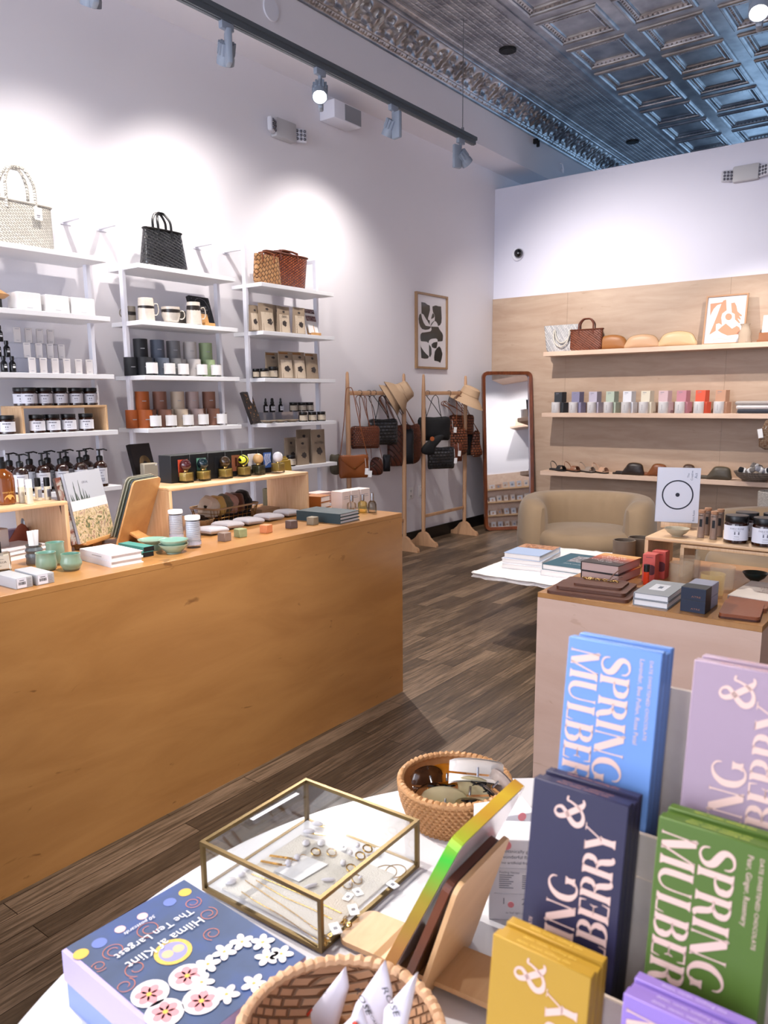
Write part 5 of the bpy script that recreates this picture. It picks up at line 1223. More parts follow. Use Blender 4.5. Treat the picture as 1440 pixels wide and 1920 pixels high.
bookstack((1252, 1143.5), (1186, 1134), (1286, 1117.5), PZ, [('grey cloth book under its twin on the plinth', .022, GC, 'y+', None), ('grey cloth book with a white title patch, uppermost of the two on the plinth', .022, GC, 'y+', art_grey, (.003, 0, 0))], 'grey cloth books')
def navybox(lb, z, dz=0):
    c, a, b, rz = nlr((1320.8, 1152), (1274, 1146), (1345.5, 1133.5), PZ)
    t = thing('navy_gift_box', lb, 'box', (c.x, c.y, z), rz, 'navy gift boxes')
    g = G(); g.box((-a/2, -b/2, 0), (a/2, b/2, .0405), bev=.0015, seg=1); g.build('box_body', mt('lavender grey board', '#8b8c9c', .6), t, key='nvb')
    g = G(); g.box((-a/2-.0008, -b/2-.0006, .001), (-a/2+.0008, b/2, .0398)); g.build('navy_end', mt('navy paper', '#101d36', .5), t, key='nve')
    g = G(); g.box((-a/2+.001, -b/2-.001, -.0), (-a/2+a*.42, b/2+.001, .0412)); g.build('black_sleeve', mt('black sleeve', '#15161a', .5), t, key='nvs')
    g = G(); g.text('ATRE', .0085, TR(-a/2-.001, -b*.12, .012) @ Matrix.Rotation(-pi/2, 4, 'Z') @ RX90, sx=1.5); g.build('lettering', mt('copper print', '#8a5a45', .5), t, key='nvt')
navybox('navy and grey gift box at the bottom of the pair on the plinth', PZ); navybox('navy and grey gift box on top of its twin on the plinth', PZ+.041)
def slab_leather(lb, N, L, R, z, th, m, cat, name, sc=1, off=(0, 0), group=None, dr=0):
    c, a, b, rz = nlr(N, L, R, PZ); g = G(); out = rr2(a*sc, b*sc, .015)
    g.ext(out, 0, th*.45); g.ext([(x*.985, y*.985) for x, y in out], th*.45, th*.55); g.ext(out, th*.55, th)
    o = g.build(name, m); o.location = (c.x+off[0], c.y+off[1], z); o.rotation_euler = (0, 0, rz+dr); tag(o, lb, cat, group); return o, a, b
def rr2(w, d, r, n=4):
    o = []
    for cx, cy, a0 in ((w/2-r, -d/2+r, -90), (w/2-r, d/2-r, 0), (-w/2+r, d/2-r, 90), (-w/2+r, -d/2+r, 180)): o += arc(cx, cy, r, a0, a0+90, n)
    return o
CL = mt('chocolate leather', '#5d3420', .45, bump=.25, bscale=60)
slab_leather('largest brown leather pouch at the bottom of the pile on the plinth corner', (1177, 1132), (1038, 1106), (1204, 1108), PZ, .012, CL, 'pouch', 'leather_pouch', group='brown leather pouches')
slab_leather('medium brown leather pouch in the middle of the pile on the plinth corner', (1177, 1132), (1038, 1106), (1204, 1108), PZ+.012, .012, CL, 'pouch', 'leather_pouch', .86, (.02, .0), group='brown leather pouches')
o, a, b = slab_leather('smallest brown leather pouch on top with a brass chain zip and tassel', (1177, 1132), (1038, 1106), (1204, 1108), PZ+.024, .008, CL, 'pouch', 'leather_pouch', .6, (.035, -.012), group='brown leather pouches')
g = G()
for k in range(12): g.tube([(.02+.004*cos(q), .07-.011*k+.006*sin(q), .012+.003*sin(q+k)) for q in [2*pi*i/8 for i in range(8)]], .0018, 5, closed=True)
g.build('chain_zip', BRASS, o); g = G(); g.tube([(.01, -.02, .012), (.05, -.03, .03), (.075, -.045, .045)], .003, 6, flat=.5); g.tube([(.01, -.02, .012), (.05, -.05, .022), (.06, -.06, .022)], .003, 6, flat=.5); g.build('tassel', CL, o)
TW = mt('russet leather', '#86492b', .45, bump=.2, bscale=90)
slab_leather('russet leather wallet at the plinth edge, the lower one in front', (1424.5, 1168), (1348, 1155.5), (1434, 1140), PZ, .006, mt('dark russet edge', '#4a2416', .5), 'wallet', 'leather_wallet', group='russet wallets')
slab_leather('russet leather wallet lying on top at the plinth edge', (1424.5, 1168), (1348, 1155.5), (1434, 1140), PZ+.006, .010, TW, 'wallet', 'leather_wallet', .98, group='russet wallets')
slab_leather('russet leather wallet tucked behind the front pair under the white paperback', (1437, 1150), (1362, 1137), (1447, 1124), PZ, .014, TW, 'wallet', 'leather_wallet', group='russet wallets')
def art_things(r, w, d, t):
    flat_text(r, [('WHEN', .021, 0, .052), ('THINGS', .021, 0, .026), ('FALL', .021, 0, 0), ('APART', .021, 0, -.026)], mt('rose gold print', '#a08070', .5), t+.0006, -pi/2, 'lettering', (0, .004))
bookstack((1482, 1142), (1367, 1122), (1520, 1112), PZ, [('cream paperback with rose gold title WHEN THINGS FALL APART at the plinth edge', .016, mt('cream paperback', '#d9cdc2', .5), 'y+', art_things)], 'books on the plinth')
# coral cartons and roll-on
CORAL = mt('coral carton', '#c8564c', .55)
for k, (N, L, R, lb) in enumerate((((1227, 1093), (1206, 1089), (1234, 1088), 'coral carton with a plum circle standing behind the red roll-on'), ((1239.5, 1089), (1218, 1084.5), (1246.5, 1084), 'coral carton behind the first coral carton'))):
    c, a, b, rz = nlr(N, L, R, PZ); a = max(a, .03); h = .108
    t = thing('coral_carton', lb, 'carton', (c.x+.03*k, c.y-.004*k, PZ), 0, 'coral cartons')
    g = G(); g.box((-a/2, -b/2, 0), (a/2, b/2, h), bev=.001, seg=1); g.build('carton_body', CORAL, t)
    g = G(); n = 20; g.add([(-a/2-.0004, max(-b/2, min(b/2, -b*.2+.02*cos(2*pi*i/n))), h*.45+.02*sin(2*pi*i/n)) for i in range(n)], [list(range(n))[::-1]]); g.box((-a/2-.0005, -b*.3, h*.88), (-a/2, b*.25, h*.9)); g.box((-a/2-.0005, -b*.1, h*.2), (-a/2, b*.2, h*.215)); g.build('print', mt('plum print', '#5d3038', .5), t)
p = at(1211, 1096, Z=PZ); t = thing('rollon_bottle', 'red roll-on perfume with black cap in front of the coral cartons', 'bottle', (p.x, p.y, PZ))
g = G(); g.cyl((0, 0), .0105, 0, .05, 18, bev=.001); g.build('bottle_body', mt('red glass', '#d23a1c', .1, coat=.6), t); g = G(); g.cyl((0, 0), .0108, .05, .078, 18, bev=.001); g.build('cap', BLACK, t)
def tumbler(lb, px, py, r, h, m, m2=None):
    p = at(px, py, Z=PZ); t = thing('glass_tumbler', lb, 'glass', (p.x, p.y, PZ), 0, 'swirled glass tumblers')
    g = G(); g.lathe([(r*.86, 0), (r*.9, .004), (r, h), (r-.0025, h), (r*.86, .012), (1e-6, .011)], 32, fn=lambda q, z, a, i: (q*(1+.012*sin(3*a+z*40)), z)); g.build('glass', m, t); return t
GAM = mt('pale amber swirled glass', '#d9bd78', .08, alpha=.24, noise=.25, nscale=25, coat=.6); GSM = mt('smoky pale glass', '#cdb99c', .08, alpha=.17, noise=.25, nscale=25, coat=.6)
tumbler('pale swirled glass tumbler nearest the coral cartons', 1276, 1098, .043, .088, GSM); tumbler('clear swirled tumbler behind the amber one, further from the edge', 1292, 1086, .040, .088, GSM)
tumbler('amber swirled glass tumbler behind the navy gift boxes', 1334, 1119, .042, .084, GAM); tumbler('smoky swirled glass tumbler beside the dark bowl', 1352, 1108, .044, .092, GSM)
def bowl(lb, p, r, h, m, group=None, foot=.45, inner=None, name='ceramic_bowl'):
    t = thing(name, lb, 'bowl', p, 0, group)
    g = G(); g.lathe([(r*foot, 0), (r*foot, h*.08), (r*.75, h*.45), (r, h*.95), (r*1.0, h), (r*.95, h*.97), (r*.7, h*.5), (r*.3, h*.22), (1e-6, h*.2)], 36); g.build('bowl', m, t)
    if inner: g = G(); g.lathe([(r*.955, h*.985), (r*.705, h*.52), (r*.3, h*.235), (1e-6, h*.215)], 36); g.build('inner_glaze', inner, t)
    return t
p = at(1415, 1090, Z=PZ); bowl('small dark green bowl behind the cream paperback', (p.x, p.y, PZ), .045, .035, mt('dark green glaze', '#1e2a28', .3, coat=.5), foot=.35)
for k, (px, r) in enumerate(((1169.5, .046), (1198, .048))):
    X = 3.16+.10*k; y = at(px, 1040, X=X).y; t = thing('stoneware_pot', 'matt taupe cylinder pot %s' % ['in front, next to the bamboo riser leg', 'behind, half hidden by the bamboo riser'][k], 'pot', (X, y, PZ), 0, 'taupe cylinder pots')
    g = G(); g.lathe([(r*.97, 0), (r, .003), (r, .105), (r-.005, .105), (r-.005, .01), (1e-6, .009)], 36); g.build('pot', mt('taupe stoneware', '#6e5f50', .75), t)
# bamboo riser
PR = PZ+.152
t = thing('bamboo_riser', 'bamboo bridge riser on the plinth carrying the white circle book and dark jars', 'display riser', (3.03, .99, PZ))
g = G(); g.box((-.0, -.75, .138), (.335, 0, .152), bev=.004); g.build('top_board', wood('bamboo y', '#cba277', '#ddb990', (14, 1.2, 14), 6, .45), t)
for y in (0, -.75+.014): g = G(); g.box((0, y-.014, 0), (.335, y, .139), bev=.001, seg=1); g.build('side_board', BAMBOO, t)
t = thing('bamboo_riser', 'second bamboo riser further back whose end board shows under the first', 'display riser', (3.06, .86, PZ))
g = G(); g.box((0.0, -.5, .116), (.16, 0, .13), bev=.003); g.build('top_board', BAMBOO, t)
for y in (0, -.486): g = G(); g.box((0, y-.014, 0), (.16, y, .117)); g.build('side_board', BAMBOO, t)
# white book with circle
cp = at(1267, 980, Z=PR+.018); ang = radians(-75.5)
e_ = easel('small bamboo easel holding the white circle book on the riser', (3.326, .958, PR), .12, ang, BAMBOO)
def circ(r, w, h):
    g = G(); n = 60; R = w*.365; cx, cz = .0, h*.5
    A = [(cx+R*cos(2*pi*i/n), cz+R*sin(2*pi*i/n)) for i in range(n+1)]; B = [(cx+(R-.0055)*cos(2*pi*i/n), cz+(R-.0055)*sin(2*pi*i/n)) for i in range(n+1)]
    g.ribbon(A, B, .0005, RX90); g.add([(cx+.0085*cos(2*pi*i/20), -.0006, cz+.0085*sin(2*pi*i/20)) for i in range(20)], [list(range(20))]); g.build('circle_and_dot', mt('blue black ink', '#1d1d2b', .6), r)
    g = G(); Mz = TR(w*.40, -.0006, h*.86) @ RX90 @ Matrix.Rotation(pi/2, 4, 'Z')
    g.text('The', .012, Mz @ TR(.0, .03, 0)); g.text('Creative', .012, Mz @ TR(.0, .016, 0)); g.text('Act', .016, Mz); g.text('Rick Rubin', .011, TR(w*.40, -.0006, h*.13) @ RX90 @ Matrix.Rotation(pi/2, 4, 'Z')); g.build('lettering', mt('slate ink', '#5d6678', .6), r)
a, b = at(1227, 977, Z=PR+.022), at(1308, 981, Z=PR+.022); off = V((-.10, .0, 0))
standing('white book with a black circle and dot standing on the bamboo riser', V(((a.x+b.x)/2, (a.y+b.y)/2, PR+.022)), .172, .232, .02, mt('white linen cover', '#d0d0d8', .6), .22, ang, circ, group=None)
p = at(1269, 1005, Z=PR); bowl('small speckled cream bowl with a dark foot below the white circle book', (p.x, p.y, PR), .048, .032, mt('speckled cream bowl', '#a89c84', .35, noise=.2, nscale=80), foot=.4)
for k, (px, py) in enumerate(((1313.5, 1008), (1325, 1003), (1337, 1011), (1348.5, 1006))):
    p = at(px, py, Z=PR); t = thing('corked_tube', 'corked glass tube of brown salt, %s' % ['front one nearest the circle book', 'back one nearest the circle book', 'front one nearest the dark jars', 'back one nearest the dark jars'][k], 'bottle', (p.x, p.y, PR), 0, 'corked glass tubes')
    g = G(); g.cyl((0, 0), .0135, 0, .098, 20, bev=.002); g.build('tube_body', mt('brown salt in glass', '#8f7768', .12, coat=.7), t, key='ctb'); g = G(); g.cyl((0, 0), .0135, .098, .110, 16, bev=.002); g.build('cork', mt('cork', '#a97c5c', .8), t, key='ctc')
    g = G(); g.box((-.0142, -.006, .045), (-.0132, .004, .075)); g.box((-.0142, -.008, .088), (-.0134, .008, .090)); g.build('print', INK, t, key='ctp')
for k, (px, py) in enumerate(((1379, 1017), (1398, 1010), (1432, 1023), (1450, 1013))):
    p = at(px, py, Z=PR); j = jar('large dark candle jar with a white label, %s' % ['front one beside the corked tubes', 'back one behind the first jar', 'front one cut by the picture edge', 'back one at the picture edge'][k], (p.x, p.y, PR), .0425, .105, group='large dark candle jars', text='FABLE RUNE', key='big')
    j.rotation_euler = (0, 0, radians(-75))
# ------------------------------------------------------------------ long maple counter and everything on it
CZ, CX1, CY0, CY1 = .907, 2.992, 2.15, 2.96
t = thing('display_counter', 'long orange maple display counter in front of the white shelf units', 'counter', (-.4, CY0, 0))
g = G(); g.box((0, 0, .0), (CX1+.4, CY1-CY0, CZ-.02)); g.build('counter_body', MAPLE, t)
g = G(); g.box((0, 0, CZ-.02), (CX1+.4, CY1-CY0, CZ), bev=.001, seg=1); g.build('counter_top', MAPLE, t)
# risers
r1z, r2z = .19, .203
riser('bamboo bridge riser with the amber spray bottle, at the picture edge', .62, 1.519, 2.576, 2.93, CZ, r1z)
riser('bamboo bridge riser with the ball-capped perfumes on the maple counter', 1.905, 2.716, 2.50, 2.77, CZ, r2z)
R1, R2 = CZ+r1z, CZ+r2z
# amber spray bottle
p = at(9, 945, Z=R1); t = thing('spray_bottle', 'big amber glass spray bottle with a gold half-moon on its label', 'bottle', (p.x, p.y, R1), -.4)
AMB2 = mt('amber brown glass', '#6e3709', .08, noise=.6, nscale=14, coat=.8)
g = G(); g.lathe([(.034, 0), (.038, .004), (.038, .085), (.034, .105), (.016, .122), (.013, .126), (.013, .132)], 32); g.build('bottle_body', AMB2, t)
g = G(); g.lathe([(.0155, .125), (.0155, .148), (.011, .15), (.011, .165), (1e-6, .166)], 18); g.build('spray_nozzle', BLACK, t)
g = G(); g.lathe([(.0175, .150), (.0165, .188), (1e-6, .19)], 20); g.build('clear_cap', ACRY, t)
g = G(); R = .0384
tv, tf = textgeo('everyday'); s_ = .0115; g.add([(R*sin(x*s_/R+.35), -R*cos(x*s_/R+.35), .044+y*s_) for x, y in tv], tf)
n = 16; vs = [(R*sin(.45), -R*cos(.45), .018)]+[(R*sin(.45+.5*cos(pi*i/n)), -R*cos(.45+.5*cos(pi*i/n)), .018+.018*sin(pi*i/n)) for i in range(n+1)]; g.add(vs, [(0, i+1, i+2) for i in range(n)]); g.build('print', mt('gold print', '#c79a52', .4), t)
for k, (px, py, c) in enumerate(((42, 943, 0), (57, 945, 0), (73, 938, 1), (90, 937, 1))):
    p = at(px, py, Z=R1); t = thing('rollon_vial', '%s capped clear roll-on vial on the riser, %s the amber spray bottle' % (['white', 'black'][c], ['nearest', 'second from', 'third from', 'farthest from'][k]), 'bottle', (p.x, p.y, R1), 0, 'roll-on vials on the riser')
    g = G(); g.cyl((0, 0), .0115, 0, .058 if not c else .05, 18, bev=.001); g.build('vial_body', mt('pale liquid vial', '#c9c2ae', .12, coat=.6), t, key='rv%d' % c)
    g = G(); g.cyl((0, 0), .0105, .058 if not c else .05, .086 if not c else .082, 18, bev=.001); g.build('cap', WHITE if not c else BLACK, t, key='rc%d' % c)
    if c: g = G(); g.box((-.007, -.0122, .012), (.007, -.0112, .04)); g.build('print', GREYINK, t)
# under riser 1
boxy('lavender_card', 'lavender card box standing at the back under the first bamboo riser', 'box', (at(10, 1015, Z=CZ).x, 2.86, CZ), (.14, .03, .07), mt('lavender card', '#a59bc0', .6), mark=[(.1, .8, .5, .06)])
pump('small pump bottle standing behind the counter riser, seen through its opening', (at(56, 990, Y=2.88).x, 2.88, CZ), .85)
c, a, b, rz = nlr((46, 1047), (8, 1038), (75, 1036), CZ)
c = at(20, 1040, Z=CZ)
for k, (th, dz, sc) in enumerate(((.022, 0, 1), (.014, .022, .92))):
    book(['white hardback at the bottom of the pile under the first bamboo riser', 'white hardback on top of the pile under the first bamboo riser'][k], (1.36+.0*k, 2.70, CZ+dz), .2*sc, .16*sc, th, WCOV, .2, 'white books under the riser', 'y+')
g = G(); puff(g, blob([(-.06, 0), (.06, 0), (.03, .05), (0, .09), (-.04, .05)], 3), .04); o = g.build('folded_cloth', mt('terracotta cloth', '#9c5a48', .9)); o.location = (1.50-.02, 2.84, CZ); tag(o, 'terracotta folded cloth under the first bamboo riser', 'cloth')
# perfume with black cap at the edge, carton behind
p = at(10, 1072, Z=CZ); t = thing('perfume_bottle', 'square clear perfume bottle with a black cap and a CAMELLIA label', 'perfume', (p.x-.01, p.y+.02, CZ), -.3)
g = G(); g.box((-.036, -.016, 0), (.036, .016, .062), bev=.004); g.build('bottle_body', glass('clear label glass', '#eeeade', .5), t)
g = G(); g.cyl((0, 0), .0125, .062, .098, 18, bev=.001); g.build('cap', BLACK, t)
g = G(); g.box((-.03, -.0172, .01), (.03, -.0164, .052)); lb = g.build('label', mt('beige label', '#b9b2a6', .6), t)
art_lines([('CAMELLIA', .0095, .0, .032), ('eau de parfum', .005, 0, .042), ('50 ml', .005, 0, .02)], INK, lb).location = (0, -.017, 0)
boxy('perfume_carton', 'pale grey perfume carton behind the black-capped bottle', 'carton', (at(6, 1045, Z=CZ).x, at(6, 1045, Z=CZ).y+.03, CZ), (.06, .05, .1), CART, rz=.2, bev=.003)
for k, (N, L, R) in enumerate((((31, 1106), (-9, 1094), (62.5, 1099.5)), ((70, 1098.5), (30, 1086.5), (102.8, 1092)))):
    c, a, b, rz = nlr(N, L, R, CZ); h = .033
    t = thing('grey_soap_box', ['grey carton with a barcode sticker, nearer the picture edge', 'grey carton with a barcode sticker beside the green cups'][k], 'box', c, rz, 'grey cartons with barcode stickers')
    g = G(); g.box((-a/2, -b/2, 0), (a/2, b/2, h), bev=.002, seg=2); g.build('carton_body', mt('stone grey board', '#a7a7a9', .6), t)
    g = G(); g.box((-a*.44, -b/2-.0006, h*.08), (a*.12, -b/2, h*.95)); st = g.build('sticker', mt('white sticker', '#dddde6', .5), t)
    g = G(); rnd = random.Random(k)
    x = -a*.36
    while x < a*.02: w_ = rnd.choice((.0006, .001, .0016)); g.box((x, -b/2-.0009, h*.35), (x+w_, -b/2-.0006, h*.62)); x += w_+rnd.choice((.0008, .0012))
    g.box((-a*.3, -b/2-.0009, h*.72), (-a*.02, -b/2-.0006, h*.77)); g.build('barcode', INK, st)
    g = G()
    for i in range(5): g.box((a*.18, -b/2-.0004, h*(.2+.14*i)), (a*(.40-.03*(i % 2)), -b/2, h*(.23+.14*i)))
    g.build('print', GREYINK, t)
# ceramics at the left
GRG = mt('sage green glaze', '#7c957f', .28, noise=.2, nscale=25, coat=.5); GRI = mt('teal inner glaze', '#65907f', .25, coat=.5); GRB = mt('brown glaze foot', '#7a6a4e', .4)
def cup(lb, px, py, prof, body, inner, group='green handmade cups', fn=None, name='ceramic_cup'):
    p = at(px, py, Z=CZ); t = thing(name, lb, 'cup', (p.x, p.y, CZ), 0, group); rt, ht = prof[-1]
    g = G(); g.lathe([(prof[0][0]*.9, 0)]+prof[1:]+[(rt-.003, ht)], 32); g.build('cup', body, t)
    g = G(); g.lathe([(rt-.003, ht)]+[(max(r-.004, .001), z) for r, z in prof[::-1][1:]]+[(1e-6, .008)], 32); g.build('inner_glaze', inner, t)
    g = G(); g.lathe([(prof[0][0], 0), (prof[0][0]+.0006, prof[1][1]*.5), (prof[1][0]+.0006, prof[1][1])], 32); g.build('bare_foot', GRB, t); return t
cup('low green cup in front, beside the grey barcode cartons', 88, 1069, [(.025, 0), (.03, .006), (.0335, .02), (.031, .04), (.030, .055), (.032, .06)], GRG, GRI)
cup('taller green cup at the back of the three', 106, 1059, [(.022, 0), (.024, .008), (.027, .03), (.030, .05), (.0285, .065), (.0305, .078)], GRG, GRI)
cup('round-bellied green cup nearest the white books', 134.5, 1069, [(.022, 0), (.026, .006), (.0335, .02), (.034, .028), (.029, .042), (.0305, .056)], GRG, GRI)
t = cup('ribbed slate-grey vase holding white scent strips', 66, 1058, [(.026, 0), (.028, .006), (.027, .022), (.029, .032), (.025, .04), (.029, .05), (.0235, .06), (.027, .068)], mt('slate glaze', '#565c60', .25, coat=.5), mt('slate inner', '#3d4245', .4), group=None, name='ceramic_vase')
pv = t.location
for k, (dx, rx, w) in enumerate(((-.008, .12, .016), (.004, -.05, .015), (.012, -.15, .012))):
    g = G(); g.box((-w/2, -.0004, .012), (w/2, .0004, .118), bev=0); o = g.build('scent_strip', WHITE); o.location = (pv.x+dx*.6, pv.y+.004*k-.004, CZ); o.rotation_euler = (.05, -rx*.5, -.5); tag(o, 'white paper scent strip in the slate vase, %s' % ['tilted outwards', 'upright middle one', 'narrow one at the back'][k], 'paper strip', 'scent strips')
# magazines
EM = EASELW
def holder(lb, a, b, ang, lean_, h_board, foot_back):
    mid = (V(a)+V(b))/2; w = (V(b)-V(a)).length; t = thing('wooden_display_stand', lb, 'display stand', (mid.x, mid.y, CZ), ang)
    return t, w
a, b = V((1.545, 2.573, 0)), V((1.765, 2.676, 0)); ang = radians(25.1); mid = (a+b)/2
t = thing('wooden_display_stand', 'plywood stand holding two nature magazines beside the bamboo riser', 'display stand', (mid.x, mid.y, CZ), ang)
g = G(); g.box((-.10, -.02, .018), (.10, .028, .026), bev=.003); g.box((-.10, -.022, .018), (.10, -.016, .034), bev=.002); g.build('front_lip', EM, t)
g = G(); g.box((-.095, 0, 0), (.095, .009, .2), TR(0, .026, 0, -.2), bev=.003); g.build('back_board', EM, t); g = G(); g.box((-.03, .0, 0), (.03, .12, .012)); g.build('foot', EM, t)
def desert(r, w, h):
    g = G(); g.box((-w/2, -.0006, h*.0), (w/2, -.0002, h*.46)); g.build('desert_photo', photo('desert photo', ['#33382c', '#6d7350', '#b9a078', '#d2bfa2', '#8a5f44', '#c9b8b0'], 26, dist=2.5), r)
    g = G(); g.box((-w*.5, -.0012, h*.46), (w/2, -.0006, h*.60)); bd = g.build('belly_band', mt('grey white band', '#cfccd0', .6), r)
    g = G(); rnd = random.Random(4)
    for i in range(11):
        x = -w*.42+i*w*.045+rnd.uniform(-.004, .004); hh = rnd.uniform(.02, .085)*(1 if i < 6 else .6); dx = rnd.uniform(-.012, .004)
        g.add([(x-.003, -.001, h*.6), (x+.003, -.001, h*.6), (x+dx+.0005, -.001, h*.6+hh), (x+dx-.0005, -.001, h*.6+hh)], [(0, 1, 2, 3)])
    g.build('grass_drawing', mt('dark green print', '#3d4a3f', .6), r)
    g = G()
    for i in range(16):
        x = w*rnd.uniform(-.35, .45); z = h*rnd.uniform(.04, .4); l = rnd.uniform(.01, .03); a_ = rnd.uniform(-1, 1)
        g.add([(x, -.001, z), (x+.002, -.001, z), (x+l*sin(a_)+.001, -.001, z+l), (x+l*sin(a_), -.001, z+l)], [(0, 1, 2, 3)])
    g.build('shrub_print', mt('shrub print', '#3f4238', .6), r)
    art_lines([('CEREAL', .012, 0, h*.84), ('volume nineteen', .008, 0, h*.53)], GREYINK, bd)
ex = V((cos(ang), sin(ang), 0)); ey = V((-sin(ang), cos(ang), 0))
pm = mid-ey*.006
standing('grey magazine with tall grasses and a desert photo, in front on the plywood stand', (pm.x-.0, pm.y, CZ+.027), .232, .262, .012, mt('magazine grey', '#a9abb4', .5), .19, ang, desert, 'magazine', 'magazine', group='magazines on the plywood stand')
def botan(r, w, h): G().box((-w/2, -.0008, 0), (w/2, -.0002, h)).build('photo', photo('botanic photo', ['#17181a', '#7a4638', '#a9a39c', '#2f3b33'], 22), r)
pm = mid+ey*.009-ex*.030
standing('magazine with a dark botanical cover tucked behind the grey one', (pm.x, pm.y, CZ+.027), .232, .25, .010, mt('magazine brown', '#4a3a34', .5), .2, ang, botan, 'magazine', 'magazine', group='magazines on the plywood stand')
# plywood clip stand seen from the back with acrylic sleeves
a, b = V((1.699, 2.562, 0)), V((1.877, 2.631, 0)); ang = radians(21.3); mid = (a+b)/2
t = thing('wooden_display_stand', 'plywood sign stand seen from behind with clear sleeves, beside the green dish', 'display stand', (mid.x, mid.y, CZ), ang)
def rplate(w, h, r, y0, y1, z0=0, bot=True):
    g = G(); o = [(-w/2, z0), (w/2, z0)]+arc(w/2-r, z0+h-r, r, 0, 90, 6)+arc(-w/2+r, z0+h-r, r, 90, 180, 6); g.ext(o, -y1, -y0, RX90); return g
Ml = Matrix.Rotation(.355, 4, 'X')
g = rplate(.19, .262, .02, 0, .007); 
for i, v in enumerate(g.v): g.v[i] = tuple(Ml @ V(v))
g.build('plywood_board', EM, t)
g = G(); g.box((-.03, -.10, 0), (.03, .04, .010), TR(0, 0, .035, .45), bev=.002); g.build('foot', EM, t)
for k in range(3):
    g = rplate(.185, .245, .02, .010+.012*k, .018+.012*k, .02)
    for i, v in enumerate(g.v): g.v[i] = tuple(Ml @ V(v))
    o = g.build('clear_sleeve', [ACRY, mt('sleeve insert', '#8c8f6a', .4, noise=.4, nscale=20)][0], t)
    g = rplate(.18, .24, .018, .012+.012*k, .015+.012*k, .022)
    for i, v in enumerate(g.v): g.v[i] = tuple(Ml @ V(v))
    g.build('insert', mt('sleeve insert %d' % k, ['#4a5455', '#9c9c84', '#b0a890'][k], .4), t)
# white books, teal boxes
bookstack((209, 1065), (151, 1050), (269, 1054), CZ, [('white linen hardback under its twin in front of the magazines', .02, mt('white linen', '#dedadc', .7), 'x-', None), ('white linen hardback on top of its twin in front of the magazines', .02, mt('white linen', '#dedadc', .7), 'x-', lambda r, w, d, t: G().box((-w/2-.0005, -d*.2, t*.4), (-w/2, d*.1, t*.55)).build('print', mt('pale print', '#a9a4a6', .6), r), (.002, .003, .01))], 'white linen books')
for k in range(2):
    c, a, b, rz = nlr((268.5, 1045.5), (231, 1035), (288.5, 1041.8), CZ)
    t = thing('teal_card_box', ['teal-topped black card box, lower of the pair', 'teal-topped black card box, upper of the pair'][k], 'box', (c.x+.003*k, c.y+.004*k, CZ+.0175*k), rz+.05*k, 'teal and black card boxes')
    g = G(); g.box((-a/2, -b/2, 0), (a/2, b/2, .017)); g.build('box_body', BLACKM, t, key='tcb'); g = G(); g.box((-a/2-.0005, -b/2+.0005, .0), (-a/2+.001, b/2, .0172)); g.box((-a/2-.0005, -b/2+.0005, .0168), (a/2, b/2, .0176)); g.build('teal_lid', mt('teal paper', '#3f8a80', .5), t, key='tct')
MG = mt('mint glaze', '#9db8a2', .25, coat=.5); MI = mt('jade inner', '#7fa596', .2, coat=.5); WG = mt('white glaze foot', '#cfccc8', .4)
p = at(291, 1031, Z=CZ); t = thing('footed_dish', 'shallow jade green footed dish by the teal boxes', 'dish', (p.x, p.y+.01, CZ))
g = G(); g.lathe([(.03, 0), (.03, .012), (.026, .022), (.04, .03), (.053, .036), (.055, .04), (.052, .04)], 32); g.build('foot_and_rim', MG, t); g = G(); g.lathe([(.052, .040), (.04, .034), (.02, .031), (1e-6, .03)], 32); g.build('inner_glaze', MI, t)
p = at(330, 1037, Z=CZ); bowl('mint green bowl underneath, nested with another in front of the white-lidded jars', (p.x, p.y+.012, CZ), .053, .034, MG, 'nested mint bowls', .5, MI)
bowl('mint green bowl resting inside the other one, slightly tilted', (p.x+.002, p.y+.012, CZ+.017), .052, .032, MG, 'nested mint bowls', .3, MI)
for k, (px, py) in enumerate(((336, 1013), (368.5, 1027))):
    p = at(px, py, Z=CZ); t = thing('cotton_pad_jar', 'tall clear jar of white rounds with a white lid, %s' % ['the one behind', 'the one in front'][k], 'jar', (p.x, p.y+.015, CZ), 0, 'clear jars with white lids')
    g = G(); g.lathe([(.026, 0), (.028, .003), (.028, .095), (.024, .104), (.024, .108)], 28); g.build('glass', CLEAR, t, key='cpj')
    g = G(); g.lathe([(.0275, .106), (.0285, .107), (.0285, .118), (.027, .12), (1e-6, .12)], 28); g.build('lid', WHITE, t, key='cpl')
    g = G()
    for i in range(11): g.cyl((0, 0), .0255, .022+.0072*i, .0285+.0072*i, 22, bev=.001)
    st = g.build('stacked_rounds', mt('frosted rounds', '#c9cad2', .5), t, key='cps')
    g = G(); n = 16; vs = []
    for i in range(n+1): a_ = 2*pi*i/n; vs += [(.0284*cos(a_), .0284*sin(a_), .012), (.0284*cos(a_), .0284*sin(a_), .024)]
    g.add(vs, [(2*i, 2*i+2, 2*i+3, 2*i+1) for i in range(n)], sm=True); g.build('label_band', mt('pale band', '#b4b4c4', .6), t, key='cpb')
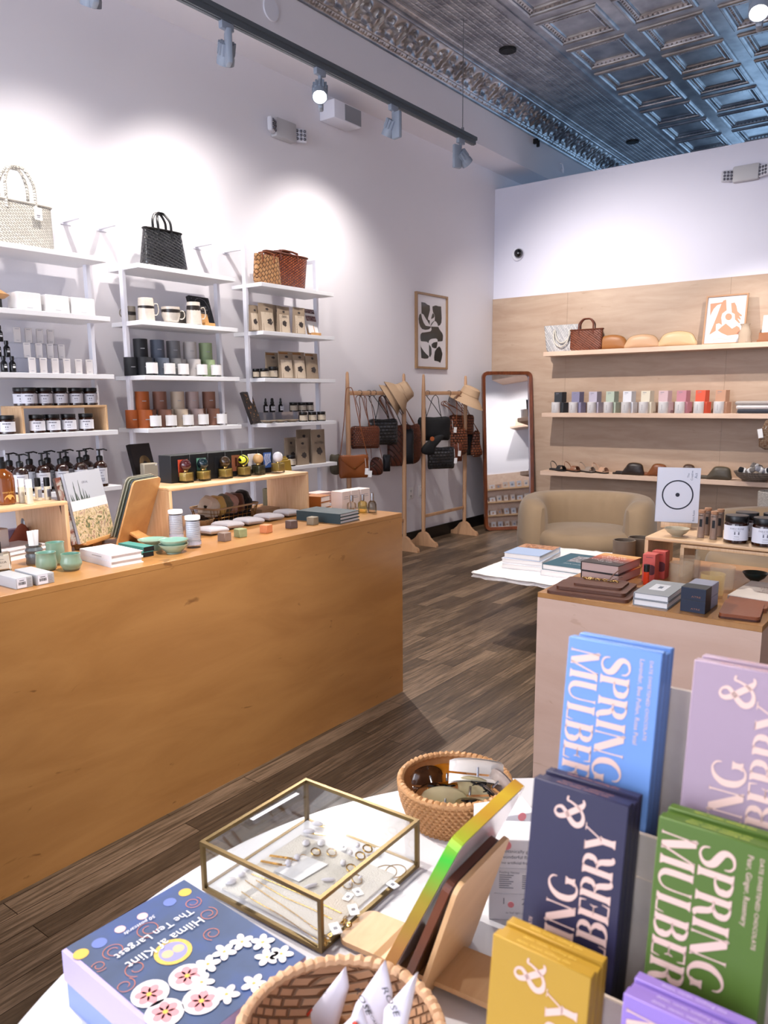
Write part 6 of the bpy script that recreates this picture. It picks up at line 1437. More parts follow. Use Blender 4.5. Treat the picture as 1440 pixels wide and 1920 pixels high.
# soaps
for k, (px, py, c, nm) in enumerate(((427, 1015, '#7d6a60', 'grey brown'), (457, 1007.5, '#8b9068', 'olive green'), (505, 999.5, '#c47a4f', 'orange'), (552.5, 991, '#594844', 'dark brown'), (592, 984, '#847864', 'khaki'))):
    p = at(px, py, Z=CZ); boxy('soap_bar', '%s cube of soap along the counter front' % nm, 'soap', (p.x, p.y+.018, CZ), (.04, .038, .034), mt('soap '+nm, c, .6, noise=.15, nscale=90, bump=.2), rz=.12*((-1)**k), group='soap cubes', bev=.002)
for k, (px, py) in enumerate(((408, 1003), (438, 992.5), (477, 985), (515, 977), (550, 969))):
    p = at(px, py, Z=CZ); t = thing('sachet_pillow', 'plump off-white cotton sachet, %s from the white-lidded jars' % ORD[k], 'sachet', (p.x, p.y+.035, CZ+.018), 0, 'cotton sachets behind the soaps', rot=(-.0, .07, .12))
    g = G(); puff(g, [(-.055, -.046), (-.02, -.043), (.02, -.043), (.055, -.046), (.05, -.015), (.05, .015), (.055, .046), (.02, .043), (-.02, .043), (-.055, .046), (-.05, .015), (-.05, -.015)], .034, RX90); g.build('pillow', mt('off-white cotton', '#b7b3b8', .9, bump=.3, bscale=50), t, key='sach')
    g = G(); g.text('LIGNE', .011, TR(0, .012, .0176)); g.text('sachet', .006, TR(0, .0, .0176)); g.build('print', INK, t, key='sachp')
# books at the end
bookstack((638, 983), (577, 971.5), (674, 974.5), CZ, [(lb, .0148, mt('deep green cover', '#2a3a3f', .5), 'x-', None if k < 2 else (lambda r, w, d, t: flat_text(r, [('THE NATURE', .011, 0, .006), ('OF HOME', .011, 0, -.01)], GREYINK, t+.0006, -pi/2))) for k, lb in enumerate(('dark green paperback at the bottom of the pile of three', 'dark green paperback in the middle of the pile of three', 'dark green paperback on top of the pile of three'))], 'dark green books')
bookstack((602, 954), (580, 950), (620, 949.5), CZ, [('orange wood-look card box beneath its twin behind the green books', .03, mt('orange brown card', '#a0632c', .6), 'x-', None), ('orange wood-look card box above its twin behind the green books', .03, mt('orange brown card', '#a0632c', .6), 'x-', None)], 'orange card boxes')
boxy('pink_box', 'flat pink box between the orange boxes and the white perfume cartons', 'box', (at(618, 946, Z=CZ).x, at(618, 946, Z=CZ).y+.08, CZ), (.12, .09, .06), mt('blush card', '#d9b7b0', .6), bev=.002)
for k, (N, R) in enumerate((((642, 956.5), (657, 953.8)), ((659, 953.5), (675, 950.5)), ((677, 950.5), (694, 947.5)))):
    c, a, b, rz = nlr(N, (N[0]-15, N[1]-3), R, CZ)
    boxy('perfume_carton', 'white and blush perfume carton, %s from the green books' % ORD[k], 'carton', (c.x, c.y, CZ), (a, b, .09), mt('blush white carton', '#ddcdc5', .6), rz=rz, group='blush perfume cartons', mark=[(0, .7, .5, .02), (0, .6, .6, .02)])
CLIQ = glass('clear perfume glass', '#fcfaf5', .3); YLIQ = glass('yellow perfume glass', '#faf0c0', .3)
for k, (px, py, m, nm) in enumerate(((663, 963, CLIQ, 'clear'), (683.5, 961, YLIQ, 'pale yellow'), (701.5, 961.5, glass('grey perfume glass', '#e2ded4', .4), 'smoky'))):
    p = at(px, py, Z=CZ); t = thing('perfume_bottle', '%s perfume bottle with a tall chrome cap at the counter end' % nm, 'perfume', (p.x, p.y+.012, CZ), 0, 'chrome-capped perfume bottles')
    g = G(); g.lathe([(.019, 0), (.022, .003), (.0225, .012), (.0215, .04), (.017, .052), (.008, .06)] if k == 2 else [(.020, 0), (.0225, .003), (.0225, .044), (.019, .052), (.008, .056), (.008, .06)], 24); g.build('bottle_body', m, t)
    g = G(); g.cyl((0, 0), .0095, .058, .088 if k < 2 else .096, 18, bev=.001); g.build('cap', CHROME, t)
# yellow notebook rack behind riser 2
p = at(573, 930, Z=CZ); t = thing('wooden_display_stand', 'tall wooden file with yellow notebooks behind the second bamboo riser', 'display stand', (2.86, 2.78, CZ), .3)
g = G(); g.box((-.06, 0, 0), (.06, .012, .21), TR(0, 0, 0, -.12), bev=.002); g.box((-.06, -.05, 0), (.06, 0, .02)); g.build('wooden_file', EM, t)
for k in range(3): boxy('yellow_notebook', 'mustard yellow notebook in the wooden file, %s' % ['front one', 'middle one', 'back one'][k], 'notebook', (2.865+.01*k, 2.765+.024*k, CZ+.012), (.11, .008, .225+.008*k), mt('mustard cover', '#a98a1e', .5), rz=.3, group='mustard notebooks', rot=(-.12, 0, .3))
boxy('white_leaflet', 'white leaflet standing in the bronze vase behind the second riser', 'leaflet', (2.80, 2.66, CZ+.03), (.05, .004, .14), WHITE, rot=(-.1, .1, .2))
p = at(578, 955, Z=CZ); t = thing('bronze_vase', 'small bronze vase behind the second bamboo riser', 'vase', (2.80, 2.66, CZ)); g = G(); g.lathe([(.035, 0), (.042, .02), (.036, .04), (.024, .065), (.026, .075), (.022, .075), (.02, .04), (1e-6, .01)], 24); g.build('vase', mt('bronze glaze', '#4d3a22', .4), t)
for k, (px, X_) in enumerate(((583, 0), (598, 0))):
    p = at(px, 935, Z=CZ+.02); t = thing('stoneware_pot', 'olive cylinder pot on the counter back edge, %s' % ['half hidden by the notebooks', 'in full view'][k], 'pot', (3.0-.08-(1-k)*.07, 2.90-(1-k)*.0, CZ), 0, 'olive cylinder pots'); g = G(); r = .038; g.lathe([(r, 0), (r, .085), (r-.004, .085), (r-.004, .01), (1e-6, .01)], 28); g.build('pot', mt('olive stoneware', '#5f5a45', .75), t)
# black perfume boxes on riser 2
BOXM = mt('black gift box', '#0b0c10', .45)
wins = (('#b4452e', 'red and orange'), ('#5c8a74', 'green'), ('#17181c', 'embossed black'), ('#7c4a35', 'copper'), ('#d8d5d8', 'white'), ('#3d62a8', 'blue and white'))
xs = [at(x, y, Y=2.70).x for x, y in ((350, 905), (385, 903), (418, 899), (450, 896), (481, 892), (510, 888))]
for k, (c, nm) in enumerate(wins):
    X = 2.068+.0985*k; t = thing('black_perfume_box', 'black perfume gift box with a %s window' % nm, 'box', (X, 2.663, R2), 0, 'black perfume gift boxes')
    g = G(); g.box((-.0485, -.035, 0), (.0485, .045, .115), bev=.0015, seg=1); g.build('box_body', BOXM, t, key='bpb')
    g = G(); g.box((-.012, -.0358, .025), (.038, -.0350, .096)); g.build('window_card', mt('window '+nm, c, .4, noise=.4, nscale=30), t, key='bpw')
    if k == 0: g = G(); g.box((.016, -.0362, .025), (.038, -.0358, .096)); g.build('window_stripe', mt('window orange', '#c8643a', .4), t)
    if k == 3: g = G(); g.box((.008, -.0362, .045), (.020, -.0358, .085)); g.build('window_slot', mt('deep copper', '#3c1d12', .4), t)
    if k == 5:
        g = G()
        for i in range(5): g.tube([(-.005+.008*i, -.0362, .03+.005*i), (.0+.008*i, -.0362, .05), (-.006+.008*i, -.0362, .07), (.0+.008*i, -.0362, .090)], .0016, 5)
        g.build('window_swirls', mt('white swirl', '#d8dcea', .5), t)
def marble(nm, c1, c2):
    if nm in _M: return _M[nm]
    m = mt(nm, c1, .12, coat=.6); N = m.node_tree; tc = N.nodes.new('ShaderNodeTexCoord'); w = N.nodes.new('ShaderNodeTexWave'); w.inputs['Scale'].default_value = 22; w.inputs['Distortion'].default_value = 9; w.inputs['Detail'].default_value = 1.5; w.inputs['Detail Scale'].default_value = .8
    N.links.new(tc.outputs['Object'], w.inputs['Vector']); r = N.nodes.new('ShaderNodeValToRGB'); e = r.color_ramp.elements; e[0].position = .42; e[0].color = lin(c1); e[1].position = .58; e[1].color = lin(c2); N.links.new(w.outputs['Fac'], r.inputs[0]); N.links.new(r.outputs[0], N.nodes['Principled BSDF'].inputs['Base Color']); return m
balls = ((mt('mahogany ball', '#3f1518', .1, noise=.5, nscale=30, coat=.7), 'mahogany red'), (mt('petrol ball', '#0b2026', .08, noise=.6, nscale=30, coat=.7), 'petrol green'), (mt('dark bronze ball', '#33220f', .1, noise=.6, nscale=30, coat=.7), 'dark bronze'),
         (marble('marbled ball', '#0e0f12', '#c9cc2a'), 'black and yellow marbled'), (mt('blond wood ball', '#c29a68', .3, noise=.12, nscale=25), 'blond wood'), (mt('white stone ball', '#dcd8da', .3, noise=.05), 'white stone'))
for k, (px, py) in enumerate(((355, 905.5), (387.5, 902), (428.7, 897.5), (463.5, 893.5), (490.7, 890.5), (527.5, 886.5))):
    p = at(px, py, Z=R2); t = thing('ball_cap_perfume', 'square perfume bottle with a %s ball cap' % balls[k][1], 'perfume', (p.x, p.y+.02, R2), .1, 'ball-capped perfumes')
    g = G(); g.box((-.0235, -.0235, 0), (.0235, .0235, .046), bev=.003); g.build('glass_body', glass('thick clear glass', '#f4f4ee', .4), t, key='bcg')
    g = G(); g.box((-.0195, -.0195, .008), (.0195, .0195, .042), bev=.002); g.build('perfume', mt('golden perfume', '#bb9f5a', .12, noise=.3, nscale=60, coat=.6) if k != 4 else mt('pale perfume', '#55533f', .1, noise=.6, nscale=60, coat=.6), t)
    g = G(); g.cyl((0, 0), .01, .046, .052, 16); g.build('collar', GOLD, t, key='bcc'); g = G(); g.sphere((0, 0, .0735), .0242, 28); g.build('ball_cap', balls[k][0], t)
# wire basket with headbands
p = at(420, 982, Z=CZ); WB = V((p.x+.075, p.y+.075, CZ)); t = thing('wire_basket', 'gold wire basket with a rope-wrapped rim under the second bamboo riser', 'basket', WB, .1)
WM = mt('gold wire', '#8f6f3c', .35, .8)
g = G(); W1, D1, H1 = .30, .17, .07
def rc(w, d, z, r=.03): return [(x, y, z) for x, y in rr2(w, d, r, 3)]
for z, s_ in ((.004, .88), (.03, .93), (.05, .965)): g.tube(rc(W1*s_, D1*s_, z), .0014, 5, closed=True)
lo, hi = rc(W1*.88, D1*.88, .004), rc(W1, D1, H1)
for i in range(0, len(lo)):
    g.tube([lo[i], hi[i]], .0013, 5)
for i in range(9): x = -W1*.4+W1*.1*i; g.tube([(x, -D1*.44, .004), (x, D1*.44, .004)], .0012, 5); g.tube([(x, -D1*.44, .004), (x, -D1*.5, H1)], .0012, 5); g.tube([(x, D1*.44, .004), (x, D1*.5, H1)], .0012, 5)
g.build('wire_frame', WM, t)
g = G(); rim = rc(W1, D1, H1); g.tube(rim, .0045, 7, closed=True); g.build('wrapped_rim', mt('tan rope', '#a98a66', .8, bump=.4, bscale=200), t)
HBC = (('#cfc6b4', 'cream'), ('#c4a75e', 'mustard yellow'), ('#5d5843', 'olive'), ('#a98578', 'dusty pink'), ('#5a3524', 'brown'), ('#0b090a', 'black'))
for k, (c, nm) in enumerate(HBC):
    x = -.105+.042*k; t = thing('rolled_headband', '%s rolled knit headband in the wire basket' % nm, 'headband', WB+V((x*cos(.1)+.0, x*sin(.1), .066)), 0, 'rolled headbands', rot=(0, .25, .1))
    g = G()
    r0 = .056 if k < 5 else .062
    g.lathe([(.012, -.02), (r0*.8, -.024), (r0, -.012), (r0*1.02, .0), (r0, .012), (r0*.8, .024), (.012, .02)], 26, Matrix.Rotation(pi/2, 4, 'Y') @ Matrix.Scale(1, 4), fn=lambda r, z, a, i: (r*(1+.05*sin(5*a+k*2)+.03*sin(9*a)), z*(1+.25*sin(3*a+k)))); g.build('knit_roll', mt('knit '+nm, c, .95, sheen=.3, bump=.5, bscale=90), t)
g = G(); g.box((-.12, -.06, 0), (.12, .06, .028), bev=.01); o = g.build('folded_headbands', mt('dark knit', '#1b1718', .95)); o.location = WB+V((0, 0, .006)); o.rotation_euler = (0, 0, .1); tag(o, 'dark folded knitwear in the bottom of the wire basket', 'knitwear')
p = at(394, 992, Z=CZ); t = thing('small_basket', 'small oval cane basket beside the white-lidded jars', 'basket', (p.x+.01, p.y+.06, CZ)); g = G(); g.lathe([(.03, 0), (.04, .01), (.052, .038), (.048, .038), (.035, .008), (1e-6, .008)], 28); g.build('basket', weave('cane', '#8f6f48', '#a9865a', '#503a20', .007, 0, .7, .6), t)
for k in range(3): g = G(); g.box((-.03, -.012, 0), (.03, .012, .016), bev=.006); o = g.build('leather_strap_roll', mt('dark leather strap', '#2a1d16', .5)); o.location = (p.x+.01, p.y+.045+.016*k, CZ+.018+.008*k); o.rotation_euler = (.2, 0, .4*k-.3); tag(o, 'dark leather strap roll in the small cane basket, %s one' % ['front', 'middle', 'back'][k], 'strap', 'strap rolls')
boxy('small_kraft_box', 'pale kraft box behind the wire basket under the second riser', 'box', (2.60, 2.68, CZ), (.12, .08, .03), mt('pale kraft', '#b0906c', .7), bev=.002)
# ------------------------------------------------------------------ round white table in front
TZ = .72
t = thing('round_table', 'round glossy white table in front with the jewellery box and chocolate bars', 'table', (.698, .184, 0))
g = G(); g.cyl((0, 0), .732, TZ-.03, TZ, 128, bev=.004); g.build('table_top', mt('glossy white laminate', '#dcdade', .22, coat=.4), t)
g = G(); g.cyl((0, 0), .05, .03, TZ-.03, 28); g.build('pedestal', WHITEM, t); g = G(); g.cyl((0, 0), .32, 0, .03, 48, bev=.01); g.build('base', WHITEM, t)
BR = mt('brushed antique brass', '#705c39', .38, .85)
# ---- glass jewellery box
bx0, by0, bw, bd, bh = .675, .620, .238, .236, .084
t = thing('jewellery_box', 'brass-framed glass display box of gold and pearl jewellery on the white table', 'jewellery box', (bx0, by0, TZ), radians(1.2))
g = G(); e = .006
for z in (.0035, bh-e): 
    g.box((0, 0, z), (bw, e, z+e)); g.box((0, bd-e, z), (bw, bd, z+e)); g.box((0, e, z), (e, bd-e, z+e)); g.box((bw-e, e, z), (bw, bd-e, z+e))
for x in (0, bw-e):
    for y in (0, bd-e): g.box((x, y, .0035+e), (x+e, y+e, bh-e))
for x in (.01, bw-.01):
    for y in (.01, bd-.01): g.cyl((x, y), .004, 0, .0036, 10)
g.build('brass_frame', BR, t)
GL = glass('display glass', '#fcfdfd', -.25)
for nm, a_, b_ in (('glass_side', (.003, .0025, .01), (bw-.003, .0035, bh-.006)), ('glass_side', (.003, bd-.0035, .01), (bw-.003, bd-.0025, bh-.006)), ('glass_side', (.0025, .004, .01), (.0035, bd-.004, bh-.006)), ('glass_side', (bw-.0035, .004, .01), (bw-.0025, bd-.004, bh-.006)), ('glass_lid', (.004, .004, bh-.003), (bw-.004, bd-.004, bh-.0015))):
    g = G(); g.box(a_, b_); g.build(nm, GL, t)
g = G(); g.box((.006, .006, .0036), (bw-.006, bd-.006, .009)); g.build('bottom_glass', mt('white box floor', '#d8d6d8', .5), t)
g = G(); g.box((.012, .012, .009), (bw-.05, bd-.03, .0125), bev=.001); g.build('linen_pad', mt('linen pad', '#d3cdc4', .9, bump=.6, bscale=500, noise=.08, nscale=300), t)
g = G(); g.box((.018, bd*.28, bh-.0012), (.042, bd*.70, bh-.0006), TR(0, 0, 0)); 
JZ = TZ+.0130
def jp(x, y, z=JZ): return at(380+x/3.2727, 1440+y/3.2727, Z=z)
a_, b_, c_, d_ = [at(380+x/3.2727, 1440+y/3.2727, Z=TZ+bh) for x, y in ((235, 325), (580, 130), (640, 155), (290, 358))]
g = G(); g.add([(p.x, p.y, TZ+bh+.0004) for p in (a_, d_, c_, b_)], [(0, 1, 2, 3)]); o = g.build('paper_strip', glass('clear sticker', '#e8e8ea', .3)); tag(o, 'clear sticker with a small white printed label on the glass box lid', 'sticker')
g = G(); q = [a_.lerp(c_, .12), d_.lerp(b_, .14), c_.lerp(a_, .12), b_.lerp(d_, .14)]
m1, m2 = (a_+d_)/2, (b_+c_)/2; u = (m2-m1).normalized(); v_ = V((-u.y, u.x, 0)); ln = (m2-m1).length
pts = [m1+u*(ln*.1)-v_*.004, m1+u*(ln*.92)-v_*.004, m1+u*(ln*.92)+v_*.004, m1+u*(ln*.1)+v_*.004]
g.add([(p.x, p.y, TZ+bh+.0008) for p in pts], [(0, 1, 2, 3)]); pl = g.build('printed_label', LABEL, o)
g = G(); mid = (m1+m2)/2; g.text('handmade jewellery, please ask to open', .0055, TR(mid.x, mid.y, TZ+bh+.0011, 0, 0, atan2(u.y, u.x)), sx=.9); g.build('lettering', GREYINK, pl)
PEARL = mt('pearl', '#dcd8dc', .2, coat=.6); GLD = mt('polished gold', '#d0a656', .18, 1)
def pearl(g, p, rx=.004, ry=None, rz=.0035, ang=0):
    g.sphere((0, 0, 0), 1, 12, TR(p.x, p.y, p.z+rz*.9, 0, 0, ang) @ Matrix.Diagonal((rx, ry or rx*.7, rz, 1)))
def tagpaper(par, x, y, ang, w=.009, l=.018, z=JZ+.0012):
    p = jp(x, y); g = G(); g.ext(rr2(l, w, .0015, 2), 0, .0004, TR(p.x, p.y, z, 0, 0, ang)); o = g.build('price_tag', WHITE, par)
    g = G()
    for i in range(6): g.cb((-.0025+.001*i, 0, .0006), (.0004, w*.4, .0002), TR(p.x, p.y, z, 0, 0, ang))
    g.build('barcode', GREYINK, o)
def jewel(name, lb, cat, grp=None):
    o = bpy.data.objects.new(name, None); COL.objects.link(o); return tag(o, lb, cat, grp)
def ring(g, p, r, tr=.0011, n=18, ang=0, tilt=.5):
    g.tube([(r*cos(2*pi*i/n), r*sin(2*pi*i/n), 0) for i in range(n)], tr, 6, TR(p.x, p.y, p.z+tr+r*sin(tilt)*.9, tilt, 0, ang), closed=True)
for k, (p0, b0, b1, tg) in enumerate((((705, 352), (765, 368), (870, 372), None), ((652, 400), (740, 412), (882, 405), (805, 440)))):
    t = jewel('hair_pin', 'gold bar hair pin with a long baroque pearl, %s' % ['farther one', 'nearer one with a tag'][k], 'hair pin', 'baroque pearl hair pins')
    p, q0, q1 = jp(*p0), jp(*b0), jp(*b1); a = atan2((q1-p).y, (q1-p).x)
    g = G(); pearl(g, p, .0105, .0055, .004, a); g.build('baroque_pearl', PEARL, t); g = G(); g.tube([p, q0, q1], .0013, 6); g.cb((0, 0, .001), ((q1-q0).length, .003, .001), TR(*((q0+q1)/2), 0, 0, a)); g.build('gold_bar', GLD, t)
    if tg: tagpaper(t, *tg, a-.1)
for k, (pr, hp, rx, tg) in enumerate((((635, 470), (695, 528), .008, None), ((728, 470), (792, 530), .008, (865, 490)), ((952, 487), (1012, 508), .005, (1075, 512)), ((908, 532), (968, 552), .005, None), ((862, 592), (912, 628), .006, None))):
    t = jewel('pearl_earring', 'gold hoop earring with %s, %s' % (['a flat pearl', 'a flat pearl and a tag', 'a keshi pearl and a tag', 'a small keshi pearl', 'a round pearl'][k], ['beside the hair pins', 'beside the clear tag', 'nearest the far brass edge', 'below the tagged keshi one', 'in the middle of the pad'][k]), 'earring', 'pearl hoop earrings')
    g = G(); pearl(g, jp(*pr), rx, rx*.8, .004, .5); g.build('pearl', PEARL, t); g = G(); ring(g, jp(*hp), .0075, .0014, tilt=.35); g.build('hoop', GLD, t)
    if tg: tagpaper(t, *tg, .6)
cq = [jp(*p) for p in ((435, 632), (600, 532), (770, 595), (590, 702))]
g = G(); g.add([(p.x, p.y, JZ+.0005) for p in cq]+[(p.x, p.y, JZ+.0016) for p in cq], [(0, 1, 2, 3), (7, 6, 5, 4), (0, 4, 5, 1), (1, 5, 6, 2), (2, 6, 7, 3), (3, 7, 4, 0)]); o = g.build('earring_card', WHITE); tag(o, 'white card under the gold bar and pearl drop earrings', 'card')
for k, (b0, b1, pp) in enumerate((((412, 540), (550, 560), (580, 562)), ((357, 574), (485, 598), (525, 597)))):
    t = jewel('bar_earring', 'hammered gold bar earring with a round pearl on the white card, %s' % ['farther one', 'nearer one'][k], 'earring', 'gold bar earrings')
    q0, q1, p = jp(*b0, JZ+.002), jp(*b1, JZ+.002), jp(*pp, JZ+.002); a = atan2((q1-q0).y, (q1-q0).x); g = G(); g.cb((0, 0, .001), ((q1-q0).length, .0042, .0012), TR(*((q0+q1)/2), 0, 0, a)); g.tube([q1, p], .0007, 5); g.tube([p, p+V((.012, .002, .002)), p+V((.016, -.004, .001))], .0006, 5); g.build('gold_bar', mt('hammered gold', '#c8963c', .3, 1, bump=.6, bscale=400), t); g = G(); pearl(g, p, .0052, .0052, .005); g.build('pearl', PEARL, t)
for k, (st, pt, rx) in enumerate((([(240, 760), (330, 820), (480, 905), (620, 1000), (700, 1052)], (170, 708), .010), ([(262, 690), (380, 770), (560, 890), (700, 992)], (240, 668), .006), ([(300, 650), (430, 700), (640, 790), (850, 890)], (272, 628), .006), ([(330, 690), (500, 790), (660, 860), (790, 925)], None, 0))):
    t = jewel('necklace', 'fine gold chain necklace%s' % [' ending in a large baroque pearl', ' ending in a small pearl, second from the near glass', ' ending in a small pearl, farthest from the near glass', ' without a pearl lying between the others'][k], 'necklace', 'gold chain necklaces')
    P_ = smoothpts([jp(x, y, JZ+.001) for x, y in st], 14); g = G(); g.tube(P_, .0007, 5)
    for i, p in enumerate(P_): 
        if i % 2 == 0: g.sphere((p.x, p.y, p.z), .0011, 6)
    g.build('chain', GLD, t)
    if pt: g = G(); pearl(g, jp(*pt), rx, rx*.65, .0045, -.6); g.build('pearl', PEARL, t)
for k, (x, y, a_) in enumerate(((665, 732, -.5), (772, 695, -.9))):
    p = jp(x, y); t = jewel('pearl_stick', 'long white stick pearl lying on the pad, %s' % ['nearer the front brass edge', 'nearer the round pearl hoop'][k], 'pearl', 'stick pearls'); g = G(); g.sphere((0, 0, 0), 1, 12, TR(p.x, p.y, p.z+.003, 0, 0, a_) @ Matrix.Diagonal((.011, .003, .003, 1))); g.build('stick_pearl', PEARL, t)
for k, (x, y, r) in enumerate(((1120, 640, .019), (1185, 632, .017))):
    t = jewel('bracelet', 'thin gold bracelet outside the pad, %s' % ['with a white tag', 'slightly smaller one'][k], 'bracelet', 'thin gold bracelets'); g = G(); p = jp(x, y, TZ+.0095); g.tube([(p.x+r*cos(a), p.y+r*.9*sin(a), p.z) for a in [2*pi*i/30 for i in range(30)]], .0007, 5, closed=True); g.build('chain', GLD, t)
    if k == 0: tagpaper(t, 1165, 708, 1.4, .013, .02, TZ+.011)
for k, (x, y, a_) in enumerate(((952, 765, 1.1), (892, 795, .2))):
    t = jewel('gold_ring', 'gold and pearl ring with white tag near the middle glass side, %s' % ['farther tag', 'nearer tag'][k], 'ring', 'tagged rings'); g = G(); ring(g, jp(x-5, y-65), .008, .0012); g.build('band', GLD, t); g = G(); pearl(g, jp(x+15, y-80), .004); g.build('pearl', PEARL, t); tagpaper(t, x, y, a_, .012, .018)
for k, (x, y, a_) in enumerate(((925, 885, .9), (815, 1000, 1.0))):
    t = jewel('clasp_bundle', 'gathered gold clasps with a white tag, %s' % ['nearer the middle', 'in the front brass corner'][k], 'clasps', 'gold clasp bundles'); g = G(); rnd = random.Random(k)
    for i in range(9): ring(g, jp(x-50+rnd.uniform(-30, 30), y+60+rnd.uniform(-25, 25)), rnd.uniform(.002, .004), .0006, 10, rnd.uniform(0, 6))
    g.build('clasps', GLD, t); tagpaper(t, x, y, a_, .014, .024, JZ+.004)
g = G(); g.box((.0, .0, 0), (.0001, .0001, .0001))
# ---- postcard box (plain floral stand-in pattern in the same colours)
c, a, b, rz = nlr((370, 1935), (108, 1785), (580, 1795), TZ+.077); rz = radians(-2.5)
c = V(((.418+.601+.591+.44)/4-.004, (.813+.802+.563+.583)/4+.002, 0)); a, b = .178, .238
t = thing('postcard_box', 'thick blue and lilac postcard box with flowers and white title, near the glass box', 'box', (c.x, c.y, TZ), rz)
g = G(); g.box((-a/2+.002, -b/2+.002, 0), (a/2-.002, b/2-.002, .045)); g.build('box_base', mt('periwinkle board', '#7f8fd8', .55), t)
g = G(); g.box((-a/2, -b/2, .036), (a/2, b/2, .0768)); g.build('lid', mt('lilac board', '#b7a9d6', .55), t)
g = G(); g.box((-a/2+.006, -b/2, .0768), (a/2, b/2, .0774)); cv = g.build('cover_print', photo('painted blue cover', ['#2c3d5c', '#34486e', '#2f4a86'], 9, .5, .5), t)
Mi = (Matrix.Translation((c.x, c.y, TZ)) @ Matrix.Rotation(rz, 4, 'Z')).inverted()
def hp(x, y):
    p = Mi @ at(50+x/2.4407, 1620+y/2.44, Z=TZ+.0775); return p.x, p.y
layer = [.0776]
def dots(lst, m, name, ry=None, sq=1.0):
    g = G(); layer[0] += .00012
    for x, y, r in lst:
        X, Y = hp(x, y); g.add([(max(-a/2, X+r*cos(q)), Y+r*sq*sin(q), layer[0]) for q in [2*pi*i/22 for i in range(22)]], [list(range(22))])
    g.build(name, m, cv)
G2 = G()
dots([(725, 130, .0085), (248, 412, .0092)], mt('ochre yellow print', '#d9ae45', .5), 'yellow_discs'); dots([(655, 175, .0085), (333, 362, .0092)], mt('mid blue print', '#6073b5', .5), 'blue_discs'); dots([(530, 240, .0068), (428, 300, .0068)], mt('shell pink print', '#e3b9b9', .5), 'pink_discs')
dots([(670, 402, .0225)], mt('yellow ring print', '#d2b154', .6, noise=.3, nscale=300), 'medallion_ring'); dots([(670, 402, .017)], mt('lilac print', '#8f8cbd', .6), 'medallion'); dots([(645, 415, .007), (695, 388, .007)], mt('peach print', '#c9b08c', .6), 'medallion_dots')
g = G(); layer[0] += .0001
for cx, cy, r0, turns, ph in ((400, 400, .014, 1.6, 0), (560, 300, .016, 1.5, 1), (330, 470, .010, 1.5, 2), (760, 180, .012, 1.6, 3), (830, 230, .013, 1.5, 4), (450, 560, .012, 1.3, 5), (850, 320, .012, 1.4, 1.5), (500, 480, .014, 1.2, 3)):
    X, Y = hp(cx, cy); n = 34
    A = []; B = []
    for i in range(n+1):
        q = ph+turns*2*pi*i/n; r = r0*(.35+.65*i/n); A.append((X+(r+.0004)*cos(q), Y+(r+.0004)*sin(q))); B.append((X+(r-.0004)*cos(q), Y+(r-.0004)*sin(q)))
    A = [(max(-a/2+.007, x), y) for x, y in A]; B = [(max(-a/2+.007, x), y) for x, y in B]
    g.ribbon(A, B, layer[0])
g.build('orange_scrolls', mt('orange print', '#c9714f', .6), cv)
def petals(lst, m, name, n, L, Wd, hub):
    g = G(); layer[0] += .00012
    for x, y in lst:
        X, Y = hp(x, y)
        for k in range(n):
            q = 2*pi*k/n+x*.01; 
            pts = [(X+L*(.12+.5*(1-cos(s_)))*cos(q)-Wd*sin(s_)*sin(q), Y+L*(.12+.5*(1-cos(s_)))*sin(q)+Wd*sin(s_)*cos(q), layer[0]) for s_ in [2*pi*i/12 for i in range(12)]]
            g.add(pts, [list(range(12))])
    g.build(name, m, cv); dots([(x, y, hub) for x, y in lst], mt('ochre yellow print', '#d9ae45', .5), 'flower_hearts')
dots([(565, 595, .021), (735, 520, .021), (630, 685, .021), (800, 625, .021)], mt('cream white print', '#ddd6da', .6), 'cream_discs')
petals([(560, 600), (735, 515), (635, 680), (800, 630)], mt('rose pink print', '#d98c93', .6), 'pink_blossoms', 6, .014, .0055, .003)
petals([(830, 462), (905, 405), (985, 360), (1080, 362), (1100, 430), (1165, 415), (1040, 550), (915, 600), (800, 545)], mt('blossom white print', '#e6dedf', .6), 'white_blossoms', 5, .0135, .0045, .0016)
g = G(); layer[0] += .0002
X0, Y0 = hp(625, 345); X1_, Y1_ = hp(585, 325); X2_, Y2_ = hp(525, 285); 
g.text('Hilma af Klint', .0195, TR(*hp(640, 358), layer[0], 0, 0, pi)); g.text('The Ten Largest', .0165, TR(*hp(590, 320), layer[0], 0, 0, pi)); g.text('50 postcards', .0085, TR(*hp(520, 282), layer[0], 0, 0, pi), shear=.3)
g.build('lettering', mt('white title print', '#ecebef', .5), cv)
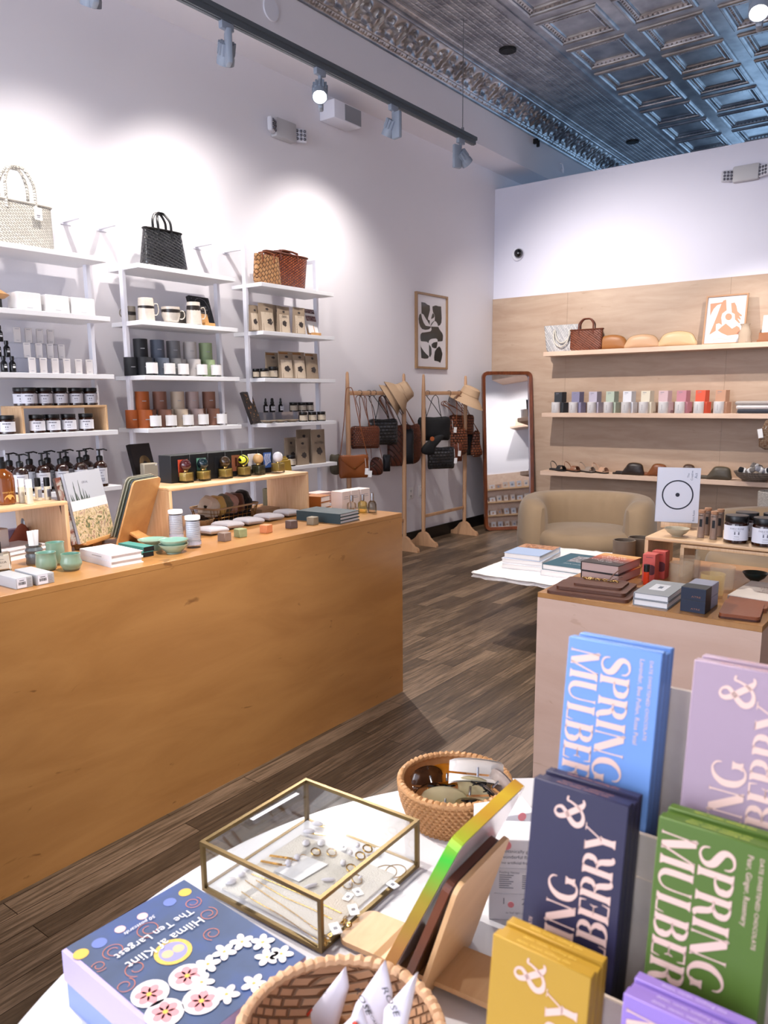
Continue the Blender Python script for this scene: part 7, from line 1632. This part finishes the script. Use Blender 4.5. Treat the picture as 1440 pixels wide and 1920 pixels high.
# ---- round rattan basket with hair clips
def rattan(label, loc, rb, rt, h, m, rows=11, n=56, amp=.0022, name='rattan_basket', rimr=.006, tilt=0, inner=None):
    t = thing(name, label, 'basket', loc, 0); prof = []
    g = G(); K = rows*4; N = n*4
    def f(u, v):
        a = 2*pi*u; row = v*rows; r = rb+(rt-rb)*sin(v*pi/2)
        return ((r+amp*abs(sin(pi*row))*.9*(1 if True else 0)+amp*sin(n*a/2*2+pi*int(row)))*cos(a), (r+amp*abs(sin(pi*row))+amp*sin(n*a+pi*int(row)))*sin(a), v*h)
    g.grid(f, N, K+1, cu=True); g.build('woven_wall', m, t)
    g = G(); g.grid(lambda u, v: ((rb-.004+(rt-rb)*sin((1-v)*pi/2)+amp*.8*sin(n*2*pi*u+pi*int((1-v)*rows)))*cos(2*pi*u), (rb-.004+(rt-rb)*sin((1-v)*pi/2)+amp*.8*sin(n*2*pi*u+pi*int((1-v)*rows)))*sin(2*pi*u), .003+(1-v)*(h-.003)), N//2, K//2+1, cu=True); g.cyl((0, 0), rb, 0, .004, 40); g.build('inner_wall', inner or m, t)
    g = G(); nn_ = 160; g.tube([((rt-.002)*cos(2*pi*i/nn_), (rt-.002)*sin(2*pi*i/nn_), h+.0015*sin(i*2.2)) for i in range(nn_)], [rimr*(1+.07*sin(i*2.2)) for i in range(nn_)], 8, closed=True); g.build('plaited_rim', m, t)
    return t
RAT = mt('honey rattan', '#b58556', .5, noise=.25, nscale=90); RAT2 = mt('pinkish straw plait', '#c79f7c', .6, noise=.2, nscale=60)
BC = V((1.075, .662, TZ)); rattan('round honey rattan basket full of hair clips on the far side of the white table', BC, .078, .097, .072, RAT)
def clip(lb, px, py, z, L, Wd, col, rot, spec=None):
    p = at(px, py, Z=TZ+z); t = thing('hair_claw_clip', lb, 'hair clip', p, 0, 'claw clips in the rattan basket', rot=rot); m = mt('clip '+col, col, .18, coat=.6, noise=.12 if spec is None else spec, nscale=45)
    for s_ in (-1, 1):
        g = G(); g.grid(lambda u, v: V(((u-.5)*L*sqrt(max(0.02, 1-(2*v-1)**2*.0)), s_*(.004+.016*sin(pi*(1-v)*.5)*1.0), (1-v)*Wd*sqrt(max(.0, 1-(2*u-1)**2))*1.0)), 16, 7)
        for i, vv in enumerate(g.v[:]): g.v.append((vv[0], vv[1]-s_*.0022, vv[2]))
        k = len(g.v)//2; fs = [tuple(j+k for j in f)[::-1] for f in g.f]; g.f += fs; g.mi += [0]*len(fs); g.sm += [True]*len(fs)
        g.build('claw_half', m, t)
    g = G(); g.cyl((0, 0), .0022, -.008, .008, 10, TR(0, 0, Wd*.55) @ RX90); g.build('hinge', CHROME, t)
    g = G(); g.tube(smoothpts([(-.012, -.018, Wd*.75), (-.004, -.022, Wd*.85), (0, -.02, Wd*.7), (.006, -.024, Wd*.9), (.014, -.018, Wd*.7), (0, -.02, Wd*.68)], 4), .0019, 5); g.tube([(0, -.02, Wd*.7), (-.008, -.022, Wd*.45)], .0011, 5); g.tube([(0, -.02, Wd*.7), (.009, -.023, Wd*.5)], .0011, 5); g.build('black_string', BLACKM, t)
clip('large cream oval hair claw at the front of the rattan basket', 832, 1520, .035, .085, .042, '#c9bf9e', (.5, .1, -.95), .05)
clip('cream hair claw with a black bow in the middle of the basket', 888, 1492, .055, .06, .035, '#c4b894', (.7, -.2, -1.3), .1)
clip('tortoiseshell hair claw against the basket back', 803, 1475, .055, .06, .032, '#3a2214', (.4, .2, -.7), 1.6)
clip('amber orange hair claw behind the tortoiseshell one', 838, 1468, .055, .07, .03, '#b9741f', (.5, 0, -1.0), .3)
clip('white marbled hair claw lying across the top of the basket', 893, 1452, .085, .095, .034, '#e2dcd6', (.9, .1, -.95), .06)
clip('pearly striped hair claw at the basket edge by the wooden stand', 930, 1482, .065, .055, .035, '#b9a79c', (.5, .3, -1.7), .6)
# ---- straw basket with sachets at the picture bottom
BF = V((.527, .462, TZ)); rattan('wide straw basket with rose sachets at the picture bottom', BF, .085, .108, .080, RAT2, rows=8, n=30, amp=.0018, name='straw_basket', rimr=.0065, inner=weave('plaited straw inside', '#c79c78', '#bb8f6d', '#9a7152', .011, 40, .6, .9, asp=1.4))
def sach(lb, pts, X, mark, rzt=0):
    P3 = [at(x, y, X=X) for x, y in pts]; cY = sum(p.y for p in P3)/len(P3); cZ = sum(p.z for p in P3)/len(P3)
    t = thing('rose_sachet', lb, 'sachet', (X, cY, cZ), 0, 'rose sachets in the straw basket', rot=(0, .0, -pi/2+rzt))
    out = [(-(p.y-cY), p.z-cZ) for p in P3]; o2 = []
    for i in range(len(out)):
        a0, a1 = V(out[i]), V(out[(i+1) % len(out)]); o2 += [tuple(a0.lerp(a1, s_)) for s_ in (0, .25, .5, .75)]
    g = G(); puff(g, o2, .014); g.build('packet', mt('white paper sachet', '#d5d0db', .5, bump=.2, bscale=30), t)
    g = G()
    for s_, sz, x, y, an in mark: 
        g.text(s_, sz, TR(-(at(x, y, X=X).y-cY), -.0085, at(x, y, X=X).z-cZ) @ RX90 @ Matrix.Rotation(an, 4, 'Z'))
    g.build('lettering', INK, t); return t, cY, cZ
t1, y1_, z1_ = sach('white sachet with a red stripe leaning in the straw basket, nearest the blue box', [(530, 1960), (648, 1812), (654, 1850), (640, 1900), (622, 1960)], .575, [('eye', .006, 618, 1850, 1.0)])
g = G(); A_ = [at(x, y, X=.575) for x, y in ((556, 1925), (572, 1905), (594, 1882))]; B_ = [at(x, y, X=.575) for x, y in ((562, 1932), (578, 1910), (596, 1884))]
g.add([(-(p.y-y1_), -.0088, p.z-z1_) for p in A_]+[(-(p.y-y1_), -.0088, p.z-z1_) for p in B_], [(0, 3, 4, 1), (1, 4, 5, 2)]); g.build('red_stripe', mt('red print', '#c8402c', .5), t1)
sach('white rose sachet standing in the middle of the straw basket', [(640, 1960), (668, 1880), (722, 1800), (735, 1860), (735, 1960)], .545, [('ROSE', .012, 690, 1868, -.95), ('VULCANO', .006, 708, 1900, -.95)])
sach('white rose sachet nearest the wooden picture stand', [(715, 1960), (722, 1890), (783, 1822), (772, 1880), (755, 1960)], .515, [('ROSE', .012, 742, 1868, -1.0)])
t4, y4, z4 = sach('small white sachet with a red dot at the front of the straw basket', [(610, 1965), (640, 1925), (678, 1888), (690, 1930), (700, 1965)], .50, [('no. 3', .006, 665, 1915, .2)])
g = G(); p = at(676, 1912, X=.50); g.cyl((0, 0), .0035, .0075, .009, 14, TR(-(p.y-y4), 0, p.z-z4) @ RX90); g.build('red_dot', mt('red print', '#c8402c', .5), t4)
# ---- plywood stand with iridescent sleeves
t = thing('wooden_display_stand', 'plywood picture stand seen from behind on the white table, holding iridescent packs', 'display stand', (.745, .470, TZ), radians(182))
Mt = Matrix.Rotation(-.30, 4, 'X'); EW2 = wood('blond plywood', '#c69a6c', '#d3aa7c', (2, 8, 2), 5, .4)
g = rplate(.135, .19, .014, -.006, 0, .0)
for i, v in enumerate(g.v): g.v[i] = tuple(Mt @ V(v))
g.build('plywood_board', EW2, t)
g = G(); g.ext([(y, x) for x, y in rr2(.30, .075, .016)], 0, .007, TR(0, -.0, .012, .0, 0, 0) @ Matrix.Rotation(.05, 4, 'X')); g.build('base_plate', EW2, t)
def holo():
    m = mt('iridescent foil', '#b98a4a', .2, .25); N = m.node_tree; lw = N.nodes.new('ShaderNodeTexCoord'); sp = N.nodes.new('ShaderNodeSeparateXYZ'); N.links.new(lw.outputs['Object'], sp.inputs[0])
    r = N.nodes.new('ShaderNodeValToRGB'); e = r.color_ramp.elements; e[0].position = .0; e[0].color = lin('#b98442'); e[1].position = 1; e[1].color = lin('#c98a35')
    for ps, c in ((.25, '#a59a3c'), (.42, '#4fd04a'), (.52, '#b5c23c'), (.7, '#d8a53a'), (.86, '#e8c23c')): x = e.new(ps); x.color = lin(c)
    ad = N.nodes.new('ShaderNodeMath'); ad.operation = 'SUBTRACT'; N.links.new(sp.outputs[2], ad.inputs[0]); N.links.new(sp.outputs[0], ad.inputs[1])
    mr = N.nodes.new('ShaderNodeMapRange'); mr.inputs[1].default_value = -.05; mr.inputs[2].default_value = .30; N.links.new(ad.outputs[0], mr.inputs[0]); N.links.new(mr.outputs[0], r.inputs[0]); N.links.new(r.outputs[0], N.nodes['Principled BSDF'].inputs['Base Color']); return m
HOLO = holo()
def pack(lb, loc, w, h, th, edge, face, lean_=.30):
    t = thing('foil_pack', lb, 'stationery pack', loc, radians(182), 'packs on the plywood picture stand'); Mt_ = Matrix.Rotation(-lean_, 4, 'X')
    n_ = 0; o = [(-w/2, 0), (w/2, 0)]+arc(w/2-.012, h-.012, .012, 0, 90, 4)+arc(-w/2+.012, h-.012, .012, 90, 180, 4)
    g = G(); g.ext(o, -th, 0, Mt_ @ RX90); g.build('foil_edge', edge, t)
    g = G(); o2 = [(x*.96, .003+z*.975) for x, z in o]; g.ext(o2, -th-.0006, -th-.0002, Mt_ @ RX90); g.ext(o2, .0002, .0006, Mt_ @ RX90); g.build('face', face, t)
    return t
pack('iridescent gold-edged pack leaning on the plywood picture stand, the outer one', (.772, .532, TZ+.021), .175, .238, .015, HOLO, mt('pearl pink film', '#d3c3ca', .2, coat=.6), .44)
pack('brown-edged pack leaning on the plywood picture stand, next to the board', (.748, .498, TZ+.021), .125, .168, .010, mt('brown glossy edge', '#6b4030', .25), mt('brown photo face', '#5f4334', .3, noise=.5, nscale=20), .37)
g = G(); g.box((-.16, -.0, 0), (.16, .003, .0)) if False else None
def flowerbox(lb, loc, w, d, h, rz):
    t = thing('flower_carton', lb, 'carton', loc, rz, 'white flower cartons'); g = G(); g.box((-w/2, -d/2, 0), (w/2, d/2, h), bev=.001, seg=1); g.build('carton_body', mt('white matt carton', '#d6d3d8', .6), t)
    art_lines([('botanically grown', .0072, -.0, h*.86), ('wonderful flowers', .0072, -.0, h*.79), ('no artificial fragrance', .0062, 0, h*.72), ('Feeling Notes', .005, -.015, h*.6), ('Eye Paste', .005, .018, h*.6), ('1', .014, -.022, h*.24), ('2', .014, .006, h*.24), ('to feel light and calm', .0045, 0, h*.1)], GREYINK, t, 'lettering').location = (0, -d/2, 0)
    g = G()
    for i in range(7):
        for x in (-.018, .014): g.box((x-.011, -d/2-.0004, h*(.56-.026*i)), (x+.009-.003*(i % 3), -d/2, h*(.57-.026*i)))
    g.box((-w*.42, -d/2-.0004, h*.65), (w*.42, -d/2, h*.652)); g.box((-w*.42, -d/2-.0004, h*.335), (w*.42, -d/2, h*.337)); g.build('fine_print', GREYINK, t)
    g = G()
    for x, z in ((-.012, .2), (.016, .2), (-.02, .93), (.02, .95)): g.cyl((0, 0), .0045 if z < .5 else .007, 0, .0006, 14, TR(x, -d/2, h*z) @ RX90)
    g.build('dot_print', mt('coral pink print', '#d77f86', .5), t)
flowerbox('white carton with fine print and pink dots behind the navy chocolate bars', (.915, .455, TZ), .085, .05, .125, radians(-58))
flowerbox('white carton further back, only its corner showing above the foil pack', (1.02, .535, TZ), .085, .05, .085, radians(-40))

# ------------------------------------------------------------------ chocolate bars on a tiered stand
def stroke(pts, n=7):
    P_ = smoothpts([(x, y, w) for x, y, w in pts], n); A = []; B = []
    for i, p in enumerate(P_):
        d = P_[min(i+1, len(P_)-1)]-P_[max(i-1, 0)]; d = V((d.x, d.y)); d = d.normalized() if d.length > 1e-9 else V((1, 0)); w = max(p.z, .01)/2
        A.append((p.x-d.y*w, p.y+d.x*w)); B.append((p.x+d.y*w, p.y-d.x*w))
    return A, B
def stem(x, w, y0=0, y1=1, f=.06): return [(x-f, y0), (x, y0+.1), (x, y1-.1), (x-f, y1)], [(x+w+f, y0), (x+w, y0+.1), (x+w, y1-.1), (x+w+f, y1)]
def dg(x0, y0, x1, y1, w): return [(x0-w/2, y0), (x1-w/2, y1)], [(x0+w/2, y0), (x1+w/2, y1)]
def armh(x0, x1, y, th=.05, s_=0, ser=.14):
    r = [([(x0, y), (x1, y)], [(x0, y+th), (x1, y+th)])]
    if s_: r.append(([(x1-.05, y+(th if s_ > 0 else 0)), (x1, y+(th+ser if s_ > 0 else -ser))], [(x1, y+(th if s_ > 0 else 0)), (x1+.02, y+(th+ser if s_ > 0 else -ser))]))
    return r
SW = .2
GLY = {
 'I': (.34, [stem(.08, SW)]),
 'L': (.66, [stem(.08, SW)]+armh(.2, .62, 0, .05, 1, .2)),
 'E': (.68, [stem(.08, SW)]+armh(.2, .62, 0, .05, 1, .2)+armh(.2, .6, .95, .05, -1, .18)+armh(.2, .5, .49, .045, 1, .1)+armh(.2, .5, .49, .045, -1, .1)),
 'P': (.74, [stem(.08, SW), stroke([(.22, .975, .05), (.42, .97, .07), (.6, .87, .17), (.63, .74, .21), (.6, .61, .17), (.42, .51, .07), (.22, .5, .05)])]),
 'B': (.78, [stem(.08, SW), stroke([(.22, .975, .05), (.4, .97, .07), (.55, .88, .15), (.58, .76, .2), (.55, .64, .15), (.4, .55, .07), (.22, .54, .05)]), stroke([(.22, .54, .05), (.44, .53, .07), (.62, .41, .16), (.65, .27, .22), (.62, .13, .16), (.44, .03, .07), (.22, .025, .05)])]),
 'R': (.82, [stem(.08, SW), stroke([(.22, .975, .05), (.42, .97, .07), (.58, .87, .16), (.61, .75, .2), (.58, .62, .16), (.42, .53, .07), (.22, .52, .05)]), stroke([(.38, .53, .1), (.52, .42, .17), (.6, .2, .2), (.68, .04, .16), (.8, .03, .06)])]),
 'U': (.86, [stroke([(.17, 1.0, .28), (.17, .9, .2), (.17, .35, .2), (.22, .14, .17), (.42, .03, .07), (.62, .12, .055), (.7, .35, .05), (.7, .9, .05), (.7, 1.0, .16)], 5)]),
 'N': (.94, [stroke([(.13, 0, .16), (.13, .08, .05), (.13, .92, .05), (.1, 1.0, .1)], 4), dg(.18, 1, .74, 0, .27), stroke([(.79, 0, .05), (.79, .92, .05), (.79, 1.0, .18)], 4)]),
 'M': (1.14, [stroke([(.12, 0, .16), (.12, .08, .05), (.16, .92, .05), (.14, 1.0, .1)], 4), dg(.2, 1, .5, 0, .24), dg(.52, 0, .84, 1, .06), stem(.84, .2)]),
 'Y': (.86, [dg(.12, 1, .43, .45, .24), dg(.46, .45, .76, 1, .055), stem(.34, SW, 0, .5, .05), ([(.0, .97), (.0, 1)], [(.3, .97), (.3, 1)]), ([(.64, .97), (.64, 1)], [(.88, .97), (.88, 1)])]),
 'S': (.66, [stroke([(.6, .72, .03), (.57, .88, .06), (.42, .975, .06), (.2, .93, .1), (.11, .78, .16), (.16, .64, .2), (.34, .52, .23), (.52, .4, .22), (.58, .24, .17), (.5, .09, .1), (.3, .02, .06), (.12, .1, .06), (.07, .28, .03)], 5)]),
 'G': (.92, [stroke([(.76, .72, .03), (.72, .88, .06), (.54, .98, .06), (.3, .9, .13), (.14, .68, .2), (.12, .45, .215), (.18, .22, .19), (.36, .04, .1), (.56, .02, .06), (.72, .12, .06)], 5), stem(.64, .18, .1, .42, .05)]),
 '&': (1.0, [stroke([(.98, .56, .06), (.84, .58, .07), (.8, .44, .07), (.66, .16, .09), (.44, .02, .1), (.2, .06, .16), (.1, .24, .19), (.2, .42, .18), (.42, .6, .14), (.56, .76, .12), (.5, .93, .07), (.34, .98, .08), (.24, .86, .14), (.3, .66, .17), (.5, .4, .19), (.7, .14, .18), (.86, .02, .1), (.98, .06, .05)], 5)]),
}
def word(g, s_, x, y, size, M, gap=.04):
    for ch in s_:
        if ch == ' ': x += .35*size; continue
        w, parts = GLY[ch]
        for A, B in parts: g.ribbon([(x+p[0]*size, y+p[1]*size) for p in A], [(x+p[0]*size, y+p[1]*size) for p in B], 0, M)
        x += (w+gap)*size
    return x
BW, BH, BT = .0855, .205, .0115; LEAN = radians(7.2)
def bar(label, X, Ytop, Z, k, col, side, ink, flip, flavor, sheen=0):
    """bar with its top front left corner at (X, Ytop, Z); k-th of a stack behind it"""
    m = mt('bar '+col, col, .5); t = thing('chocolate_bar', label, 'chocolate bar', (X-BH*sin(LEAN)+BT*1.05*k*cos(LEAN), Ytop-BW/2, Z-BH*cos(LEAN)-BT*.13*k-.003*(k % 2)), 0, 'chocolate bars on the tiered stand', rot=(-LEAN, 0, -pi/2))
    g = G(); g.box((-BW/2, 0, 0), (BW/2, BT, BH), bev=.0007, seg=1); g.build('wrapper', m, t, key='bar')
    if k == 0:
        g = G(); L = .0265
        if flip:   # reads downwards, first line on the outer side
            Mx = TR(BW/2-.0265-L+.0, -.0004, BH*.955) @ RX90 @ Matrix.Rotation(-pi/2, 4, 'Z')
            word(g, 'MULBERRY', 0, -BW/2-.0+.0275-L*.0-.0+0.006-L*.0-.0-.0, L*1.0, TR(0, -.0004, BH*.965) @ RX90 @ Matrix.Rotation(-pi/2, 4, 'Z') @ TR(0, -.0, 0), .0) if False else None
            Mz = TR(0, -.0004, BH*.97) @ RX90 @ Matrix.Rotation(-pi/2, 4, 'Z')
            word(g, 'MULBERRY', .002, -BW/2+.004, L, Mz, -.03); word(g, 'SPRING', .004, -BW/2+.004+L+.0025, L, Mz, .0); word(g, '&', BH*.94-L, -BW/2+.004+L+.0025, L, Mz)
            g.text(flavor, .0058, Mz @ TR(.002, BW/2-.0165, 0), align='LEFT'); g.text('DATE SWEETENED CHOCOLATE', .0042, Mz @ TR(.002, BW/2-.0085, 0), align='LEFT', sx=1.15)
        else:
            Mz = TR(0, -.0004, BH*.03) @ RX90 @ Matrix.Rotation(pi/2, 4, 'Z')
            word(g, 'MULBERRY', .004, -BW/2+.004+.004, L, Mz, -.03); word(g, 'SPRING', .006, -BW/2+.008+L+.0025, L, Mz, 0); word(g, '&', BH*.94-L, -BW/2+.008+L+.0025, L, Mz)
            g.text(flavor, .0058, Mz @ TR(.002, BW/2-.0165, 0), align='LEFT'); g.text('DATE SWEETENED CHOCOLATE', .0042, Mz @ TR(.002, BW/2-.0085, 0), align='LEFT', sx=1.15)
        g.build('lettering', ink, t)
    g = G(); g.text('dates, cacao, nothing else', .0046, TR(0, BT*.5, BH+.0004)); g.build('top_print', mt('top print '+side, side, .6), t)
    return t
INKP = mt('rose gold lettering', '#d6b4a8', .45)
rows = ((.651, 1.232, (('#6489c4', '#9cc0e6', 'blue', 'Lavender, Bee Pollen, Rose Petal', True, .278), ('#9a8494', '#f0a8a0', 'mauve pink', 'Mixed Berry', False, .166))),
        (.587, 1.118, (('#25223f', '#b07a6c', 'navy', 'Pure Dark', False, .279), ('#4a6420', '#c3cb5a', 'green', 'Pear, Ginger, Rosemary', True, .169))),
        (.513, 1.009, (('#ad8526', '#e8c25a', 'yellow', 'Mango, Urfa Chili', False, .277), ('#8b70b8', '#d4bfe8', 'lilac', 'Mulberry, Fennel', True, .166))))
for ri, (X, Z, cs) in enumerate(rows):
    for c, sc_, nm, fl, fp, Y in cs:
        for k in range(3):
            bar('%s chocolate bar, %s in its slot on the %s tier of the stand' % (nm, ['front one', 'middle one', 'rear one'][k], ['top', 'middle', 'bottom'][ri]), X, Y, Z, k, c, sc_, INKP, fp, fl)
t = thing('tiered_bar_stand', 'pale plywood three-tier stand holding the coloured chocolate bars', 'display stand', (0, 0, 0))
SW_ = wood('pale stand plywood', '#cbb8a8', '#d8c8ba', (4, 4, 4), 4, .5); Ya, Yb = .286, -.045
for ri, (X, Z, _) in enumerate(rows):
    xb, zb = X-BH*sin(LEAN), Z-BH*cos(LEAN)-.004
    Mp = TR(xb+BT*3.5, 0, zb-.004, 0, LEAN, 0)
    g = G(); g.box((0, Yb, 0), (.005, Ya, .170), Mp); g.build('back_panel', SW_, t)
    g = G(); g.box((-.006, Yb, -.012), (BT*3.5+.004, Ya, -.004), TR(xb, 0, zb, 0, LEAN, 0)); g.build('ledge', SW_, t)
    g = G(); g.box((-.010, Yb, -.012), (-.006, Ya, .012), TR(xb, 0, zb, 0, LEAN, 0)); g.build('front_lip', SW_, t)
for y in (Ya-.006, Yb):
    g = G(); out = [(.47, TZ), (.70, TZ), (.70, 1.02), (.668, 1.02), (.66, .91), (.60, .90), (.585, .80), (.49, .79)]
    g.ext(out, -y-.006, -y, RX90); g.build('side_frame', SW_, t)

track('grey track rail hung near the greeting card wall', 2.2, 6.4, -2.3, 3.45, (4.9,))
head('track spotlight aimed at the greeting card display', 4.45, -2.3, 3.45, (4.6, YR, 1.5), 60, group='spot heads by the card wall')
head('track spotlight aimed at the far end of the greeting card display', 5.5, -2.3, 3.45, (5.3, YR, 1.2), 60, group='spot heads by the card wall')
# greeting card wall on the far side, seen in the leaning mirror
t = thing('card_display', 'plywood wall rack of greeting cards seen reflected in the leaning mirror', 'card rack', (3.3, YR, 0))
g = G(); g.box((0, 0, .05), (3.0, .02, 1.34)); g.build('back_panel', SHELFW, t)
CR = (1.02, .75, .47, .20)
for z in CR: g = G(); g.box((0, .02, z-.02), (3.0, .11, z)); g.box((0, .10, z), (3.0, .11, z+.012)); g.build('card_ledge', BAMBOOX, t)
rnd = random.Random(9)
CC = [mt('greeting card %d' % i, c, .6, noise=.25, nscale=30) for i, c in enumerate(('#d8d6d8', '#cfc4bd', '#c8ccd6', '#d8cfc8', '#b99a86', '#dcdadd'))]
for r_, z in enumerate(CR):
    for k in range(10):
        w_ = rnd.choice((.09, .105, .125)); h_ = .135 if w_ < .12 else .10
        o = boxy('greeting_card', 'small greeting card reflected in the mirror, %s row of the rack, %s of its row' % (['top', 'second', 'third', 'lowest'][r_], ORD[k]), 'card', (4.10+.152*k, YR+.045, z), (w_, .006, h_), CC[rnd.randrange(6)], group='greeting cards on the wall rack', rot=(.15, 0, pi), bev=0)
        g = G(); g.add([(.03*cos(q)*rnd.uniform(.6, 1), -.0035, h_*.5+.03*sin(q)*rnd.uniform(.6, 1)) for q in [i*pi/4 for i in range(8)]], [list(range(8))]); g.build('picture', CC[4] if k % 2 else mt('card picture', '#8791a5', .6), o)
g = G(); g.box((5.12, YR, 2.22), (6.3, YR+.32, 2.26)); tag(g.build('wall_shelf', SHELFW), 'brown wooden shelf above the greeting cards, seen in the leaning mirror', 'shelf')
for k in range(5): g = G(); g.cyl((0, 0), .11-.004*k, 0, .03, 24, bev=.008); o = g.build('stoneware_bowl', mt('cream stack', '#c8c2b0', .5)); o.location = (5.29, YR+.17, 2.26+.03*k); tag(o, 'cream stacked bowl seen in the mirror, %s from the bottom of its pile' % ORD[k], 'bowl', 'stacked bowls on the far shelf')
g = G(); g.box((4.9, YR, 3.2), (6.6, YR+.6, 3.4)); struct(g.build('trim_2', SHELFW))
